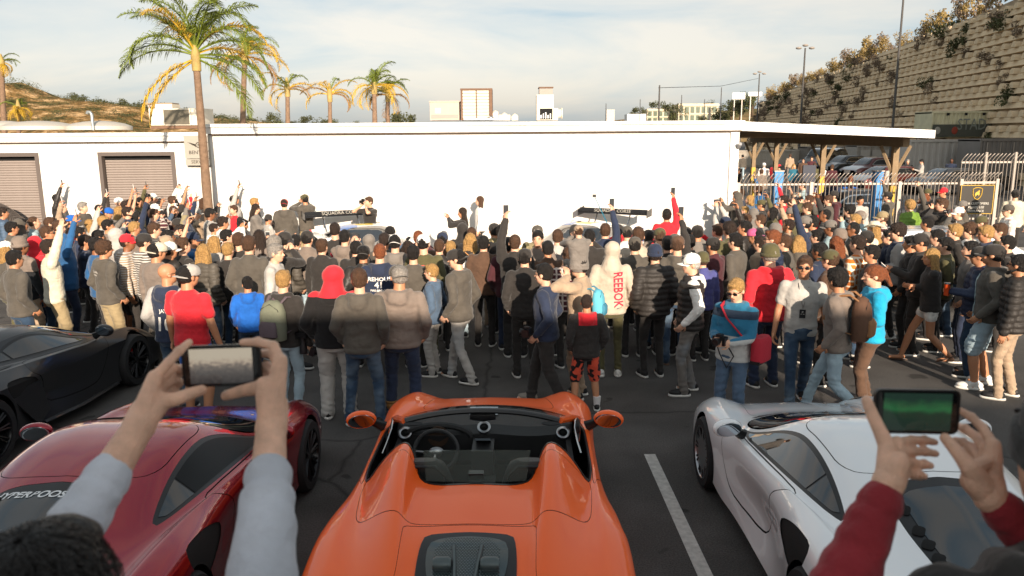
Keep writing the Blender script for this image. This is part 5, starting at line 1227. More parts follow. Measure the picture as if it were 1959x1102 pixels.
# race cars
def race_livery():
    m = bpy.data.materials.new('race_livery'); m.use_nodes = True; n, l = m.node_tree.nodes, m.node_tree.links; b = n['Principled BSDF']; b.inputs['Roughness'].default_value = .35; b.inputs['Coat Weight'].default_value = .6
    t = n.new('ShaderNodeTexCoord'); z = n.new('ShaderNodeTexVoronoi'); z.inputs['Scale'].default_value = 1.9; mpn = n.new('ShaderNodeMapping'); mpn.inputs['Rotation'].default_value = (0, .3, .6); mpn.inputs['Scale'].default_value = (1, .7, 1.4)
    l.new(t.outputs['Object'], mpn.inputs[0]); l.new(mpn.outputs[0], z.inputs['Vector']); s = n.new('ShaderNodeSeparateXYZ'); l.new(z.outputs['Color'], s.inputs[0]); r = n.new('ShaderNodeValToRGB'); r.color_ramp.interpolation = 'CONSTANT'
    e = r.color_ramp.elements; e[0].color = (.75, .74, .72, 1); e[1].position = .42; e[1].color = (.60, .03, .04, 1); q = e.new(.58); q.color = (.03, .16, .50, 1); q = e.new(.72); q.color = (.75, .74, .72, 1); q = e.new(.88); q.color = (.75, .55, .02, 1)
    l.new(s.outputs[0], r.inputs[0]); l.new(r.outputs[0], b.inputs['Base Color']); return m
M_LIV = race_livery()
def race(px, py, Y, rz, label, flip):
    o = sports_coupe(M_LIV, label, 'race car', name='race_car'); p = on_y(px, py, Y); put_at(o, p.x, Y, rz)
    wg = link('rear_wing', None, o, (0, -.85, 1.27)); q = MB(); V = []
    for x in np.linspace(-.92, .92, 15): V += [(x, -.17, .045), (x, -.05, .02), (x, .08, -.01), (x, .17, .0), (x, .17, .012), (x, .08, .012), (x, -.05, .045), (x, -.17, .06)]
    q.add(V, [(i * 8 + k, i * 8 + (k + 1) % 8, (i + 1) * 8 + (k + 1) % 8, (i + 1) * 8 + k) for i in range(14) for k in range(8)]); q.build('blade', M_TRIM, wg)
    for s_ in (-1, 1):
        q = MB(); q.prism([(s_ * .93, -.22, .12), (s_ * .93, .2, .06), (s_ * .93, .2, -.10), (s_ * .93, -.2, -.08)], (s_ * .012, 0, 0)); q.build('endplate', M_TRIM, wg, False)
        q = MB(); q.tube([(s_ * .45, .35, -.38), (s_ * .45, .10, -.12), (s_ * .45, .0, .07), (s_ * .45, -.06, .05)], .018, 6); q.build('swan_neck', M_STEEL, wg)
    f = text(wg, 'SQUADRA CORSE', .125, (0, .20 if flip else -.19, .055), mat('wing_print', srgb('#a9a59c'), .6), 0, ext=.002); f.rotation_euler = (R(-62 if flip else 62), 0, R(180 if flip else 0)); f.location = (0, .172 if flip else -.178, .0)
    q = MB(); q.prism([(-.92, .176, -.04), (.92, .176, -.04), (.92, .10, .10), (-.92, .10, .10)], (0, -.01, 0)); q.build('gurney', M_TRIM, wg, False)
    f.location = (0, .150, .045); f.rotation_euler = (R(-61.5 - 180 + 180), 0, 0); f.rotation_euler = Euler((R(61.5), 0, R(180)), 'XYZ')
    f2_ = text(o, '16' if not flip or px < 900 else '14', .34, (-.30 if px < 900 else .3, 1.0, 1.205), M_PB_, 0, ext=.002, name='race_number'); f2_.rotation_euler = (0, 0, R(180))
    return o
M_PW_ = mat('print_white', srgb('#e8e4dc'), 0.7); M_PB_ = mat('print_black', srgb('#1a1a1c'), 0.7)
race(668, 420, 19.55, -152, 'left race car with colourful livery and high black wing', True)
race(1152, 420, 19.55, 152, 'right race car with colourful livery and high black wing', True)
# ================================================================== palms
M_TRK = mat('palm_trunk', srgb('#7a6350'), .9, bump=1.0, bscale=18, var=.25, vscale=10); M_CRS = mat('palm_crownshaft', srgb('#a08a52'), .7, bump=.5, var=.2)
M_LF = [mat('palm_leaf_green', srgb('#68742a'), .5, var=.35, vscale=8), mat('palm_leaf_yellow', srgb('#bd9a35'), .5, var=.35, vscale=8), mat('palm_leaf_dry', srgb('#8e6a3a'), .6, var=.3, vscale=8)]
for q_ in M_LF: q_.node_tree.nodes['Principled BSDF'].inputs['Specular IOR Level'].default_value = .3
def frond(L, rise, droop, nlf, lf, seed, w=.022, kind=0, twist=0.0):
    """one feather leaf growing along +Y from the origin, arching down; leaflets hang from both sides"""
    rs = random.Random(seed); mb = MB(); pts = []; a = R(rise); p = Vector((0, 0, 0)); N = 16
    for k in range(N + 1):
        pts.append(p.copy()); a -= R(droop) / N * (0.5 + 1.0 * k / N); p = p + Vector((0, math.cos(a), math.sin(a))) * L / N
    mb.tube(pts, [.026 * (1 - .85 * k / N) + .003 for k in range(N + 1)], 5)
    for k in range(nlf):
        t = .14 + .86 * k / nlf; f = t * N; i = min(int(f), N - 1); c = pts[i].lerp(pts[i + 1], f - i); d = (pts[i + 1] - pts[i]).normalized()
        ll = lf * math.sin(math.pi * min(1, .18 + t * .80)) ** .6 * (1 if t < .8 else 1 - (t - .8) * 2)
        for s in (-1, 1):
            l2 = ll * rs.uniform(.75, 1.15); sd = Vector((s, 0, 0)); v0 = (d * rs.uniform(.45, .8) + sd * rs.uniform(.55, .9) + Vector((0, 0, rs.uniform(-.1, .45)))).normalized(); q1 = c + v0 * l2 * .5; v1 = (v0 * .8 + Vector((0, 0, -rs.uniform(.5, 1.1)))).normalized(); q2 = q1 + v1 * l2 * .55
            n = v0.cross(Vector((0, 0, 1))).normalized() * w * rs.uniform(.5, .95) * .45 + Vector((0, 0, w * .2))
            mb.add([c - n * .6, c + n * .6, q1 + n, q1 - n, q2], [(0, 1, 2, 3), (3, 2, 4)])
    return mb.mesh('frond', [M_LF[kind]], smooth=False)
FR = {}
def palm(px_base, px_top, py_top, Y, trad, L, nf, label, rises=(75, 45, 15, -10), sc=1.0, lean_y=0.0, kinds=(0, 0, 1, 1), shaft=True, specs_=None, nlf=46, group='palm trees'):
    top = on_y(px_top, py_top, Y + lean_y); xb = on_y(px_base, 380, Y).x
    t = thing('palm_tree', label, 'palm tree', (xb, Y, 0), group=group); P = []
    for k in range(15): u = k / 14; P.append(Vector(((top.x - xb) * (u ** 1.4), lean_y * u, top.z * u)))
    q = MB(); q.tube(P, [trad * (1.15 - .45 * (k / 14) + .03 * math.sin(k * 2.4)) for k in range(15)], 14); q.build('trunk', M_TRK, t)
    C = P[-1]
    if shaft: q = MB(); q.tube([C - Vector((0, 0, .1)), C + Vector((0, 0, .25)), C + Vector((0, 0, .6))], [trad * .95, trad * 1.05, trad * .3], 10); q.build('crownshaft', M_CRS, t); C = C + Vector((0, 0, .22 * (L / 2)))
    rs = random.Random(px_top)
    sp = specs_ or [(rs.uniform(0, 360), rs.choice(rises) + rs.uniform(-8, 8), None) for k in range(nf)]
    for k, (az, rise, kd, *dr) in enumerate(sp):
        kd = kinds[min(3, int((80 - rise) / 25))] if kd is None else kd; var = k % 3; dr = dr[0] if dr else (95 + 30 * var if rise > -30 else 45); key = (round(L, 2), round(rise / 10), kd, dr)
        if key not in FR: FR[key] = frond(L, round(rise / 10) * 10, dr, nlf, L * .23, len(FR), .024 * max(.8, L / 2), kd)
        o = bpy.data.objects.new('frond', FR[key]); COL.objects.link(o); o.parent = t; o.location = C + Vector((0, 0, .15 * L / 2 * (rise / 80))); o.rotation_euler = (0, R(rs.uniform(-15, 15)), R(az - 90)); s2 = rs.uniform(.85, 1.1) if not specs_ else 1.0; o.scale = (s2, s2, s2)
    return t
# az: 0 = right, 90 = away, 180 = left, 270 = towards us
big = palm(397, 376, 128, 19.9, .115, 2.12, 0, 'tall queen palm with drooping fronds standing before the white wall', specs_=[
    (184, 20, 0, 85), (178, 30, 0, 90), (352, 0, 0, 75), (356, 10, 0, 80), (10, 40, 0), (165, 62, 0, 80), (200, 74, 0, 70), (20, 68, 0, 75), (340, 55, 0), (250, 80, 0), (90, 78, 0), (130, 68, 0), (300, 70, 0), (212, -20, 1, 65), (197, -30, 1, 55), (345, -15, 0, 60), (35, 30, 1), (150, 74, 0), (230, 62, 0), (5, 56, 1), (190, 50, 0), (170, 82, 0), (320, 82, 0), (350, 78, 0), (260, 60, 1)], nlf=60, group=None)
palm(461, 468, 118, 27, .115, 1.6, 20, 'second palm behind the tall queen palm', rises=(70, 50, 30, 5), kinds=(0, 1, 1, 2), group=None)
palm(553, 550, 180, 30, .11, 1.15, 0, 'small palm with one long yellow frond to the right', specs_=[(88, 70, 0), (180, 45, 1), (170, 20, 1), (5, 35, 1), (350, 30, 2), (20, 75, 0), (200, 72, 1), (270, 50, 0), (230, -10, 1), (120, 60, 0), (30, 15, 1)], nlf=34, group=None)
palm(634, 631, 190, 30, .10, 1.25, 0, 'small palm with wide yellow fronds left of centre', specs_=[(180, 40, 2), (190, 20, 1), (0, 45, 1), (10, 60, 1), (160, 62, 1), (350, 15, 2), (90, 70, 0), (270, 60, 1), (30, 30, 1)], nlf=34, group=None)
palm(720, 716, 175, 30, .115, 1.4, 18, 'taller green palm left of the beige roof box', rises=(80, 55, 30, 10), kinds=(0, 0, 1, 1), group=None)
palm(744, 742, 190, 31, .10, 1.1, 14, 'shorter palm touching the taller green palm', rises=(70, 45, 25, 0), kinds=(0, 0, 2, 2), group=None)
palm(18, 3, 125, 44, .17, 1.05, 16, 'slender fan palm at the far left edge', rises=(70, 40, 10, -10), group=None)
palm(40, 36, 214, 40, .12, .95, 14, 'low palm below the hill at the left edge', rises=(60, 30, 0, 0), kinds=(0, 0, 1, 1), group=None)
# ================================================================== hills
def hillmat(name, c1, c2, c3, sc=.05):
    m = bpy.data.materials.new(name); m.use_nodes = True; n, l = m.node_tree.nodes, m.node_tree.links; b = n['Principled BSDF']; b.inputs['Roughness'].default_value = .95; b.inputs['Specular IOR Level'].default_value = .1
    t = n.new('ShaderNodeTexCoord'); z = n.new('ShaderNodeTexNoise'); z.inputs['Scale'].default_value = sc; z.inputs['Detail'].default_value = 9; z.inputs['Roughness'].default_value = .65; l.new(t.outputs['Object'], z.inputs['Vector'])
    r = n.new('ShaderNodeValToRGB'); e = r.color_ramp.elements; e[0].position = .38; e[0].color = (*c1, 1); e[1].position = .62; e[1].color = (*c3, 1); q = e.new(.50); q.color = (*c2, 1); l.new(z.outputs['Fac'], r.inputs[0]); l.new(r.outputs[0], b.inputs['Base Color'])
    z2 = n.new('ShaderNodeTexNoise'); z2.inputs['Scale'].default_value = sc * 5; z2.inputs['Detail'].default_value = 6; l.new(t.outputs['Object'], z2.inputs['Vector']); q = n.new('ShaderNodeBump'); q.inputs['Strength'].default_value = 1; q.inputs['Distance'].default_value = 2.0; l.new(z2.outputs['Fac'], q.inputs['Height']); l.new(q.outputs[0], b.inputs['Normal']); return m
def hill(prof, Y, name, m_, depth=120, rows=14, rough=1.0, front=70):
    """ridge seen at distance Y; prof = (px, py) of the skyline; slopes forward to the ground"""
    xs = np.linspace(prof[0][0], prof[-1][0], 160); ys = np.interp(xs, [p[0] for p in prof], [p[1] for p in prof]); mb = MB(); V = []
    for j in range(rows + 1):
        u = j / rows
        for i, (px, py) in enumerate(zip(xs, ys)):
            top = on_y(px, py, Y); z = top.z * (1 - (1 - u) ** 1.5 if False else math.sin(u * math.pi / 2)); yy = Y - front * (1 - u)
            nzv = noise.fractal(Vector((top.x * .02, yy * .02, 3.1)), 1.0, 2.0, 5) * rough * top.z * .16 * math.sin(math.pi * min(1, u * 1.0)) if u < 1 else noise.fractal(Vector((top.x * .08, 1.0, 3.1)), 1, 2, 4) * rough * .5
            V.append((top.x * (yy / Y) ** .2, yy, z + nzv))
    n = len(xs); F = [(j * n + i, j * n + i + 1, (j + 1) * n + i + 1, (j + 1) * n + i) for j in range(rows) for i in range(n - 1)]
    B = len(V); V += [(V[rows * n + i][0], Y + depth, -2) for i in range(n)]; F += [(rows * n + i, rows * n + i + 1, B + i + 1, B + i) for i in range(n - 1)]
    mb.add(V, F); return struct(name, mb, m_, True, 180), (xs, ys)
hill([(-260, 150), (-60, 158), (0, 160), (40, 158), (55, 165), (100, 184), (170, 196), (245, 205), (310, 212), (360, 224), (460, 232), (560, 240), (640, 246), (720, 252)], 260, 'hill', hillmat('hill_scrub', srgb('#4a4a2c'), srgb('#8a6c42'), srgb('#d6b284'), .16), rough=2.2)
hill([(900, 246), (1130, 236), (1200, 228), (1270, 222), (1340, 216), (1420, 208), (1500, 208), (1700, 215)], 420, 'far_hill', hillmat('far_hill_scrub', srgb('#5a5638'), srgb('#7d6a48'), srgb('#9c8260'), .03), front=120)
M_CAN = mat('shrub_leaf', srgb('#46492a'), .8, var=.4, vscale=.6); M_CAN2 = mat('dry_shrub', srgb('#8f7a4a'), .8, var=.4, vscale=.8); M_CAN3 = mat('grey_shrub', srgb('#7d6d5c'), .9, var=.4, vscale=.8); M_BARK = mat('bark', srgb('#5a4a3a'), .9)
def crown_mesh(seed, n, rx, ry, rz, leaf, m_, flat=1.0):
    rs = random.Random(seed); mb = MB(); lumps = [(Vector((rs.uniform(-.7, .7) * rx, rs.uniform(-.7, .7) * ry, rs.uniform(-.35, .8) * rz)), rs.uniform(.3, .55)) for _ in range(9)]
    for _ in range(n):
        c, r_ = rs.choice(lumps); d = Vector((rs.gauss(0, 1), rs.gauss(0, 1), rs.gauss(0, 1))).normalized() * rs.uniform(.5, 1.05) * r_; p = c + Vector((d.x * rx, d.y * ry, d.z * rz * flat))
        a = Vector((rs.gauss(0, 1), rs.gauss(0, 1), rs.gauss(0, 1))).normalized() * leaf * rs.uniform(.6, 1.3); b = a.cross(Vector((rs.gauss(0, 1), rs.gauss(0, 1), rs.gauss(0, 1)))).normalized() * leaf * .6
        mb.add([p - a, p - b, p + a, p + b], [(0, 1, 2, 3)])
    return mb.mesh('crown', [m_], smooth=False)
CR = {k: [crown_mesh(s + 31 * i, 650, 1, 1, 1, .09, m_) for s in range(3)] for i, (k, m_) in enumerate((('green', M_CAN), ('dry', M_CAN2), ('grey', M_CAN3)))}
tm = MB(); tm.tube([(0, 0, -1.2), (.05, 0, -.5), (-.08, .05, .1)], [.10, .07, .03], 6); tm.tube([(.03, 0, -.6), (.35, .1, .1)], [.05, .02], 5); tm.tube([(.03, 0, -.6), (-.35, -.1, .15)], [.05, .02], 5); TM = tm.mesh('trunk', [M_BARK])
def tree(p, r, label, kind='green', cat='tree', squash=.9, trunk=True, group=None, name='tree'):
    t = thing(name, label, cat, p, random.uniform(0, 6.28), group); t.scale = (r, r, r * squash)
    o = bpy.data.objects.new('crown', random.choice(CR[kind])); COL.objects.link(o); o.parent = t; o.location = (0, 0, .75)
    if trunk: o = bpy.data.objects.new('trunk', TM); COL.objects.link(o); o.parent = t; o.location = (0, 0, .75)
    return t
rs = random.Random(4)
for px in list(range(150, 640, 17)):      # trees dotted along the left ridge
    py = np.interp(px, [60, 170, 245, 310, 360, 460, 560, 640], [168, 198, 207, 214, 226, 233, 240, 246]) + rs.uniform(-3, 4)
    p = on_y(px + rs.uniform(-6, 6), py, 255); tree((p.x, p.y, p.z - 1.5), rs.uniform(1.6, 3.2), 'small dark tree on the ridge line of the left hill', group='trees along the ridge of the left hill')
for px, py, r_, lb2 in ((632, 232, 1.5, 'round dark bush behind the small centre palm'), (748, 226, 1.6, 'round dark bush between the two right palms'), (772, 228, 1.7, 'rightmost round dark bush beside the palms'), (682, 238, .8, 'tiny bush on the roof line left of the tall palm')):
    p = on_y(px, py, 60); tree((p.x, p.y, p.z - r_ * 1.0), r_ * .55, lb2, trunk=False, cat='bush', name='bush', squash=1.3)
# hillside house, offices and lamp posts at right
m = MB(); rs = random.Random(21)      # scrub clumps scattered over the hillside
V_, F_ = [tuple(v.co) for v in CR['green'][0].vertices[:4 * 70]], [(4 * k, 4 * k + 1, 4 * k + 2, 4 * k + 3) for k in range(70)]
hob = bpy.data.objects['hill']; hv = [v.co.copy() for v in hob.data.vertices][:160 * 15]
for k in range(420):
    p = rs.choice(hv[160 * 5:]); r_ = rs.uniform(.8, 2.4)
    if noise.noise(p * .03) < -.15: continue
    m.add([(p.x + x * r_ * 1.5, p.y + y * r_ - .5, p.z + z * r_ * .8) for x, y, z in V_], F_)
o = m.build('hillside_scrub', M_CAN, None, False); tag(o, 'dark green scrub clumps scattered over the dry left hill', 'scrub', kind='stuff')
q = on_y(305, 200, 250); t = thing('hilltop_house', 'little flat-roofed house on top of the left hill', 'house', (q.x, 250, q.z - 2.2)); m = MB(); m.box(-3.6, 3.6, 0, 4, 0, 2.2); m.build('wall', M_HV, t, False); m = MB(); m.box(-4.2, 4.2, -.5, 4.5, 2.2, 2.7); m.build('roof', mat('roof_brown', srgb('#8a7a68'), .8), t, False)
for k in range(3): m = MB(); m.box(-3 + k * 2.2, -1.6 + k * 2.2, -.05, .05, .6, 1.6); m.build('window', M_CARGLASS, t, False)
M_OFF = mat('office_cream', srgb('#c8bca4'), .8); M_OG = mat('office_glass', srgb('#55604f'), .2)
for px0, px1, py0, py1, Y, lab in ((1238, 1292, 208, 224, 330, 'cream two-storey office block, left one on the hillside'), (1298, 1375, 198, 222, 320, 'cream two-storey office block, right one on the hillside')):
    a, b2 = on_y(px0, py1, Y), on_y(px1, py0, Y); t = thing('office_building', lab, 'building', (a.x, Y, a.z - 3)); w, h = b2.x - a.x, b2.z - a.z + 3; m = MB(); m.box(0, w, .3, 15, 0, h); m.build('wall', M_OFF, t, False)
    for r2 in range(2):
        m = MB(); m.box(-.2, w + .2, -.1, .4, h * (.45 + .42 * r2), h * (.52 + .45 * r2)); m.build('floor_band', M_OFF, t, False)
        nw = int(w / 2.2)
        for k in range(nw): m = MB(); m.box(k * 2.2 + .4, k * 2.2 + 1.9, .1, .29, h * (.12 + .42 * r2), h * (.42 + .42 * r2)); m.build('window', M_OG, t, False)
for i, (px, py, Y, r_) in enumerate(((1225, 214, 310, 3.0), (1260, 205, 340, 4), (1290, 212, 312, 4.5), (1330, 206, 335, 3), (1360, 202, 330, 4), (1385, 212, 280, 4.5), (1400, 204, 260, 4), (1418, 196, 240, 4.2), (1210, 220, 320, 2.6), (1440, 190, 230, 3.5), (1378, 222, 250, 3.4), (1345, 226, 300, 2.5))):
    p = on_y(px, py, Y); tree((p.x, p.y, p.z - r_), r_, ('bushy green tree on the distant right hillside' if i % 2 else 'olive tree between the distant office blocks'), group='trees on the distant right hillside')
def board(px0, px1, py0, py1, Y, label):
    a, b2 = on_y(px0, py1, Y), on_y(px1, py0, Y); t = thing('billboard', label, 'billboard', (a.x, Y, a.z)); w = b2.x - a.x; h = b2.z - a.z; m = MB(); m.box(0, w, 0, .3, 0, h); m.build('panel', MATS['white_metal'], t, False)
    for k in (.2, .8): m = MB(); m.box(w * k - .1, w * k + .1, .3, .6, -a.z, h); m.build('post', M_FEN, t, False)
board(1401, 1426, 177, 190, 190, 'left white billboard on the far right hillside'); board(1432, 1458, 176, 184, 180, 'right white billboard next to the dry hillside grass')
def lamp(px, py0, py1, Y, label, r_=.14, heads=True):
    a = on_y(px, py1, Y); z1 = on_y(px, py0, Y).z; t = thing('lamp_post', label, 'lamp post', (a.x, Y, 0)); m = MB(); m.tube([(0, 0, 0), (0, 0, z1 * .6), (0, 0, z1)], [r_, r_ * .8, r_ * .6], 8); m.build('pole', mat('pole_dark', srgb('#4c4a48'), .6), t)
    if heads:
        for s_ in (-1, 0, 1): m = MB(); m.ellipsoid((s_ * r_ * 5, 0, z1 + r_ * (2 if s_ == 0 else 0)), (r_ * 2.4, r_ * 2, r_), None, 10, 6); m.build('lamp_head', M_FEN, t)
lamp(1721, -40, 85, 60, 'tallest dark lamp post above the planted retaining wall', .11); lamp(1536, 92, 165, 100, 'multi-headed lamp post above the left end of the retaining wall', .16); lamp(1451, 141, 180, 150, 'small multi-headed lamp post beside the billboards', .17)
lamp(1379, 167, 200, 200, 'lamp post left of the billboards on the hillside', .17, False); lamp(1260, 163, 228, 90, 'wooden utility pole rising before the office blocks', .13, False); lamp(1303, 182, 220, 160, 'thin pole between the two office blocks', .12, False); lamp(1347, 190, 222, 160, 'thin pole before the right office block', .12, False); lamp(1159, 198, 226, 160, 'solitary thin pole left of the far hillside', .11, False); lamp(1224, 190, 226, 160, 'thin pole by the low white far wall', .11, False)
lamp(1357, 206, 230, 60, 'short pale concrete pole near the workshop roof end', .13, False)
m = MB(); p0, p1 = on_y(1260, 168, 90), on_y(1451, 150, 150)
m.tube([p0, p0.lerp(p1, .5) - Vector((0, 0, .6)), p1], .03, 4); o = m.build('power_line', M_GAP, None); tag(o, 'thin power line from the utility pole to the lamp posts', 'cable')
q = on_y(1168, 222, 200); m = MB(); m.box(-1, 1, 0, 2, -8, 1.6); o = m.build('chimney_stack', M_CG, None, False, loc=q); tag(o, 'short grey concrete stack on the horizon', 'chimney')
a, b2 = on_y(1200, 224, 240), on_y(1236, 218, 240); m = MB(); m.box(a.x, b2.x, 240, 246, 0, b2.z); o = m.build('low_far_building', MATS['white_metal'], None, False); tag(o, 'long low white building on the far horizon', 'building')
# ================================================================== planted crib retaining wall on the right
# runs away from us at the right: base line from (23, 38) heading 11.6 degrees to the right
W0 = Vector((on_y(1990, 300, 46).x, 46, 0)); W1 = Vector((on_y(1425, 300, 165).x, 165, 0))
dirw = (W1 - W0); LW = dirw.length; dirw.normalize(); W0 = W0 - dirw * 26; LW += 26; nrm = Vector((-dirw.y, dirw.x, 0))
bat = .30       # the face leans back as it rises
ztop = lambda u: np.interp(u, [0, .10, .3, .55, .8, 1.0], [14.5, 14.0, 12.6, 11.6, 10.8, 9.6])
M_CONC = mat('crib_concrete', srgb('#e0c9a6'), .92, bump=.3, bscale=6, var=.15, vscale=.5); M_SOIL = mat('crib_soil', srgb('#ad9a80'), .95, var=.3, vscale=.8)
rw = thing('retaining_wall', 'tall stepped concrete crib retaining wall with dry planting at right', 'wall', tuple(W0))
ROWH = .95; NR = 15
def wp_(s, z, out=0.0): return dirw * s + (-nrm) * 0 + nrm * (out) * 1.0 + Vector((0, 0, z)) - nrm * (bat * z)
m = MB(); P, Q = [], []
for k in range(41): s = LW * k / 40; z = float(ztop(k / 40)); P.append(wp_(s, 0, -.30)); Q.append(wp_(s, z, -.30))
m.sheet(P, Q); T0 = [q - nrm * 40 + Vector((0, 0, 2.5)) for q in Q]; m.sheet(Q, T0); m.build('soil_face', M_SOIL, rw)
for r_ in range(NR):
    z = r_ * ROWH; smax = LW
    for k in range(200):
        if ztop(1 - k / 200) < z + ROWH * .5: smax = LW * (1 - k / 200)
        else: break
    if ztop(0) < z: break
    m = MB(); n = 24; A_, B_, C_, D_ = [], [], [], []
    for k in range(n + 1): s = smax * k / n; A_.append(wp_(s, z, .10)); B_.append(wp_(s, z + .36, .10)); C_.append(wp_(s, z + .38, -.32)); D_.append(wp_(s, z, -.32))
    m.sheet(A_, B_); m.sheet(B_, C_); m.sheet(D_, A_); m.build('ledge', M_CONC, rw, False)
blk = MB(); pr = [(.34 * math.cos(R(a)), .40 * math.sin(R(a))) for a in range(0, 181, 30)]
blk.add([(x, -.0, z) for x, z in pr] + [(x, .62, z) for x, z in pr], [tuple(range(7))[::-1], tuple(range(7, 14))] + [(i, i + 1, i + 8, i + 7) for i in range(6)] + [(6, 0, 7, 13)])
bme = blk.mesh('planter_block', [M_CONC], smooth=False); rotb = math.atan2(nrm.y, nrm.x) - math.pi / 2
cand = []
for r_ in range(NR):
    for k in range(int(LW / 1.55)):
        s = (k + .5 * (r_ % 2)) * 1.55; z = r_ * ROWH + .38
        if ztop(min(1, s / LW)) > z + .4: cand.append((s, z))
cand.sort(key=lambda c: (W0 + dirw * c[0]).length)
vis = []
from bisect import bisect
for s, z in cand:
    p = W0 + wp_(s, z); v = CAM_M.inverted() @ p
    vis.append((v.x / -v.z * FPX + 979.5 < 1990 and v.x / -v.z * FPX + 979.5 > 1400, s, z))
near_ = [c for c in vis if c[0]][:290]; ns = set((c[1], c[2]) for c in near_)
for _, s, z in near_:
    o = bpy.data.objects.new('planter_block', bme); COL.objects.link(o); o.parent = rw; o.location = wp_(s, z, -.28); o.rotation_euler = (0, 0, rotb)
m = MB(); rotm = Matrix.Rotation(rotb, 4, 'Z')
for _, s, z in vis:
    if (s, z) not in ns and (_ or False): M = Matrix.Translation(wp_(s, z, -.28)) @ rotm; m.add([M @ Vector(v) for v in blk.v], blk.f)
o = m.build('planter_blocks', M_CONC, rw, False); o['kind'] = 'stuff'
rs = random.Random(11); nsh = 0
for k in range(420):
    s = rs.uniform(14, LW); u = s / LW; z = rs.uniform(0, 1) ** .8 * (float(ztop(u)) - .3); p = W0 + wp_(s, z, .05)
    dens = .35 + .65 * (z / float(ztop(u))) * (.4 + .6 * math.sin(s * .11 + z) ** 2)
    if u > .45: dens += .3
    if rs.random() > dens or nsh > 165: continue
    nsh += 1; r_ = rs.uniform(.4, .95) * (1 + .5 * u)
    kd_ = 'grey' if rs.random() < .85 else 'green'
    t = tree((p.x, p.y, p.z - r_ * .9), r_, '%s %s shrub on the %s rows of the retaining wall, %s stretch' % ('large' if r_ > 1.1 else 'small' if r_ < .75 else 'middling', 'dry grey' if kd_ == 'grey' else 'dark green', 'upper' if z > ztop(u) * .66 else 'lower' if z < ztop(u) * .33 else 'middle', 'near' if u < .35 else 'far' if u > .7 else 'central'), kd_, 'shrub', rs.uniform(.7, 1.1), False, 'shrubs growing out of the retaining wall', 'shrub')
for k in range(60):
    s = 16 + (LW - 16) * k / 60 + rs.uniform(-1, 1); p = W0 + wp_(s, float(ztop(min(1, s / LW))), -.6); r_ = rs.uniform(.5, 1.3)
    tree((p.x, p.y, p.z - r_ * .35), r_, '%s sunlit dry bush along the top of the retaining wall, %s stretch' % ('tall' if r_ > .95 else 'low', 'right-hand' if k < 15 else 'far left' if k > 44 else 'central right' if k < 30 else 'central left'), 'dry' if rs.random() < .7 else 'grey', 'shrub', rs.uniform(.8, 1.5), False, 'bushes along the top of the retaining wall', 'shrub')
for px, py, r_, lb2 in ((1815, 62, 1.5, 'large yellow-green bush overhanging the top of the retaining wall'), (1838, 92, 1.2, 'dark green bush below the large yellow-green one'), (1930, 195, 1.1, 'dark green bush above the high cream container'), (1925, 50, 1.2, 'tall dry bush at the right end of the wall top')):
    d = ray(px, py); best = None      # where the sight line meets the battered face
    for k in range(800):
        p = Vector((0, 0, CAM_H)) + d * (k * .15); v = p - W0
        if v.dot(nrm) + bat * p.z < 0: best = p; break
    if best: tree((best.x, best.y, best.z - r_ * .8), r_, lb2, 'green', 'bush', 1.0, False, None, 'bush')
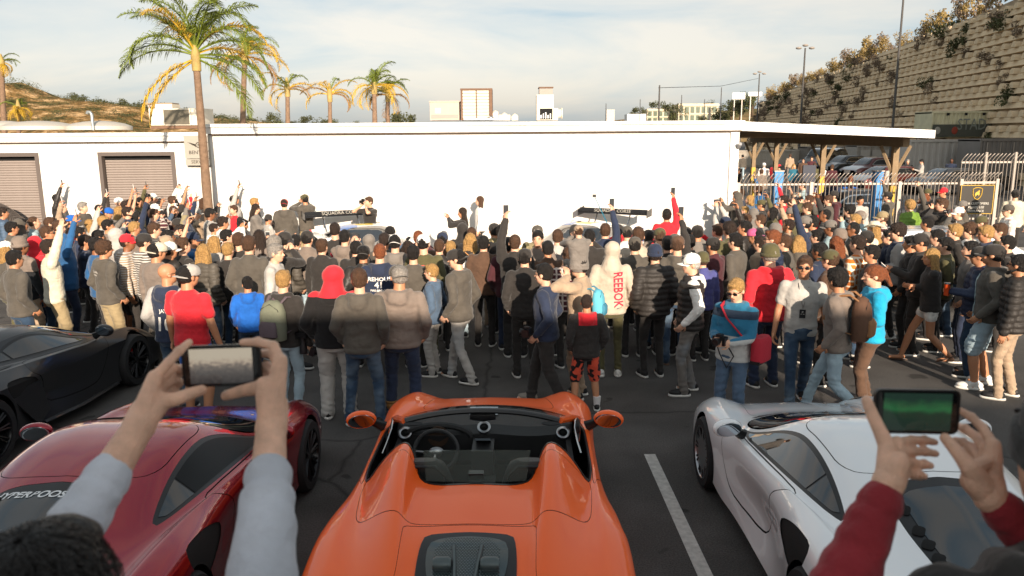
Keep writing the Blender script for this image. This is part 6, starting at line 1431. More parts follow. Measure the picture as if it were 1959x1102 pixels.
# ================================================================== the crowd
# head x, head-top y (where the crown is seen), height, heading (0 = back to us, 90 = facing left), arms, legs, hair, hat, top, bottom, skin, options | own label
PEOPLE = '''
108 372 1.76 -80 oh st short.bk - leather.k t.k 1 | person in black leather jacket reaching a phone up before the white pier
118 390 1.60 -70 dn st buzz.rd - jacket.ch t.k 0 | short reddish-haired child standing just below the leather-jacketed arm
157 387 1.78 -85 dn st short.gy - jacket.ch t.k 0 | grey-haired older person in charcoal jacket right of the leather jacket
190 392 1.70 -75 oh st short.bk - sweater.k t.k 0
226 377 1.78 -80 dn st - cap.w jacket.lg t.k 0
240 384 1.74 -70 oh st short.db - tee.ol t.dn 1
203 396 1.74 -80 ph st short.db capb.bl jacket.g t.dn 1
226 396 1.68 -50 dn st long.bd - jacket.g t.dn 0
243 396 1.76 -75 dn st short.db - tee.nv t.k 0 bd
135 410 1.76 -80 dn st short.br cap.bl jacket.br t.k 1 bd | bearded person in bright blue cap in the left crowd
63 414 1.77 -60 dn st buzz.br - polo.lb t.tn 0 | buzz-cut person in pale blue collared shirt near the black parked car
38 419 1.76 -50 pk st short.bk - hoodup.ch t.k 1
3 397 1.78 -60 dn st short.bk cap.k puffer.k t.k 1
95 416 1.74 -75 dn st short.br - jacket.tn t.k 0 sg
110 423 1.72 -75 ph st short.br - hoodie.rd t.k 0
88 433 1.78 -70 dn st short.bk cap.k hoodie.rd t.k 1 sg
67 453 1.76 -40 dn st - - hoodup.rd t.dn 1 | person with red hood up seen from behind in front of the black cap
122 447 1.78 -60 oh st - - hoodup.sb t.nv 1 | person in steel blue hooded top, hood up, blue arm reaching high
36 452 1.80 -20 dn st short.db beanie.tp jacketh.tp.halfdark shorts.tn 2 L0 | person in taupe beanie and half black jacket with tan shorts
8 460 1.70 -30 pk st frizz.bd cap.w jacket.ch t.ol 0
92 457 1.80 -55 oh wd short.db - sweater.cr t.kh.baggy 0 sg L0 | person in oatmeal sweater and khaki trousers stretching one arm up
197 461 1.78 -35 pk st curly.br - hoodie.ch t.kh.baggy 1 L0 | curly-haired person in charcoal printed hoodie and khaki trousers
222 438 1.83 -45 pk st - - hoodup.lg shorts.k 2 L0 | tall person in pale grey hood and long black shorts
172 420 1.66 -60 hi st bob.bd - jacket.lg t.k 0
205 421 1.74 -70 dn st short.bk - sweater.tp t.k 1
241 446 1.76 -80 dn st short.db cap.rd hoodie.k.stripe t.k 2
187 441 1.75 -60 dn st short.bk - jacket.k t.k 1
196 414 1.72 -60 ph st short.bd - jacket.lg t.k 0
248 382 1.75 -75 dn st short.bk - tee.k t.k 1 sg
263 378 1.78 -70 dn st short.bk - jacket.ol t.k 1
279 371 1.78 -70 ph st short.bk - tee.nv t.k 1
292 369 1.76 -60 dn st short.db cap.w jacket.tn t.k 0
314 363 1.76 -60 hi st short.db capb.br jacket.g t.k 1 | person in brown backward cap holding a black camera overhead
329 375 1.74 -50 hi st short.br - sweater.w t.k 0
343 378 1.76 -60 dn st short.bk capb.w tee.k t.k 1
358 367 1.77 -60 oh st short.bk - tee.k t.k 0
376 368 1.74 -60 oh st short.bk - sweater.tn t.k 1
391 367 1.75 -60 ph st short.bk - sweater.k t.k 1
402 355 1.82 -70 oL st short.br beanie.g jacket.rd t.k 0
388 380 1.66 -60 ph st frizz.br - jacket.k t.k 0 sg
418 372 1.72 -70 dn st short.br - tee.nv t.k 0
435 361 1.80 -85 ph st short.bk - jacket.k t.k 0
447 372 1.76 -85 dn st short.bk capb.ch hoodie.lg t.g 1
463 367 1.78 -85 fa st curly.bk - jacket.ch t.k 0
486 379 1.74 -80 dn st short.bk cap.k jacket.k t.k 1
488 391 1.64 -80 lo st long.db - jacket.g t.k 0 | long brown-haired person in grey cardigan looking down at a phone
512 410 1.45 -60 lo st short.bk beanie.k tee.lg t.w 1 | child in black beanie and pale grey t-shirt at the crowd edge
447 393 1.62 150 dn st short.br - tee.rd.raglan t.k 0 | short-haired youth in red raglan shirt with black sleeves facing the camera
264 405 1.74 -60 oh st short.bk - sweater.nv t.k 1
295 389 1.74 -70 dn st short.db cap.w jacket.k t.k 1 sg
292 400 1.74 -75 fa st short.br - sweater.bg.plaid t.k 0
331 395 1.66 -60 ph st long.br - sweater.bg t.k 0 | long brown-haired person in burgundy sweater lifting a phone
340 416 1.76 -60 dn st short.br cap.k jacket.g.camo t.k 1
357 403 1.74 -70 dn st short.bk cap.cr sweater.nv t.k 1 bd
373 396 1.74 -70 ph st short.br cap.lg jacket.tn t.k 0
400 399 1.76 -60 ph st short.bk - jacket.k t.k 2
408 428 1.52 -60 dn st short.db - hoodie.w t.k 1 | dark-haired child in white hooded top in the left crowd
293 427 1.76 -70 ph st short.br - jacket.k t.k 0
320 441 1.72 -60 dn st short.bk - sweater.k t.k 2
366 442 1.76 -70 ph st short.bk cap.nv jacket.k t.k 1
316 449 1.76 -60 dn st short.br cap.tn jacket.nv t.k 1
273 445 1.80 -60 pk st short.db cap.k hoodie.ch.stripe t.ch 0 | person in black cap and charcoal hoodie with pale stripes
297 463 1.80 -25 dn st short.bk capb.cr sweater.tp t.ch 1 fat L0 | broad person in cream backward cap and plain taupe sweater
322 461 1.76 -50 pk st short.bk cap.w puffer.k t.k 1
348 455 1.78 -50 oL st short.br - tee.k t.k 0
409 453 1.70 -30 pk st long.bd - hoodie.lg t.k 0
388 468 1.72 -25 pk st long.bd - puffer.ch t.dn.denim 0 L0 | long blond-haired person in quilted charcoal puffer jacket and blue jeans
435 465 1.70 -10 pk st short.bk cap.ch sweater.k t.dn 0
455 446 1.77 -10 pk st short.br - tee.k t.k 0 | brown-haired person in black t-shirt with round white back print
475 452 1.80 -10 pk st short.br - jacket.ch t.k 0
495 441 1.72 -10 ph st long.bk cap.k jacket.tp t.k 0
524 453 1.74 -10 ph st curly.gy - jacket.k t.k 0
543 442 1.80 -20 pk st short.bk cap.k puffer.ch t.k 0
587 440 1.80 0 pk st short.bk cap.k jacket.tp t.ld.denim 0 L0 | person in black cap, taupe jacket and pale washed jeans
520 467 1.80 -90 dn wk short.gy - jacket.lg t.g 0 L0 | grey-haired person walking right in pale grey zip sweater
543 380 1.74 10 pk st short.db capb.rd hoodie.ch t.tn 0 | person in red cap and charcoal hoodie standing at the white wall
583 371 1.78 40 fa st short.bk cap.ol jacketh.ch t.kh 1 sg | person in olive cap and dark jacket standing at the white wall
706 377 1.76 140 fa st short.br - tee.k t.k 0 | brown-haired person in black t-shirt photographing behind the left wing
885 398 1.62 85 ph st long.db - sweater.k t.k 1 | dark-haired person in black taking a picture beside the white wall
918 376 1.70 95 dn st long.br - blouse.w t.k 0 | long-haired person in white top and black trousers by the white wall
640 427 1.80 0 pk st short.db - tee.k t.tn 0 | person in black t-shirt with red rose on the back
659 441 1.76 -5 ph st short.bk - hoodie.tp t.tn 0
694 468 1.74 -5 pk st short.bk capb.k leather.k t.k 1
725 466 1.82 0 pk st buzz.rd - hoodie.nv t.dn 0 L0 | red-haired person in navy hoodie with FIREHOUSE 41 back print
755 447 1.78 0 pk st short.bk capb.w jacketh.g t.k 0
746 434 1.76 0 dn st short.bk - sweater.k t.k 0
706 449 1.70 0 pk st - - hoodup.g t.k 1
735 447 1.74 0 ph st short.db - sweater.ch t.k 1
780 462 1.64 0 pk st long.db - jacket.pk t.k 1 | dark-haired person in pink jacket near the left race car
810 447 1.84 0 pk st short.bk cap.w sweater.ol t.ol 0 L0 | person in white cap and olive sweatshirt with SANTA CRUZ print
840 457 1.76 0 pk st buzz.br - leather.k t.k 0
846 443 1.74 0 pk st short.bk cap.nv jacket.k t.k 0
800 443 1.68 0 ph st short.rd - sweater.bg t.k 0
884 428 1.70 20 dn st - - hoodup.k t.k 0
902 436 1.68 10 dn st short.br - jacket.tp t.k 0
900 447 1.76 0 dn st long.bd - sweater.k t.ld.slim 0 L0 | long ginger-haired person in black top with white shoulder bag
945 426 1.78 0 pk st short.bk cap.k jacket.ol.camo t.tn.baggy 1 L0 | person in black cap, camouflage jacket and tan trousers
960 430 1.78 -10 dn st short.bk - leather.k t.k 1
985 448 1.82 0 oL st buzz.br - jacket.k t.k 0 L0 | buzz-cut person in plain black jacket holding a phone up left
1004 474 1.76 5 pk st short.bk cap.k jacket.k t.k 0 bd L0 | bearded person in black cap, black jacket and black trousers
1029 442 1.80 165 dn st short.bk - jacket.tp t.k 0 | smiling dark-haired person with glasses turned towards the camera
1028 430 1.74 0 dn st short.gy cap.ch jacket.ol.camo t.k 0
1067 440 1.76 0 pk st short.bk cap.ch jacket.lg t.k 0
1100 431 1.72 0 ph st - - hoodup.k t.k 1
1088 473 1.72 10 dn st short.br - sweater.bg.plaid t.k 0
1110 488 1.80 70 sh st short.bk cap.k jacket.tn t.tn 0 sg L0 | person in black cap carrying a small child on the shoulders
1158 428 1.78 0 oh st short.br - jacket.nv t.k 0
1183 428 1.74 0 ph st short.bk cap.k sweater.k t.k 1
1200 431 1.74 0 dn st short.bk cap.ch sweater.k t.k 0
1222 434 1.88 0 pk wd short.br - sweater.wd t.dn.denim 0 L0 | tall brown-haired person in sand sweater and blue jeans
1240 441 1.70 0 dn st short.bk - tee.k t.k 0
1263 435 1.76 0 ph st short.br cap.ol.camo jacket.tp t.k 0
1297 449 1.84 0 pk st short.br cap.br hoodie.ch t.dn.denim 0 L0 fl | person in brown cap, charcoal hoodie and dark jeans with flip-flops
1254 467 1.80 10 pk st short.db beanie.nv puffer.k t.k.slim 0 bd L0 | person in navy beanie, black puffer jacket and slim black trousers
1170 464 1.84 0 pk st - - hoodup.wd t.ol.slim 0 L0 sw | person in pale hooded sweatshirt with red REEBOK lettering down the back
1145 470 1.42 0 dn st - beanie.orr jacket.k t.k 0
1335 430 1.78 0 ph st short.bk cap.k jacket.g t.k 1 | person in black cap with lime green brim near the wall
1345 481 1.50 0 dn st short.br beanie.ol jacket.pu t.k 0 | child in olive beanie and purple jacket behind the white cap
1276 400 1.80 -10 oh st short.bk - jacket.k t.k 1
1291 446 1.76 0 oh st short.bk cap.ch sweater.k t.k 1
1313 433 1.74 0 ph st short.bk cap.k jacket.ch t.k 2
1392 357 1.80 120 lo st short.bk beanie.ol leather.k t.k 1 sg | person in olive beanie standing against the white wall end
1411 369 1.76 80 ph st - - hoodup.ch t.k 1 | person in charcoal hood raising both hands at the white wall end
1405 364 1.76 75 dn st short.br - jacket.k t.k 0
1418 362 1.76 75 dn st short.br - tee.k t.k 0
1435 374 1.66 70 dn st bob.bd - jacket.k t.k 0
1452 356 1.78 60 oh st short.br - hoodie.sb t.k 0 | brown-haired person in blue hoodie reaching over the crowd by the fence
1458 381 1.70 70 dn st short.bk cap.ol sweater.k t.k 1
1426 395 1.50 70 dn st short.bd - jacket.k t.k 0 | small blond child among the dark jackets by the wall corner
1441 399 1.66 60 pk st - - hoodup.g t.k 0
1429 407 1.72 60 dn st short.br capb.br jacket.ch t.k 0
1426 423 1.76 60 oh st short.bk capb.k leather.k t.k 1
1456 411 1.66 60 dn st short.br - hoodie.g t.k 0
1388 413 1.74 40 hi st short.bk cap.nv sweater.lg t.k 0
1374 430 1.72 40 ph st short.br - sweater.rd t.k 0
1396 425 1.82 20 dn st curly.db - jacket.ol t.ch 0 | messy-haired person in olive bomber jacket
1446 436 1.76 55 dn st short.bk capb.pk leather.k t.k 1
1484 427 1.76 50 pk st long.rd beanie.g hoodie.k t.k 0
1480 441 1.80 60 pk st short.rd - puffer.nv t.k 0 sg | red-haired person with sunglasses in navy puffer jacket
1475 466 1.86 10 pk st short.gy beanie.ol hoodie.rd t.nv 0 fat L0 | broad person in bright red hoodie and olive beanie with navy trousers
1528 452 1.68 10 pk st bob.bd - hoodie.ch t.k 0
1479 397 1.68 60 oh st long.bk - jacket.ol t.k 1
1515 396 1.76 60 dn st short.br cap.g jacket.k t.k 1
1541 412 1.80 65 dn st short.bk cap.g sweater.nv t.k 0 sg
1546 388 1.74 65 ph st short.br - jacket.ch t.k 0
1537 348 1.78 70 ph st short.bk cap.k polo.lb t.k 0
1557 358 1.74 70 ph st short.bk cap.pu tee.lb t.k 0
1549 374 1.72 70 fa st short.br - jacket.ol t.k 0
1566 374 1.70 75 ph st short.rd - sweater.rd t.k 0
1500 374 1.72 65 oh st short.db - sweater.k t.k 0
1517 382 1.72 65 ph st curly.br - jacket.tp t.k 1
1586 374 1.74 70 ph st short.br - jacket.ch t.k 0
1597 364 1.80 85 dn st short.bk cap.k hoodie.k t.k 0
1646 375 1.66 180 pk st short.bk - jacket.k t.k 1
1700 366 1.74 60 oh st short.bk cap.k hoodie.ch t.k 0 | person in black cap and grey-black hoodie reaching up at the fence
1626 392 1.76 60 dn st curly.bk - sweater.k t.k 0
1648 402 1.70 60 ph st short.gy cap.tp sweater.lb t.k 0
1637 410 1.74 60 dn st short.bk cap.k jacket.k t.k 0
1690 403 1.76 65 dn st short.br cap.kh jacket.bg.plaid t.k 0 bd | bearded person in khaki cap and burgundy plaid jacket
1675 423 1.68 55 bk st long.bd cowboy.cr blouse.cr t.ld 0 | long-haired person in straw cowboy hat and cream top
1580 400 1.78 70 dn st buzz.bk - jacket.k t.k 2
1591 420 1.80 60 pk st short.bk cap.g tee.lb t.k 2
1608 437 1.76 50 pk st short.br beanie.tp jacket.tn t.k 0
1634 425 1.78 65 pk st buzz.bk - jacket.ch t.k 2 sg | dark-skinned person with sunglasses and shaved head in charcoal jacket
1556 414 1.78 60 pk st short.bk - jacket.k t.k 1
1600 453 1.66 20 pk st frizz.rd - leather.k t.k 0 | curly ginger-haired person in black leather jacket
1643 451 1.82 30 pk st short.db - sweater.orr.plaid t.dn 0 | person in orange and white plaid shirt seen from behind
1591 476 1.78 50 pk st short.br cap.ol sweater.br t.k 0 L0 | person in olive cap and dark brown sweater with a pink bag
1691 467 1.50 75 lo st short.bk - tee.lb t.k 0 | dark-haired child in pale blue t-shirt holding a phone
1720 428 1.84 70 bk st curly.db - jacketh.nv.raglan t.k.slim 0 L0 ws | curly-haired person in navy and grey varsity jacket and slim black trousers
1742 383 1.78 35 pk st curly.bd - puffer.gn t.k 0 | curly blond person in bright green puffer jacket by the fence
1776 360 1.80 75 dn st short.bk cap.ol jacket.k t.k 0
1769 371 1.80 70 oL st short.rd - jacket.ch t.k 0 bd
1806 358 1.80 95 dn st short.bk cap.rd sweater.ch t.k 1 | person in red cap standing left of the black gate sign
1804 380 1.90 65 fa st short.br - hoodie.k t.k 0 | tall brown-haired person with a black camera at the face
1843 383 1.76 75 dn st short.bk cap.g jacket.ch t.k 0
1836 395 1.76 70 fa st short.br cap.w jacket.ch t.k 0
1776 415 1.76 45 pk st short.bk - hoodie.g t.k 1
1880 412 1.74 75 ph st short.br cap.ol jacket.k t.k 0
1829 429 1.80 75 pk st short.bd - jacket.k t.dn.denim 0 L0 open.g | light-haired person in open black jacket over grey t-shirt and jeans
1857 427 1.80 70 bk st curly.br - hoodie.w t.k.slim 0 L0 | curly-haired person in white hoodie with a phone at the waist
1889 432 1.82 65 bk st short.bk cap.k jacket.nv t.k 1 L0
1915 428 1.84 80 pk st short.br - hoodie.ol t.k 0
1931 390 1.76 80 dn st short.br cap.ch jacket.w.plaid t.k 0 | person in black cap and black-and-white plaid shirt beside the white car
1765 445 1.80 70 lo st short.bk cap.k jacket.k t.k 1 sg L0 | person in black cap and black jacket tapping a phone near the blonde
1790 477 1.68 70 cr wk long.bd - sweater.k minishorts.w 1 L0 fl | blond person in black sweater and white shorts walking in flip-flops
1905 465 1.86 60 pk s2 short.bk cap.k hoodie.ch shorts.ld.denim 1 L0 open.lb fat ws | broad person in open black hoodie, pale t-shirt and ripped jean shorts
1878 470 1.76 65 cup st short.bk cap.k puffer.nv t.dn 1 | person in navy puffer jacket holding an orange tumbler
1953 487 1.80 50 dn s2 short.bk - puffer.k t.tn 1 sg bd L0 | bearded person in black puffer and tan trousers at the right edge
1944 362 1.80 -20 dn st short.bk cap.k hoodie.k t.k 0
318 504 1.80 -12 pk st - - hoodie.nv.raglan t.dn.denim 1 sg L0 | bald person with sunglasses in grey and navy jersey numbered 10
356 505 1.82 -20 dn st short.bk capb.lg tee.rd shorts.bl 1 fat L0 | broad person in bright red t-shirt, grey backward cap and blue shorts
472 530 1.42 15 pk st short.bk - hoodie.bl t.dn 1 L0 | dark-haired child in bright royal blue jacket
540 518 1.72 -20 dn st short.bd - jacketh.k t.ld.denim 0 L0 | blond person with grey-green backpack and cameras, pale jeans
635 509 1.82 5 pk st - - hoodup.rd.overhood t.lg.baggy 1 fat L0 | person with red hood up over black jacket and pale grey trousers
686 513 1.80 0 pk wd short.br - hoodie.ch t.dn.denim 0 L0 | brown-haired person in charcoal hoodie and blue jeans behind the orange car
762 505 1.80 0 pk s2 short.gy capb.ch hoodie.tp t.nv 1 fat L0 bt | person in dark backward cap, taupe hoodie and tan work boots
826 506 1.44 75 pk st short.bd - hoodie.md t.lg 0 L0 | blond child in slate blue hoodie and pale grey trousers
878 473 1.80 60 pk w3 short.bk capb.k jacketh.ch t.lg.denim 0 sg L0 | person in black cap and sunglasses striding in washed grey jeans
1046 503 1.76 75 pk w3 short.bk - jacketh.nv t.k.baggy 0 L0 gs open.nv | black-haired person walking left in navy hoodie and black trousers
1123 562 1.42 5 pk wd buzz.db - jacketh.k.redhood shorts.co.print 1 L0 | child in black and red hoodie and orange patterned shorts
1325 482 1.80 80 pk s2 short.w cap.w vest.k t.g.denim 0 sg L0 under.hoodie.w | older person in white cap and black puffer vest with grey jeans
1410 534 1.72 140 cam st short.bd - hoodie.sb.block t.md 0 sg L0 | blond person with glasses holding a black camera, red shoulder bag
1540 487 1.84 165 dn w3 short.br - polo.lg t.dn.denim 1 sg L0 | person in pale grey polo shirt wearing a black lanyard badge
1612 514 1.80 55 pk wk curly.bk - jacketh.tp t.ld.denim 1 L0 | person with brown backpack striding left in pale jeans
1675 508 1.72 80 bk s2 pony.rd - hoodie.tq t.br 0 L0 fat | person in turquoise hoodie talking beside the brown backpack
1375 488 1.40 0 pk st - - hoodup.lb shorts.kh 1 L0 ns | child in pale blue hood, tan shorts and neon socks
1412 296 1.7 150 dn st short.br - tee.w t.tn 0
1421 296 1.75 0 dn st short.bk - jacket.ch t.ld 0
1415 322 1.7 60 dn st short.db - jacket.k t.k 1
1443 312 1.7 20 dn st short.br - jacket.ch t.k 0
1462 311 1.76 0 dn st short.w cap.w jacket.w.plaid t.dn 0
1457 324 1.7 0 dn st short.br - jacket.tp t.k 0
1483 309 1.75 -40 dn st short.bk cap.rd sweater.rd t.kh 0
1491 314 1.72 20 dn st short.bk cap.rd jacket.ol.camo t.tn 0
1512 295 1.78 -10 dn st short.br - jacket.tn t.g 0
1519 314 1.68 180 dn st long.bd - sweater.tl t.dn 0
1537 303 1.76 150 dn st short.bk - jacket.br t.k 0 sg
1553 300 1.78 160 dn st short.br - jacket.bg t.k 0
1559 312 1.78 0 dn st short.br - jacket.ol t.k 0
1573 316 1.6 0 dn st short.rd - tee.w t.dn 0
1592 315 1.76 0 dn st short.br - sweater.bg t.k 1
1703 315 1.74 30 dn st short.br - tee.lg t.k 0
1728 300 1.76 60 dn st short.bk - jacket.k t.k 0
1737 305 1.78 150 cr st short.gy - leather.k t.k 0
1764 305 1.8 80 lo st short.bk - sweater.lg t.k 0 sg
1821 303 1.84 150 dn st buzz.bk - jacket.nv t.k 3
1602 286 1.75 90 dn st short.bk - jacket.k t.k 0
1594 340 1.8 0 dn st short.bk cap.k jacket.nv t.k 0
1627 336 1.8 0 dn st short.rd - sweater.bl.print t.bl 0
150 435 1.70 -60 dn st short.bk - jacket.k t.k 1
160 450 1.72 -60 ph st short.db - jacket.nv t.k 1
182 455 1.72 -50 pk st short.bk - sweater.k t.k 2
255 425 1.70 -60 ph st short.bk cap.k jacket.tp t.k 1
345 430 1.70 -70 dn st short.db - sweater.k t.k 0
425 415 1.72 -60 ph st short.db - jacket.k t.k 1
432 440 1.72 -60 dn st short.bk - sweater.k t.k 0
463 420 1.66 -70 lo st short.bk - jacket.k t.k 1
565 450 1.72 -20 pk st short.bk - jacket.k t.k 0
615 458 1.72 -10 dn st short.br - jacket.k t.k 0
680 462 1.68 0 dn st short.bk - jacket.k t.k 0
790 470 1.70 0 pk st short.bk - sweater.ch t.k 0
862 462 1.70 0 pk st short.br cap.k jacket.k t.k 0
925 452 1.72 0 dn st short.bk - jacket.br t.k 0
972 455 1.72 0 pk st short.bk - jacket.k t.nv 1
1048 462 1.72 0 pk st short.bk cap.k jacket.br t.k 1
1128 440 1.74 0 ph st short.bk - jacket.k t.k 0
1215 452 1.74 0 pk st short.bk cap.ch jacket.ch t.k 0
1278 452 1.74 0 dn st short.bk - jacket.k t.k 0
1320 450 1.74 10 pk st short.bk - jacket.ch t.k 0
1365 452 1.72 30 dn st short.bk cap.k jacket.bg t.k 1
1408 447 1.74 40 pk st short.bk - jacket.ch t.k 0
1455 452 1.70 50 pk st short.db - jacket.k t.k 0
1502 450 1.72 50 pk st short.bk cap.k jacket.ch t.k 0
1510 420 1.72 60 dn st short.db - jacket.k t.k 1
1565 440 1.72 60 pk st short.bk cap.ch jacket.k t.k 0
1570 465 1.74 50 pk st short.bk - jacket.k t.k 2
1660 440 1.70 60 dn st short.bk cap.k jacket.ch t.k 0
1670 470 1.70 60 pk st short.bk - jacket.k t.k 1
1702 440 1.72 60 pk st short.bk - jacket.nv t.k 0
1745 452 1.74 60 pk st short.bk - jacket.k t.k 1
1795 440 1.74 60 pk st short.br cap.k jacket.ch t.k 0
1812 455 1.74 60 pk st short.bk - jacket.k t.k 0
1860 462 1.74 65 dn st short.bk - hoodie.k t.nv 0
1930 452 1.74 65 pk st short.bk - jacket.k t.k 0
20 425 1.72 -50 dn st short.bk - jacket.ch t.k 1
25 480 1.74 -30 pk st short.bk - jacket.ch t.dn 1
'''
CN = dict(k='black', ch='charcoal', g='grey', lg='pale grey', w='white', nv='navy', bl='bright blue', sb='steel blue', rd='red', tn='tan', ol='olive', gn='green', br='brown', bg='burgundy', tq='turquoise', orr='orange',
          pk='pink', kh='khaki', dn='dark blue', ld='pale blue', cr='cream', lb='pale blue', tp='taupe', tl='teal', pu='purple', md='slate blue', wd='sand', co='orange')
HN = dict(bk='black', db='dark', br='brown', bd='blond', rd='ginger', gy='grey', w='white')
PN = dict(plain='', stripe='striped ', plaid='plaid ', camo='camouflage ', overhood='', redhood='', print='patterned ', denim='', block='', raglan='', halfdark='', baggy='', slim='')
TN = dict(hoodie='hoodie', hoodup='raised hood', jacket='jacket', puffer='puffer jacket', tee='t-shirt', polo='polo shirt', vest='puffer vest', sweater='sweater', leather='leather jacket', blouse='blouse', jacketh='hooded jacket')
AN = dict(pk='standing', dn='standing', ph='filming with both hands', hi='holding a phone overhead', oh='reaching a phone high', oL='reaching a phone high', cr='with folded arms', lo='looking at a phone', fa='with camera at the face', bk='with one bent arm', sh='', cam='', cup='')
specs = []
for ln in PEOPLE.strip().splitlines():
    left, _, lab = ln.partition('|')
    f = left.split(); x, y, h, hd = (float(q) for q in f[:4])
    s = dict(px=x, py=y, h=h, hd=hd, arms=f[4], legs=f[5], lod=1, shades=False, beard=False, fat=1.0, shoe='k', under=None, open=None, lab=lab.strip())
    s['hair'], s['hcol'] = f[6].split('.') if f[6] != '-' else (None, 'db')
    s['hat'], s['hatcol'] = f[7].split('.')[:2] if f[7] != '-' else (None, None)
    if f[7].count('.') > 1: s['hatcol'] = f[7].split('.')[1]
    t = f[8].split('.'); s['top'], s['tcol'], s['tpat'] = t[0], t[1], (t[2] if len(t) > 2 else 'plain')
    t = f[9].split('.'); s['bstyle'], s['bcol'] = {'t': 'trousers'}.get(t[0], t[0]), t[1]
    p = t[2] if len(t) > 2 else 'plain'; s['bpat'] = p if p in ('denim', 'print', 'camo') else 'plain'
    if p in ('slim', 'baggy'): s['bstyle'] = p
    s['skin'] = int(f[10])
    for o in f[11:]:
        if o == 'sg': s['shades'] = True
        elif o == 'bd': s['beard'] = True
        elif o == 'L0': s['lod'] = 0
        elif o == 'fat': s['fat'] = 1.13
        elif o == 'fl': s['shoe'] = 'f'
        elif o in ('sw', 'ws'): s['shoe'] = 'w'
        elif o == 'bt': s['shoe'] = 't'
        elif o == 'gs': s['shoe'] = 'g'
        elif o.startswith('open.'): s['open'] = o[5:]
        elif o.startswith('under.'): s['under'] = o.split('.')[1:]
    s['fat'] *= 1.06
    if not s['lab'] and y < 432 and s['arms'] == 'dn' and (x < 480 or 1420 < x < 1700) and y > 346 and random.random() < .42: s['arms'] = random.choice(('oh', 'oh', 'ph', 'oL'))
    if not s['lab'] and s['tcol'] == 'k' and s['top'] != 'leather' and random.random() < .5: s['tcol'] = random.choice(('ch', 'g', 'nv', 'tp', 'tn', 'br', 'lg', 'ol', 'sb', 'bg', 'cr', 'w', 'md', 'rd'))
    if not s['lab'] and s['hatcol'] in ('k', 'ch') and s['hair'] and random.random() < .4: s['hat'] = s['hatcol'] = None; s['hcol'] = random.choice(('db', 'br', 'bk', 'bd'))
    if x == 1335: s['brimcol'] = 'gn'
    s['yaw'] = 0; s['hp'] = 0
    if s['lod'] == 0 and s['arms'] in ('pk', 'dn'): s['yaw'] = {318: 38, 1540: 8, 1410: 0, 686: -6, 762: -22, 635: -12, 826: 5, 878: -20, 1612: 25, 587: 12}.get(int(x), random.choice((-15, 12)))
    s['head_deg'] = hd + (random.uniform(-9, 9) if s['lod'] else 0)
    # the line of sight to the crown, walked to where a person of this height stands
    hh = h + (.02 if s['hat'] else 0) - {'wk': .03, 'w2': .03}.get(s['legs'], 0)
    s['dir'] = ray(x, y); s['t'] = (hh - CAM_H) / s['dir'].z; s['hh0'] = hh - h
    specs.append(s)
def place(s):
    p = Vector((0, 0, CAM_H)) + s['dir'] * s['t']; s['h'] = p.z - s['hh0']; s['loc'] = Vector((p.x, p.y, 0)); s['far'] = p.y
for s in specs: place(s); s['h_orig'] = s['h']
near = [s for s in specs if s['py'] >= 340]
for it in range(60):      # nobody stands inside a neighbour
    for i, a in enumerate(near):
        for b in near[i + 1:]:
            if abs(a['loc'].x - b['loc'].x) < .46 and abs(a['loc'].y - b['loc'].y) < .42:
                d = math.hypot(a['loc'].x - b['loc'].x, a['loc'].y - b['loc'].y)
                if d < .42:
                    f, n_ = (a, b) if a['loc'].y > b['loc'].y else (b, a)
                    for q, sg_ in ((f, .012), (n_, -.012)):
                        if q['lod'] == 0 and it < 40: continue
                        q['t'] *= 1 + sg_ * .5
                        place(q)
                        if not (1.3 < q['h'] < 1.97) or q['far'] > 20.35: q['t'] /= 1 + sg_ * .5; place(q)
# labels that single each person out
def zone(s):
    x, y = s['px'], s['py']
    if y < 346 and x > 1400: return 'beyond the fence' + (' by the wall corner' if x < 1500 else ' near the dark cars' if x < 1620 else ' by the corrugated containers')
    for lim, nm in ((90, 'near the black parked car'), (185, 'below the white pier'), (345, 'before the roller door'), (430, 'by the palm trunk'), (535, 'right of the palm'), (620, 'left of the left race car'), (780, 'behind the left race car'),
                    (870, 'right of the left race car'), (1010, 'between the race cars'), (1240, 'behind the right race car'), (1360, 'right of the right race car'), (1460, 'by the wall corner'), (1600, 'under the carport edge'), (1735, 'before the metal fence'), (1830, 'left of the gate sign'), (1960, 'beside the gate sign')):
        if x < lim: return nm
def look(s):
    head = {'cap': CN.get(s['hatcol'], '') + ' cap', 'capb': CN.get(s['hatcol'], '') + ' backward cap', 'beanie': CN.get(s['hatcol'], '') + ' beanie', 'cowboy': 'cowboy hat'}.get(s['hat'])
    if s['top'] == 'hoodup': return 'person with %s hood up' % CN[s['tcol']]
    hr = {'short': 'short', 'buzz': 'cropped', 'curly': 'curly', 'long': 'long', 'bob': 'bobbed', 'frizz': 'frizzy', 'pony': 'tied'}.get(s['hair'], 'no')
    if not head: head = '%s %s hair' % (hr, HN[s['hcol']])
    return 'person with %s, %s%s%s' % (head, CN[s['tcol']] + ' ', PN[s['tpat']], TN[s['top']])
used = set(s['lab'] for s in specs if s['lab'])
for s in specs: s['look'] = s['lab'] or look(s)
from collections import Counter
cnt = Counter(s['look'] for s in specs)
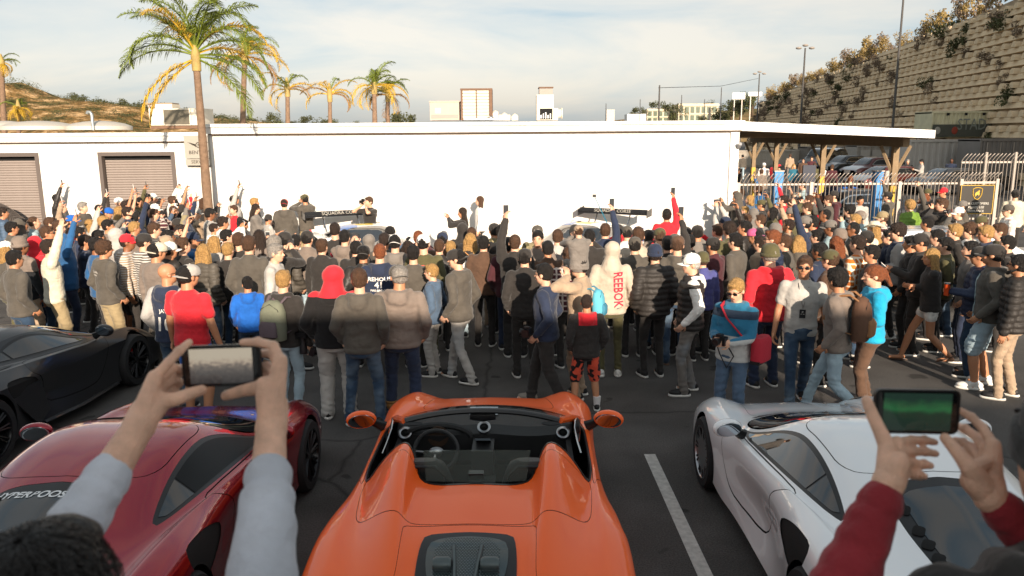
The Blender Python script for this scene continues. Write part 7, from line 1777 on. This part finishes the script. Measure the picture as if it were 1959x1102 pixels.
for s in specs:
    if s['lab']: s['label'] = s['lab']; continue
    row = 'far' if s['py'] < 395 else 'near' if s['py'] > 440 else 'middle'
    acts = AN[s['arms']]
    nb = sorted((q for q in specs if q is not s and (cnt[q['look']] == 1) and abs(q['py'] - s['py']) < 60), key=lambda q: abs(q['px'] - s['px']) + abs(q['py'] - s['py']))[:4]
    cands = ['%s, %s, %s' % (look(s), acts, zone(s)), '%s, %s' % (look(s), zone(s)), '%s, %s row %s' % (look(s), row, zone(s))]
    for q in nb:
        sd = 'left of' if s['px'] < q['px'] else 'right of'
        cands.append('%s, %s %s' % (look(s), sd, look(q).replace('person with', 'the')))
    for c in cands:
        if c not in used and 4 <= len(c.split()) <= 16: break
    used.add(c); s['label'] = c
for s in specs: s['group'] = 'people standing beyond the fence' if s['py'] < 346 and s['px'] > 1400 else 'people crowding round the race cars'
for s in specs: person_needs(s)
# child on the shoulders
kid = dict(h=1.02, head_deg=10, arms='ph', legs='st', yaw=0, hp=0, hair='short', hcol='br', hat='cap', hatcol='tn', top='sweater', tcol='g', tpat='plain', bstyle='trousers', bcol='g', bpat='plain', skin=0, shades=False, beard=False, fat=1.12, shoe='k', lod=0,
           label='small child in tan cap sitting on shoulders with red gloves raised', far=12, under=None, open=None)
ARMS['sit'] = ((-.07, .20, 1.50), (.07, .20, 1.50), (0, .2, 1), 0); LEGS['sit'] = ((-.11, .46, .52), (.11, .46, .52), .92, 4)
kid['arms'] = 'sit'; kid['legs'] = 'sit'; person_needs(kid)
make_protos()
for s in specs: make_person(s)
BY = {int(s['px']): s for s in specs}
car_ = BY[1110]; c0 = car_['M'] @ skel(car_['key'])['HM'].translation
kid['loc'] = (c0.x, c0.y - .02, c0.z - .92 * kid['h'] / 1.75 + .02); kid['group'] = 'people crowding round the race cars'; make_person(kid)
# ---- phones and cameras in raised hands
M_PHONE = mat('phone_body', (0.015, 0.015, 0.017), 0.3); M_SCREEN = mat('phone_screen', (0.05, 0.055, 0.06), 0.08); M_WPHONE = mat('phone_white', srgb('#d8d6d2'), 0.35)
def phone_mesh():
    b = MB(); b.box(-.036, .036, -.004, .004, -.072, .072); me = b.mesh('phone', smooth=False); me.materials.append(None)
    s = MB(); s.box(-.033, .033, -.0052, -.0040, -.064, .064); m2 = s.mesh('screen', smooth=False); m2.materials.append(None); return me, m2
PH = phone_mesh()
used_ph = set()
for s in specs:
    if s['arms'] in ('ph', 'hi', 'oh', 'oL', 'lo', 'fa') or int(s['px']) == 1857:
        J = skel(s['key']); w = [J['wr'][i] + J['hd'][i] * .10 for i in (0, 1)]
        two = s['arms'] in ('ph', 'hi', 'lo', 'fa')
        p = (w[0] + w[1]) / 2 + Vector((0, .02, .02)) if two else (w[1] if s['arms'] == 'oh' else w[0]) + Vector((0, .02, .05))
        land = two and s['arms'] != 'lo' and int(s['px']) % 3 != 0
        M = s['M'] @ Matrix.Translation(p) @ Matrix.Rotation(R(0 if not land else 90), 4, 'Y') @ Matrix.Rotation(R(-50 if s['arms'] == 'lo' else 8), 4, 'X')
        nm = 'camera' if (s['arms'] == 'fa' or s['px'] == 314) else 'phone'
        nb = s['label'].replace('person with ', '').replace('person in ', '')
        for a_ in AN.values():
            if a_: nb = nb.replace(a_ + ', ', '')
        for a_ in (' reaching', ' holding', ' looking', ' lifting', ' tapping'): nb = nb.split(a_)[0]
        lb = 'dark %s of the %s' % (nm, nb)
        if lb in used_ph: lb = ('raised ' if two else 'high ') + lb + (' in the back rows' if s['py'] < 400 else ' in the front rows' if s['py'] > 440 else '')
        used_ph.add(lb); lb = ' '.join(lb.split()[:16]).rstrip(',')
        if nm == 'phone':
            o = inst('phone', PH[0], M_PHONE if int(s['px']) % 5 else M_WPHONE, None); inst('screen', PH[1], M_SCREEN, o)
            o['group'] = 'phones held up by the crowd'
        else:
            c = MB(); c.box(-.065, .065, -.02, .025, -.045, .04); c.box(-.02, .02, -.015, .02, .04, .058)
            o = c.build('camera', M_BLK, None, False); l_ = MB(); l_.lathe([(.032, 0), (.034, .05), (.038, .07), (.030, .072), (0, .07)], 14, 'Y', (0, .02, -.003)); l_.build('lens', M_BLK, o)
            o['group'] = 'cameras held by the crowd'
        o.matrix_world = M; o['label'] = lb; o['category'] = nm
        ph_ = o
# ---- details on the people nearest the camera
M_PW = mat('print_white', srgb('#e8e4dc'), 0.7); M_PR = mat('print_red', srgb('#c4213c'), 0.7); M_PY = mat('print_yellow', srgb('#e0c23c'), 0.7); M_PB = mat('print_black', srgb('#1a1a1c'), 0.7); M_PN = mat('print_navy', srgb('#232a4c'), 0.7)
def disc(r, n=28):
    m = MB(); m.v = [(0, 0, 0)] + [(r * math.cos(2 * math.pi * k / n), r * math.sin(2 * math.pi * k / n), 0) for k in range(n)]
    for q in (.33, .66): pass
    m.f = [(0, 1 + k, 1 + (k + 1) % n) for k in range(n)]; m.m = [0] * n; return m
def rect(w, h, nx=6, ny=14):
    m = MB(); m.v = [(-w / 2 + w * i / nx, -h / 2 + h * j / ny, 0) for j in range(ny + 1) for i in range(nx + 1)]
    m.f = [(j * (nx + 1) + i, j * (nx + 1) + i + 1, (j + 1) * (nx + 1) + i + 1, (j + 1) * (nx + 1) + i) for j in range(ny) for i in range(nx)]; m.m = [0] * len(m.f); return m
T = lambda k: BY[k]['top_ob']
decal(T(725), 'FIREHOUSE', .075, 0, 1.30, M_PW); decal(T(725), '41', .11, 0, 1.22, M_PW); decal(T(725), 'FIRE-BROOM', .038, 0, 1.15, M_PW); decal(T(725), 'CAMP', .022, 0, 1.115, M_PW)
decal(T(810), '', 0, 0, 1.27, mat('print_rose', srgb('#c8503c'), .7), shape=disc(.085)); decal(T(810), 'SANTA\nCRUZ', .078, 0, 1.265, M_PY, rot=6, off=.009)
decal(T(1170), 'REEBOK', .125, .07, 1.17, M_PR, rot=-88, stretch=1.0, font_sy=1.25); decal(T(1170), '', 0, .09, .93, M_PN, shape=MB().add([(-.03, -.012, 0), (.03, .012, 0), (.03, .02, 0), (0, .0, 0), (-.03, .0, 0)], [(0, 1, 2, 3, 4)]), name='logo')
decal(T(318), 'JAY', .06, 0, 1.22, M_PW); decal(T(318), '10', .22, 0, 1.06, M_PW)
decal(T(197), 'RE CORE', .045, -.06, 1.32, M_PW, rot=-3); decal(T(197), 'COVERS', .03, -.06, 1.27, M_PW, rot=-3)
decal(T(640), '', 0, 0, 1.25, M_PR, shape=disc(.065)); decal(T(455), '', 0, .0, 1.24, M_PW, shape=disc(.085)); decal(T(455), '', 0, .0, 1.24, M_PR, shape=disc(.035), off=.009)
decal(T(36), '', 0, -.04, 1.32, mat('print_cream', srgb('#c8a88c'), .8), shape=disc(.055))
decal(T(1392), 'DTLA', .06, 0, 1.25, M_PW, side=1)
for k, s in BY.items():
    if s['open']: decal(s['top_ob'], '', 0, 0, 1.13, cloth(s['open']), side=1, shape=rect(.13, .54), name='shirt', off=.006)
decal(T(1540), '', 0, .0, 1.10, M_PB, side=1, shape=rect(.062, .10, 3, 4), name='badge', off=.02)
lm = MB(); s = BY[1540]
lm.tube([(-.06, .03, 1.48), (-.05, .10, 1.40), (0, .145, 1.16), (.05, .10, 1.40), (.06, .03, 1.48)], .005, 5); lm.build('lanyard', M_PB, s['root'])
decal(T(1540), 'C\n-- --', .026, 0, 1.11, M_PW, side=1, off=.025)
# sleeves and hood of the child in the printed hoodie
s = BY[1123]
# plain black jacket over the red hood, brown-brimmed details
s = BY[635]; inst('jacket', PROTO[need('top', s['key'], 'jacket', 0)] if PROTO.get(('top', s['key'], 'jacket', 0)) else PROTO[s['kt']], cloth('k'), s['root']) if False else None
def prop(nm, mb, m, s, p, label, cat, rot=None, group=None):
    o = mb.build(nm, m, None); M = s['M'] @ Matrix.Translation(p)
    if rot: M = M @ rot
    o.matrix_world = M; tag(o, label, cat, group); return o
def backpack(s, m1, m2, label, sc=1.0):
    b = MB(); b.loft([((0, 0, -.24), .10, .05), ((0, 0, -.23), .14, .08), ((0, -.01, -.1), .155, .095), ((0, 0, .1), .145, .085), ((0, .01, .2), .11, .06), ((0, .02, .235), .05, .03)], 20, pw=3)
    o = prop('backpack', b, m1, s, (0, -.215, 1.20), label, 'backpack', Matrix.Diagonal((sc, sc, sc, 1)))
    p = MB(); p.loft([((0, -.09, -.19), .08, .02), ((0, -.10, -.17), .11, .035), ((0, -.105, -.05), .11, .035), ((0, -.09, .0), .09, .02)], 16, pw=3); p.build('front_pocket', m2, o)
    for q in (-1, 1):
        t = MB(); t.tube([(q * .09, .02, .20), (q * .11, .10, .26), (q * .115, .22, .24), (q * .13, .31, .12), (q * .13, .33, -.02), (q * .15, .22, -.12), (q * .12, .06, -.16)], [.016, .022, .022, .022, .018, .01, .01], 8, sy=.6); t.build('strap', m2, o)
    h = MB(); h.tube([(-.03, .03, .21), (0, .02, .26), (.03, .03, .21)], .008, 6); h.build('handle', m2, o)
    z = MB(); z.tube([(-.13, -.04, .0), (-.11, -.06, .14), (0, -.05, .20), (.11, -.06, .14), (.13, -.04, .0)], .004, 5); z.build('zip', M_BLK, o)
    return o
backpack(BY[540], mat('pack_olive', srgb('#6f7362'), .85, bump=.3), mat('pack_mauve', srgb('#5d5157'), .85, bump=.3), 'grey-green backpack with mauve pocket worn by the blond photographer')
backpack(BY[1612], mat('pack_brown', srgb('#5b4030'), .8, bump=.3), mat('pack_tan', srgb('#8a6240'), .8, bump=.3), 'brown backpack with tan lower pocket worn by the striding person')
backpack(BY[1110], mat('pack_blue', srgb('#5fb2c8'), .85, bump=.3), mat('pack_blue2', srgb('#3d7f98'), .85), 'small light blue children\'s backpack worn beside the REEBOK lettering', .72)
backpack(BY[1067], mat('pack_black', srgb('#26262a'), .85, bump=.3), mat('pack_black2', srgb('#1c1c20'), .85), 'black backpack worn over the pale grey jacket between the race cars', .8)
def slr(s, p, label, tele=.10, rot=None):
    c = MB(); c.box(-.070, .070, -.03, .03, -.05, .04); c.box(-.028, .028, -.025, .035, .04, .065); c.box(-.072, -.045, -.03, .05, -.05, .04)
    o = prop('camera', c, M_BLK, s, p, label, 'camera', rot)
    l_ = MB(); l_.lathe([(.034, 0), (.036, tele * .5), (.042, tele * .6), (.043, tele), (.036, tele + .003), (.033, tele - .01), (0, tele - .012)], 18, 'Y', (0, .03, -.005)); l_.build('lens', M_BLK, o); return o
slr(BY[1410], (-.01, .36, 1.15), 'black camera held at the waist by the person with glasses', .09)
slr(BY[540], (.30, .08, .78), 'black camera hanging from the right hand of the blond photographer', .15, Matrix.Rotation(R(-75), 4, 'Z') @ Matrix.Rotation(R(-20), 4, 'X'))
slr(BY[540], (.235, -.02, 1.00), 'black camera with long lens slung on the hip of the blond photographer', .2, Matrix.Rotation(R(-90), 4, 'X'))
slr(BY[1046], (-.26, .16, .97), 'small black camera at the left hand of the person in navy', .05)
s = BY[1410]; b = MB(); b.loft([((0, 0, -.16), .13, .05), ((0, 0, -.14), .15, .075), ((0, 0, .08), .15, .075), ((0, 0, .12), .12, .05)], 18, pw=3.2)
M_RBAG = mat('bag_red', srgb('#a81f30'), .8, bump=.3)
o = prop('shoulder_bag', b, M_RBAG, s, (-.27, -.06, 1.02), 'red and black shoulder bag at the hip of the blond photographer', 'bag', Matrix.Rotation(R(90), 4, 'Z'))
t = MB(); t.tube([s['M'] @ Vector(q) for q in ((-.20, .13, 1.10), (-.10, .155, 1.22), (.02, .155, 1.34), (.115, .09, 1.45), (.13, -.02, 1.475), (.08, -.14, 1.38), (-.10, -.17, 1.2), (-.24, -.12, 1.08))], .020, 8, sy=.45); st_ = t.build('strap', M_RBAG, o); st_.matrix_parent_inverse = o.matrix_world.inverted()
bm_ = MB(); bm_.box(-.152, .152, -.05, .05, -.165, -.13); bm_.build('base', M_BLK, o)
s = BY[1410]; t = MB(); t.tube([(-.06, .33, 1.12), (-.10, .22, .95), (-.02, .2, .80), (.05, .22, .95), (.05, .33, 1.12)], .007, 6); o = t.build('camera_strap', M_BLK, None); o.matrix_world = s['M']; tag(o, 'dark neck strap looping down from the held camera', 'strap')
s = BY[900]; b = MB(); b.loft([((0, 0, -.12), .12, .04), ((0, 0, -.10), .14, .05), ((0, 0, .06), .13, .045), ((0, 0, .09), .10, .03)], 16, pw=3)
o = prop('shoulder_bag', b, mat('bag_white', srgb('#e4dccf'), .6), s, (.22, -.04, .97), 'white and tan shoulder bag hanging at the ginger-haired person', 'bag')
t = MB(); t.box(-.13, .13, -.052, .052, -.12, -.08); t.build('trim', mat('bag_tan', srgb('#b98552'), .6), o)
t = MB(); t.tube([(0, 0, .09), (-.10, -.10, .30), (-.30, -.12, .50)], .008, 6); t.build('strap', mat('bag_tan', srgb('#b98552'), .6), o)
s = BY[1790]; b = MB(); b.box(-.03, .03, -.10, .10, -.07, .07); o = prop('handbag', b, mat('bag_pale', srgb('#cfc6ba'), .6), s, (.24, -.02, .90), 'small pale handbag on a thin strap beside the white shorts', 'bag')
t = MB(); t.tube([(0, .08, .07), (-.06, .05, .35), (-.12, .0, .55), (-.06, -.08, .35), (0, -.08, .07)], .004, 5); t.build('strap', mat('bag_pale', srgb('#cfc6ba'), .6), o)
s = BY[1878]; J = skel(s['key']); b = MB(); b.lathe([(.030, -.09), (.036, .06), (.037, .062), (.037, .075), (.0, .076)], 18)
o = prop('tumbler', b, mat('tumbler_orange', srgb('#c4481e'), .25, coat=.5), s, J['wr'][0] + Vector((0, .07, .03)), 'orange insulated tumbler held beside the ripped jean shorts', 'cup')
t = MB(); t.lathe([(.037, .06), (.038, .078), (0, .08)], 18); t.build('rim', mat('steel', (.6, .6, .6), .25, 1.0), o)
s = BY[1158]; b = MB(); p0 = on_y(1162, 428, s['loc'].y + .2); p1 = on_y(1137, 375, s['loc'].y + .35)
b.tube([p0, p0.lerp(p1, .5), p1], [.010, .008, .006], 8); o = b.build('selfie_stick', mat('stick_teal', srgb('#1d6c86'), .4), None); tag(o, 'long teal selfie stick held up before the right race car wing', 'selfie stick')
t = MB(); t.box(-.03, .03, -.02, .02, -.02, .025); t.build('action_camera', M_BLK, o, False, loc=p1)
p0 = on_y(374, 372, BY[358]['loc'].y); p1 = on_y(380, 346, BY[358]['loc'].y); b = MB(); b.tube([p0, p1], .006, 6); o = b.build('selfie_stick', M_BLK, None); tag(o, 'thin black selfie stick raised before the white pier', 'selfie stick')
t = MB(); t.box(-.025, .025, -.02, .02, -.02, .025); t.build('action_camera', M_BLK, o, False, loc=p1)
# fox-head mark on the white cap, neon socks
s = BY[1325]; capo = [c for c in s['root'].children if c.name.startswith('cap')][0]
fx = MB()
for q in (-1, 1): fx.tube([(q * .004, .094, .075), (q * .020, .090, .088), (q * .027, .080, .102)], [.0035, .004, .002], 5); fx.tube([(q * .027, .082, .10), (q * .030, .088, .080), (q * .016, .096, .062), (0, .100, .052)], .003, 5)
fx.build('fox_logo', M_PB, capo)
s = BY[1375]; J = skel(s['key'])
for i in (0, 1):
    q = MB(); a = J['an'][i]; q.tube([a + Vector((0, 0, 0)), a + Vector((0, 0, .16))], [.045, .056], 12); q.build('sock', mat('sock_neon', srgb('#9fae3c'), .8), s['root'])
s = BY[1123]; J = skel(s['key'])
for i in (0, 1):
    q = MB(); a = J['an'][i]; q.tube([a + Vector((0, 0, 0)), a + Vector((0, 0, .13))], [.045, .055], 12); q.build('sock', mat('sock_white', srgb('#dcd8d6'), .8), s['root'])
# ================================================================== the viewers on the deck in front of the camera
DECK = .98
def C(px, py, zc): return Vector((0, 0, CAM_H)) + ray(px, py) * zc
def viewer(name_lab, root_xy, h, wristL, wristR, hands, skin, top, tcol, hairk, haircol, hat=None, key='v1', voxel=.0028, cuff=.66):
    """a full figure standing on the deck; wrists and finger joints are given as points in the place"""
    sc = h / 1.75; M = Matrix.Translation((*root_xy, DECK)) @ Matrix.Diagonal((sc, sc, sc, 1)); Mi = M.inverted()
    wl_, wr_ = Mi @ wristL, Mi @ wristR
    ARMS[key] = (tuple(wl_), tuple(wr_), None, 8); J = skel((key, 'wd', 0, 0))
    body = body_prims((key, 'wd', 0, 0), arm=.72); hm = MB()
    for i, hd in enumerate(hands):
        if not hd: continue
        w = J['wr'][i]; e = J['el'][i]
        hm.capsule(e.lerp(w, .35), w, .0345, .0255, 16)
        K = [Mi @ f[0] for f in hd['fingers']]; T = Mi @ hd['thumb'][0]
        hm.capsule(w, w.lerp(sum(K, Vector()) / len(K), .4), .028, .026, 14)
        for k_ in K: hm.capsule(w.lerp(k_, .12), k_, .0215, .0135, 12)
        for a, b in zip(K[:-1], K[1:]): hm.capsule(a, b, .012, .012, 10)
        hm.capsule(w.lerp(T, .1), T, .022, .0165, 12); hm.capsule(T, K[0].lerp(w, .3), .014, .014, 10)
        for f in hd['fingers']:
            p = [Mi @ q for q in f]; rr = (.0098, .0088, .0080, .0068)
            for j in range(len(p) - 1): hm.capsule(p[j], p[j + 1], rr[j], rr[j + 1], 12)
            for j in range(1, len(p) - 1): hm.ellipsoid(p[j], (.0098, .0098, .0098), None, 10, 8)
        p = [Mi @ q for q in hd['thumb']]; rr = (.0155, .0125, .0112, .0095)
        for j in range(len(p) - 1): hm.capsule(p[j], p[j + 1], rr[j], rr[j + 1], 12)
    keep = list(J['wr'])
    for i in (0, 1):
        if hands[i]: J['wr'][i] = J['el'][i].lerp(J['wr'][i], cuff)
    tp = top_prims((key, 'wd', 0, 0), top); J['wr'] = keep; bt = bot_prims((key, 'wd', 0, 0), 'trousers'); hr = hair_prims(hairk)
    out = remesh_batch([(body, .010, 2, .6), (hm, voxel, 2, 1), (tp, .008, 5, 1), (bt, .014, 4, 1), (hr, .006, 2, 1)])
    bm = bmesh.new(); bm.from_mesh(out[0]); bm.from_mesh(out[1]); bm.to_mesh(out[0]); bm.free()
    out[0].polygons.foreach_set('use_smooth', [True] * len(out[0].polygons))
    me = out[2]; c = get_co(me); nn = get_no(me)      # sleeve creases
    a = wob(c * (1, 1, 1.3), 17, 3) * .0055 + wob(c * (1.6, 1.6, 1), 31, 8) * .0022
    for i in (0, 1):
        e, w = J['el'][i], J['wr'][i]; ax = np.array((w - e).normalized()); t = (c - np.array(e)) @ ax; near_arm = np.linalg.norm(c - np.array(e) - np.outer(t, ax), axis=1) < .09
        L = (w - e).length; a += np.where(near_arm & (t > -.05) & (t < L), .0018 * np.sin(t * 110 + 9 * wob(c, 14, 5)) * np.exp(-((t - L * .45) / .10) ** 2) - .003 * np.exp(-((t - (L * cuff - .02)) / .007) ** 2), 0)
    c += nn * a[:, None]; set_co(me, c)
    me = out[4]; c = get_co(me); nn = get_no(me); c += nn * ((wob(c * (1, .6, .4), 60, 5) * .004 + wob(c * (1, .5, .5), 200, 7) * .0015)[:, None]); set_co(me, c)
    root = thing('person', name_lab, 'person', (*root_xy, DECK), group=None); root.scale = (sc, sc, sc)
    for me in out: me.materials.clear(); me.materials.append(None)
    inst('body', out[0], skin, root); inst('sweatshirt', out[2], cloth(tcol), root); inst('trousers', out[3], cloth('dn', 'denim'), root)
    HM = J['HM']; inst('hair', out[4], hair_mat(haircol), root, HM)
    if hat is None:      # loose strands combed back from the crown
        rs = random.Random(5); sm = MB()
        for _ in range(2600):
            th = rs.uniform(0, 6.283); ph0 = rs.uniform(.05, 1.25); P_ = []; n_ = None; th2 = th + rs.uniform(-.5, .5); ln = rs.uniform(.25, .6)
            for j in range(5):
                ph = ph0 + ln * j / 4; t_ = th + (th2 - th) * j / 4; d_ = Vector((math.sin(ph) * math.cos(t_), math.sin(ph) * math.sin(t_), math.cos(ph)))
                r_ = 1.0 + .05 * math.sin(j * .9) + rs.uniform(.0, .035); P_.append(Vector((d_.x * .088 * r_, d_.y * .102 * r_ - .020, d_.z * .102 * r_ + .042)))
            if P_[-1].y > .07 and P_[-1].z < .08: continue
            w_ = Vector((-math.sin(th), math.cos(th), 0)) * rs.uniform(.0006, .0014)
            sm.add([p - w_ for p in P_] + [p + w_ * (1 - .15 * k) for k, p in enumerate(P_)], [(k, k + 1, k + 6, k + 5) for k in range(4)])
        o = sm.build('hair_strands', hair_mat(haircol), root); o.matrix_local = HM; o['kind'] = 'stuff'
    for q in (-1, 1): inst('eye', HAT['eye'], M_EYE, root, HM @ Matrix.Translation((q * .032, .0835, .004))); inst('eyebrow', HAT['eyebrow'], hair_mat(haircol), root, HM @ Matrix.Translation((q * .032, .088, .026)))
    inst('mouth', HAT['mouth'], M_LIP, root, HM @ Matrix.Translation((0, .0885, -.058)))
    if hat: b_ = inst('beanie', HAT['beanie'], cloth(hat), root, HM); inst('cuff', HAT['cuff'], cloth(hat), b_)
    for i in (0, 1):
        an = J['an'][i]; sh = inst('shoe', HAT['shoe'], M_DARKSHOE, root, Matrix.Translation((an.x, an.y, an.z - .08))); inst('sole', HAT['sole'], M_RUB, sh)
    # nails on the fingertips turned to us
    nl = MB(); nl.ellipsoid((0, 0, 0), (.0052, .0014, .0062), None, 10, 6); nm = nl.mesh('fingernail'); nm.materials.append(mat('nail', srgb('#e0b8a4'), .25, coat=.3))
    for hd in hands:
        if not hd: continue
        for f in hd.get('nails', []):
            p, d = f; o = bpy.data.objects.new('fingernail', nm); COL.objects.link(o); o.parent = root
            y = (Vector((0, 0, CAM_H)) - p).normalized(); z = d.normalized(); x = y.cross(z).normalized(); y = z.cross(x)
            W = Matrix((x, y, z)).transposed().to_4x4(); W.translation = p + y * .0085; o.matrix_basis = Mi @ W
    return root
M_SKF = mat('skin_warm', srgb('#e4b599'), .46, bump=.4, bscale=300, var=.20, vscale=34); b_ = M_SKF.node_tree.nodes['Principled BSDF']; b_.inputs['Subsurface Weight'].default_value = .12; b_.inputs['Subsurface Radius'].default_value = (.012, .005, .003)
# left viewer: grey sleeves, phone held level
hl = dict(fingers=[[C(296, 722, 1.40), C(322, 694, 1.41), C(342, 672, 1.43), C(362, 655, 1.45)], [C(303, 730, 1.43), C(332, 704, 1.46), C(346, 706, 1.50), C(340, 722, 1.51)], [C(303, 744, 1.45), C(331, 726, 1.49), C(342, 732, 1.52), C(334, 744, 1.52)], [C(298, 757, 1.46), C(322, 745, 1.49), C(334, 750, 1.52), C(326, 758, 1.52)]],
          thumb=[C(310, 768, 1.40), C(336, 764, 1.40), C(362, 754, 1.41), C(386, 746, 1.43)], nails=[])
hr_ = dict(fingers=[[C(536, 690, 1.42), C(524, 662, 1.43), C(494, 654, 1.45), C(464, 655, 1.46)], [C(534, 700, 1.45), C(520, 676, 1.48), C(496, 676, 1.51), C(480, 684, 1.52)], [C(530, 716, 1.47), C(510, 700, 1.50), C(492, 704, 1.52), C(482, 714, 1.52)], [C(524, 734, 1.47), C(504, 724, 1.50), C(488, 728, 1.52), C(478, 736, 1.52)]],
           thumb=[C(506, 738, 1.40), C(492, 742, 1.43), C(462, 748, 1.46), C(432, 757, 1.48)], nails=[])
CLOTH['lgs'] = '#b9bbc2'; CLOTH['rds'] = '#8f2b32'
viewer('dark-haired person in pale grey sweatshirt raising a phone with both hands at lower left', (-.58, .87), 1.80, C(268, 800, 1.37), C(522, 790, 1.41), (hl, hr_), M_SKF, 'slim', 'lgs', 'short', 'bk', key='vL')
gl_ = dict(fingers=[[C(1716, 848, 1.33), C(1744, 842, 1.36), C(1768, 842, 1.37), C(1788, 846, 1.37)], [C(1722, 866, 1.32), C(1748, 864, 1.35), C(1770, 864, 1.36), C(1790, 868, 1.35)], [C(1726, 886, 1.31), C(1750, 888, 1.34), C(1768, 888, 1.34), C(1780, 891, 1.33)], [C(1728, 904, 1.31), C(1746, 908, 1.33), C(1759, 909, 1.33), C(1768, 911, 1.32)]],
           thumb=[C(1698, 856, 1.30), C(1684, 826, 1.31), C(1670, 796, 1.32), C(1658, 766, 1.33)])
gr_ = dict(fingers=[[C(1900, 852, 1.30), C(1880, 818, 1.33), C(1858, 798, 1.35), C(1838, 786, 1.36)], [C(1888, 862, 1.32), C(1866, 834, 1.36), C(1846, 820, 1.38), C(1830, 814, 1.40)], [C(1880, 878, 1.33), C(1860, 856, 1.37), C(1842, 846, 1.39), C(1828, 842, 1.40)], [C(1876, 894, 1.33), C(1858, 878, 1.37), C(1844, 870, 1.38), C(1834, 866, 1.39)]],
           thumb=[C(1856, 898, 1.27), C(1840, 876, 1.28), C(1824, 856, 1.30), C(1808, 838, 1.32)])
viewer('person in dark red sweatshirt raising a phone with both hands at lower right', (.76, .96), 1.65, C(1700, 915, 1.27), C(1896, 942, 1.27), (gl_, gr_), M_SKF, 'slim', 'rds', 'short', 'br', key='vR', cuff=.88)
p = C(2100, 850, 1.15)
viewer('person in black beanie cut off by the right edge of the picture', (p.x, p.y), (p.z + .12 - DECK), Vector((p.x - .26, p.y + .1, DECK + .95)), Vector((p.x + .26, p.y + .1, DECK + .95)), (None, None), SKIN[0], 'hoodie', 'k', 'short', 'db', 'k', key='vB')
def fgphone(px, py, zc, w, h, tilt, label, scr):
    c = C(px, py, zc); o = thing('phone', label, 'phone', c); view = (Vector((0, 0, CAM_H)) - c).normalized(); o.rotation_euler = (R(-PITCH + 6), R(tilt), 0)
    def rbox(w, h, d, y, r):
        m = MB(); P = []
        for cx, cz, a0 in ((w / 2 - r, h / 2 - r, 0), (-w / 2 + r, h / 2 - r, 90), (-w / 2 + r, -h / 2 + r, 180), (w / 2 - r, -h / 2 + r, 270)):
            for k in range(7): a = R(a0 + 15 * k); P.append(Vector((cx + r * math.cos(a), y, cz + r * math.sin(a))))
        m.prism(P, (0, d, 0)); return m
    rbox(w, h, .008, -.004, .011).build('case', mat('phone_case', (.008, .008, .009), .35), o, True, 30)
    rbox(w - .012, h - .008, .0006, -.0048, .006).build('glass', mat('phone_glass', (.006, .006, .007), .05, coat=1), o, False)
    m = MB(); nx, nz = 24, 14; sw, sh = w - .030, h - .012
    m.v = [(-sw / 2 + sw * i / nx, -.0053, -sh / 2 + sh * j / nz) for j in range(nz + 1) for i in range(nx + 1)]; m.f = [(j * (nx + 1) + i, j * (nx + 1) + i + 1, (j + 1) * (nx + 1) + i + 1, (j + 1) * (nx + 1) + i) for j in range(nz) for i in range(nx)]; m.m = [0] * len(m.f)
    m.build('screen', scr, o, False); return o
def screen_mat(name, kind):
    m = bpy.data.materials.new(name); m.use_nodes = True; n, l = m.node_tree.nodes, m.node_tree.links; b = n['Principled BSDF']; b.inputs['Roughness'].default_value = .06; b.inputs['Base Color'].default_value = (.01, .01, .01, 1)
    t = n.new('ShaderNodeTexCoord'); s = n.new('ShaderNodeSeparateXYZ'); l.new(t.outputs['Generated'], s.inputs[0])
    z = n.new('ShaderNodeTexNoise'); z.inputs['Scale'].default_value = 14 if kind == 'live' else 5; z.inputs['Detail'].default_value = 5; l.new(t.outputs['Generated'], z.inputs['Vector'])
    a = n.new('ShaderNodeMath'); a.operation = 'MULTIPLY_ADD'; a.inputs[1].default_value = .55 if kind == 'live' else .3; l.new(z.outputs['Fac'], a.inputs[0]); l.new(s.outputs[2], a.inputs[2])
    r = n.new('ShaderNodeValToRGB'); e = r.color_ramp.elements
    if kind == 'live': e[0].position = .30; e[0].color = (.012, .011, .011, 1); e[1].position = 1.0; e[1].color = (.15, .13, .10, 1); q = e.new(.62); q.color = (.03, .027, .025, 1); q = e.new(.80); q.color = (.06, .05, .042, 1); q = e.new(.88); q.color = (.13, .105, .08, 1)
    else: e[0].position = .25; e[0].color = (.004, .008, .006, 1); e[1].position = 1.0; e[1].color = (.004, .010, .007, 1); q = e.new(.62); q.color = (.004, .010, .006, 1); q = e.new(.74); q.color = (.006, .035, .012, 1); q = e.new(.86); q.color = (.006, .024, .010, 1)
    l.new(a.outputs[0], r.inputs[0]); l.new(r.outputs[0], b.inputs['Emission Color']); b.inputs['Emission Strength'].default_value = 1.0; return m
fgphone(425, 699, 1.47, .148, .078, -1.5, 'black phone held level in front of the black supercar, screen showing the scene', screen_mat('screen_live', 'live'))
fgphone(1752, 787, 1.36, .148, .078, 1.5, 'black phone held above the white coupe with a dark greenish screen', screen_mat('screen_green', 'green'))
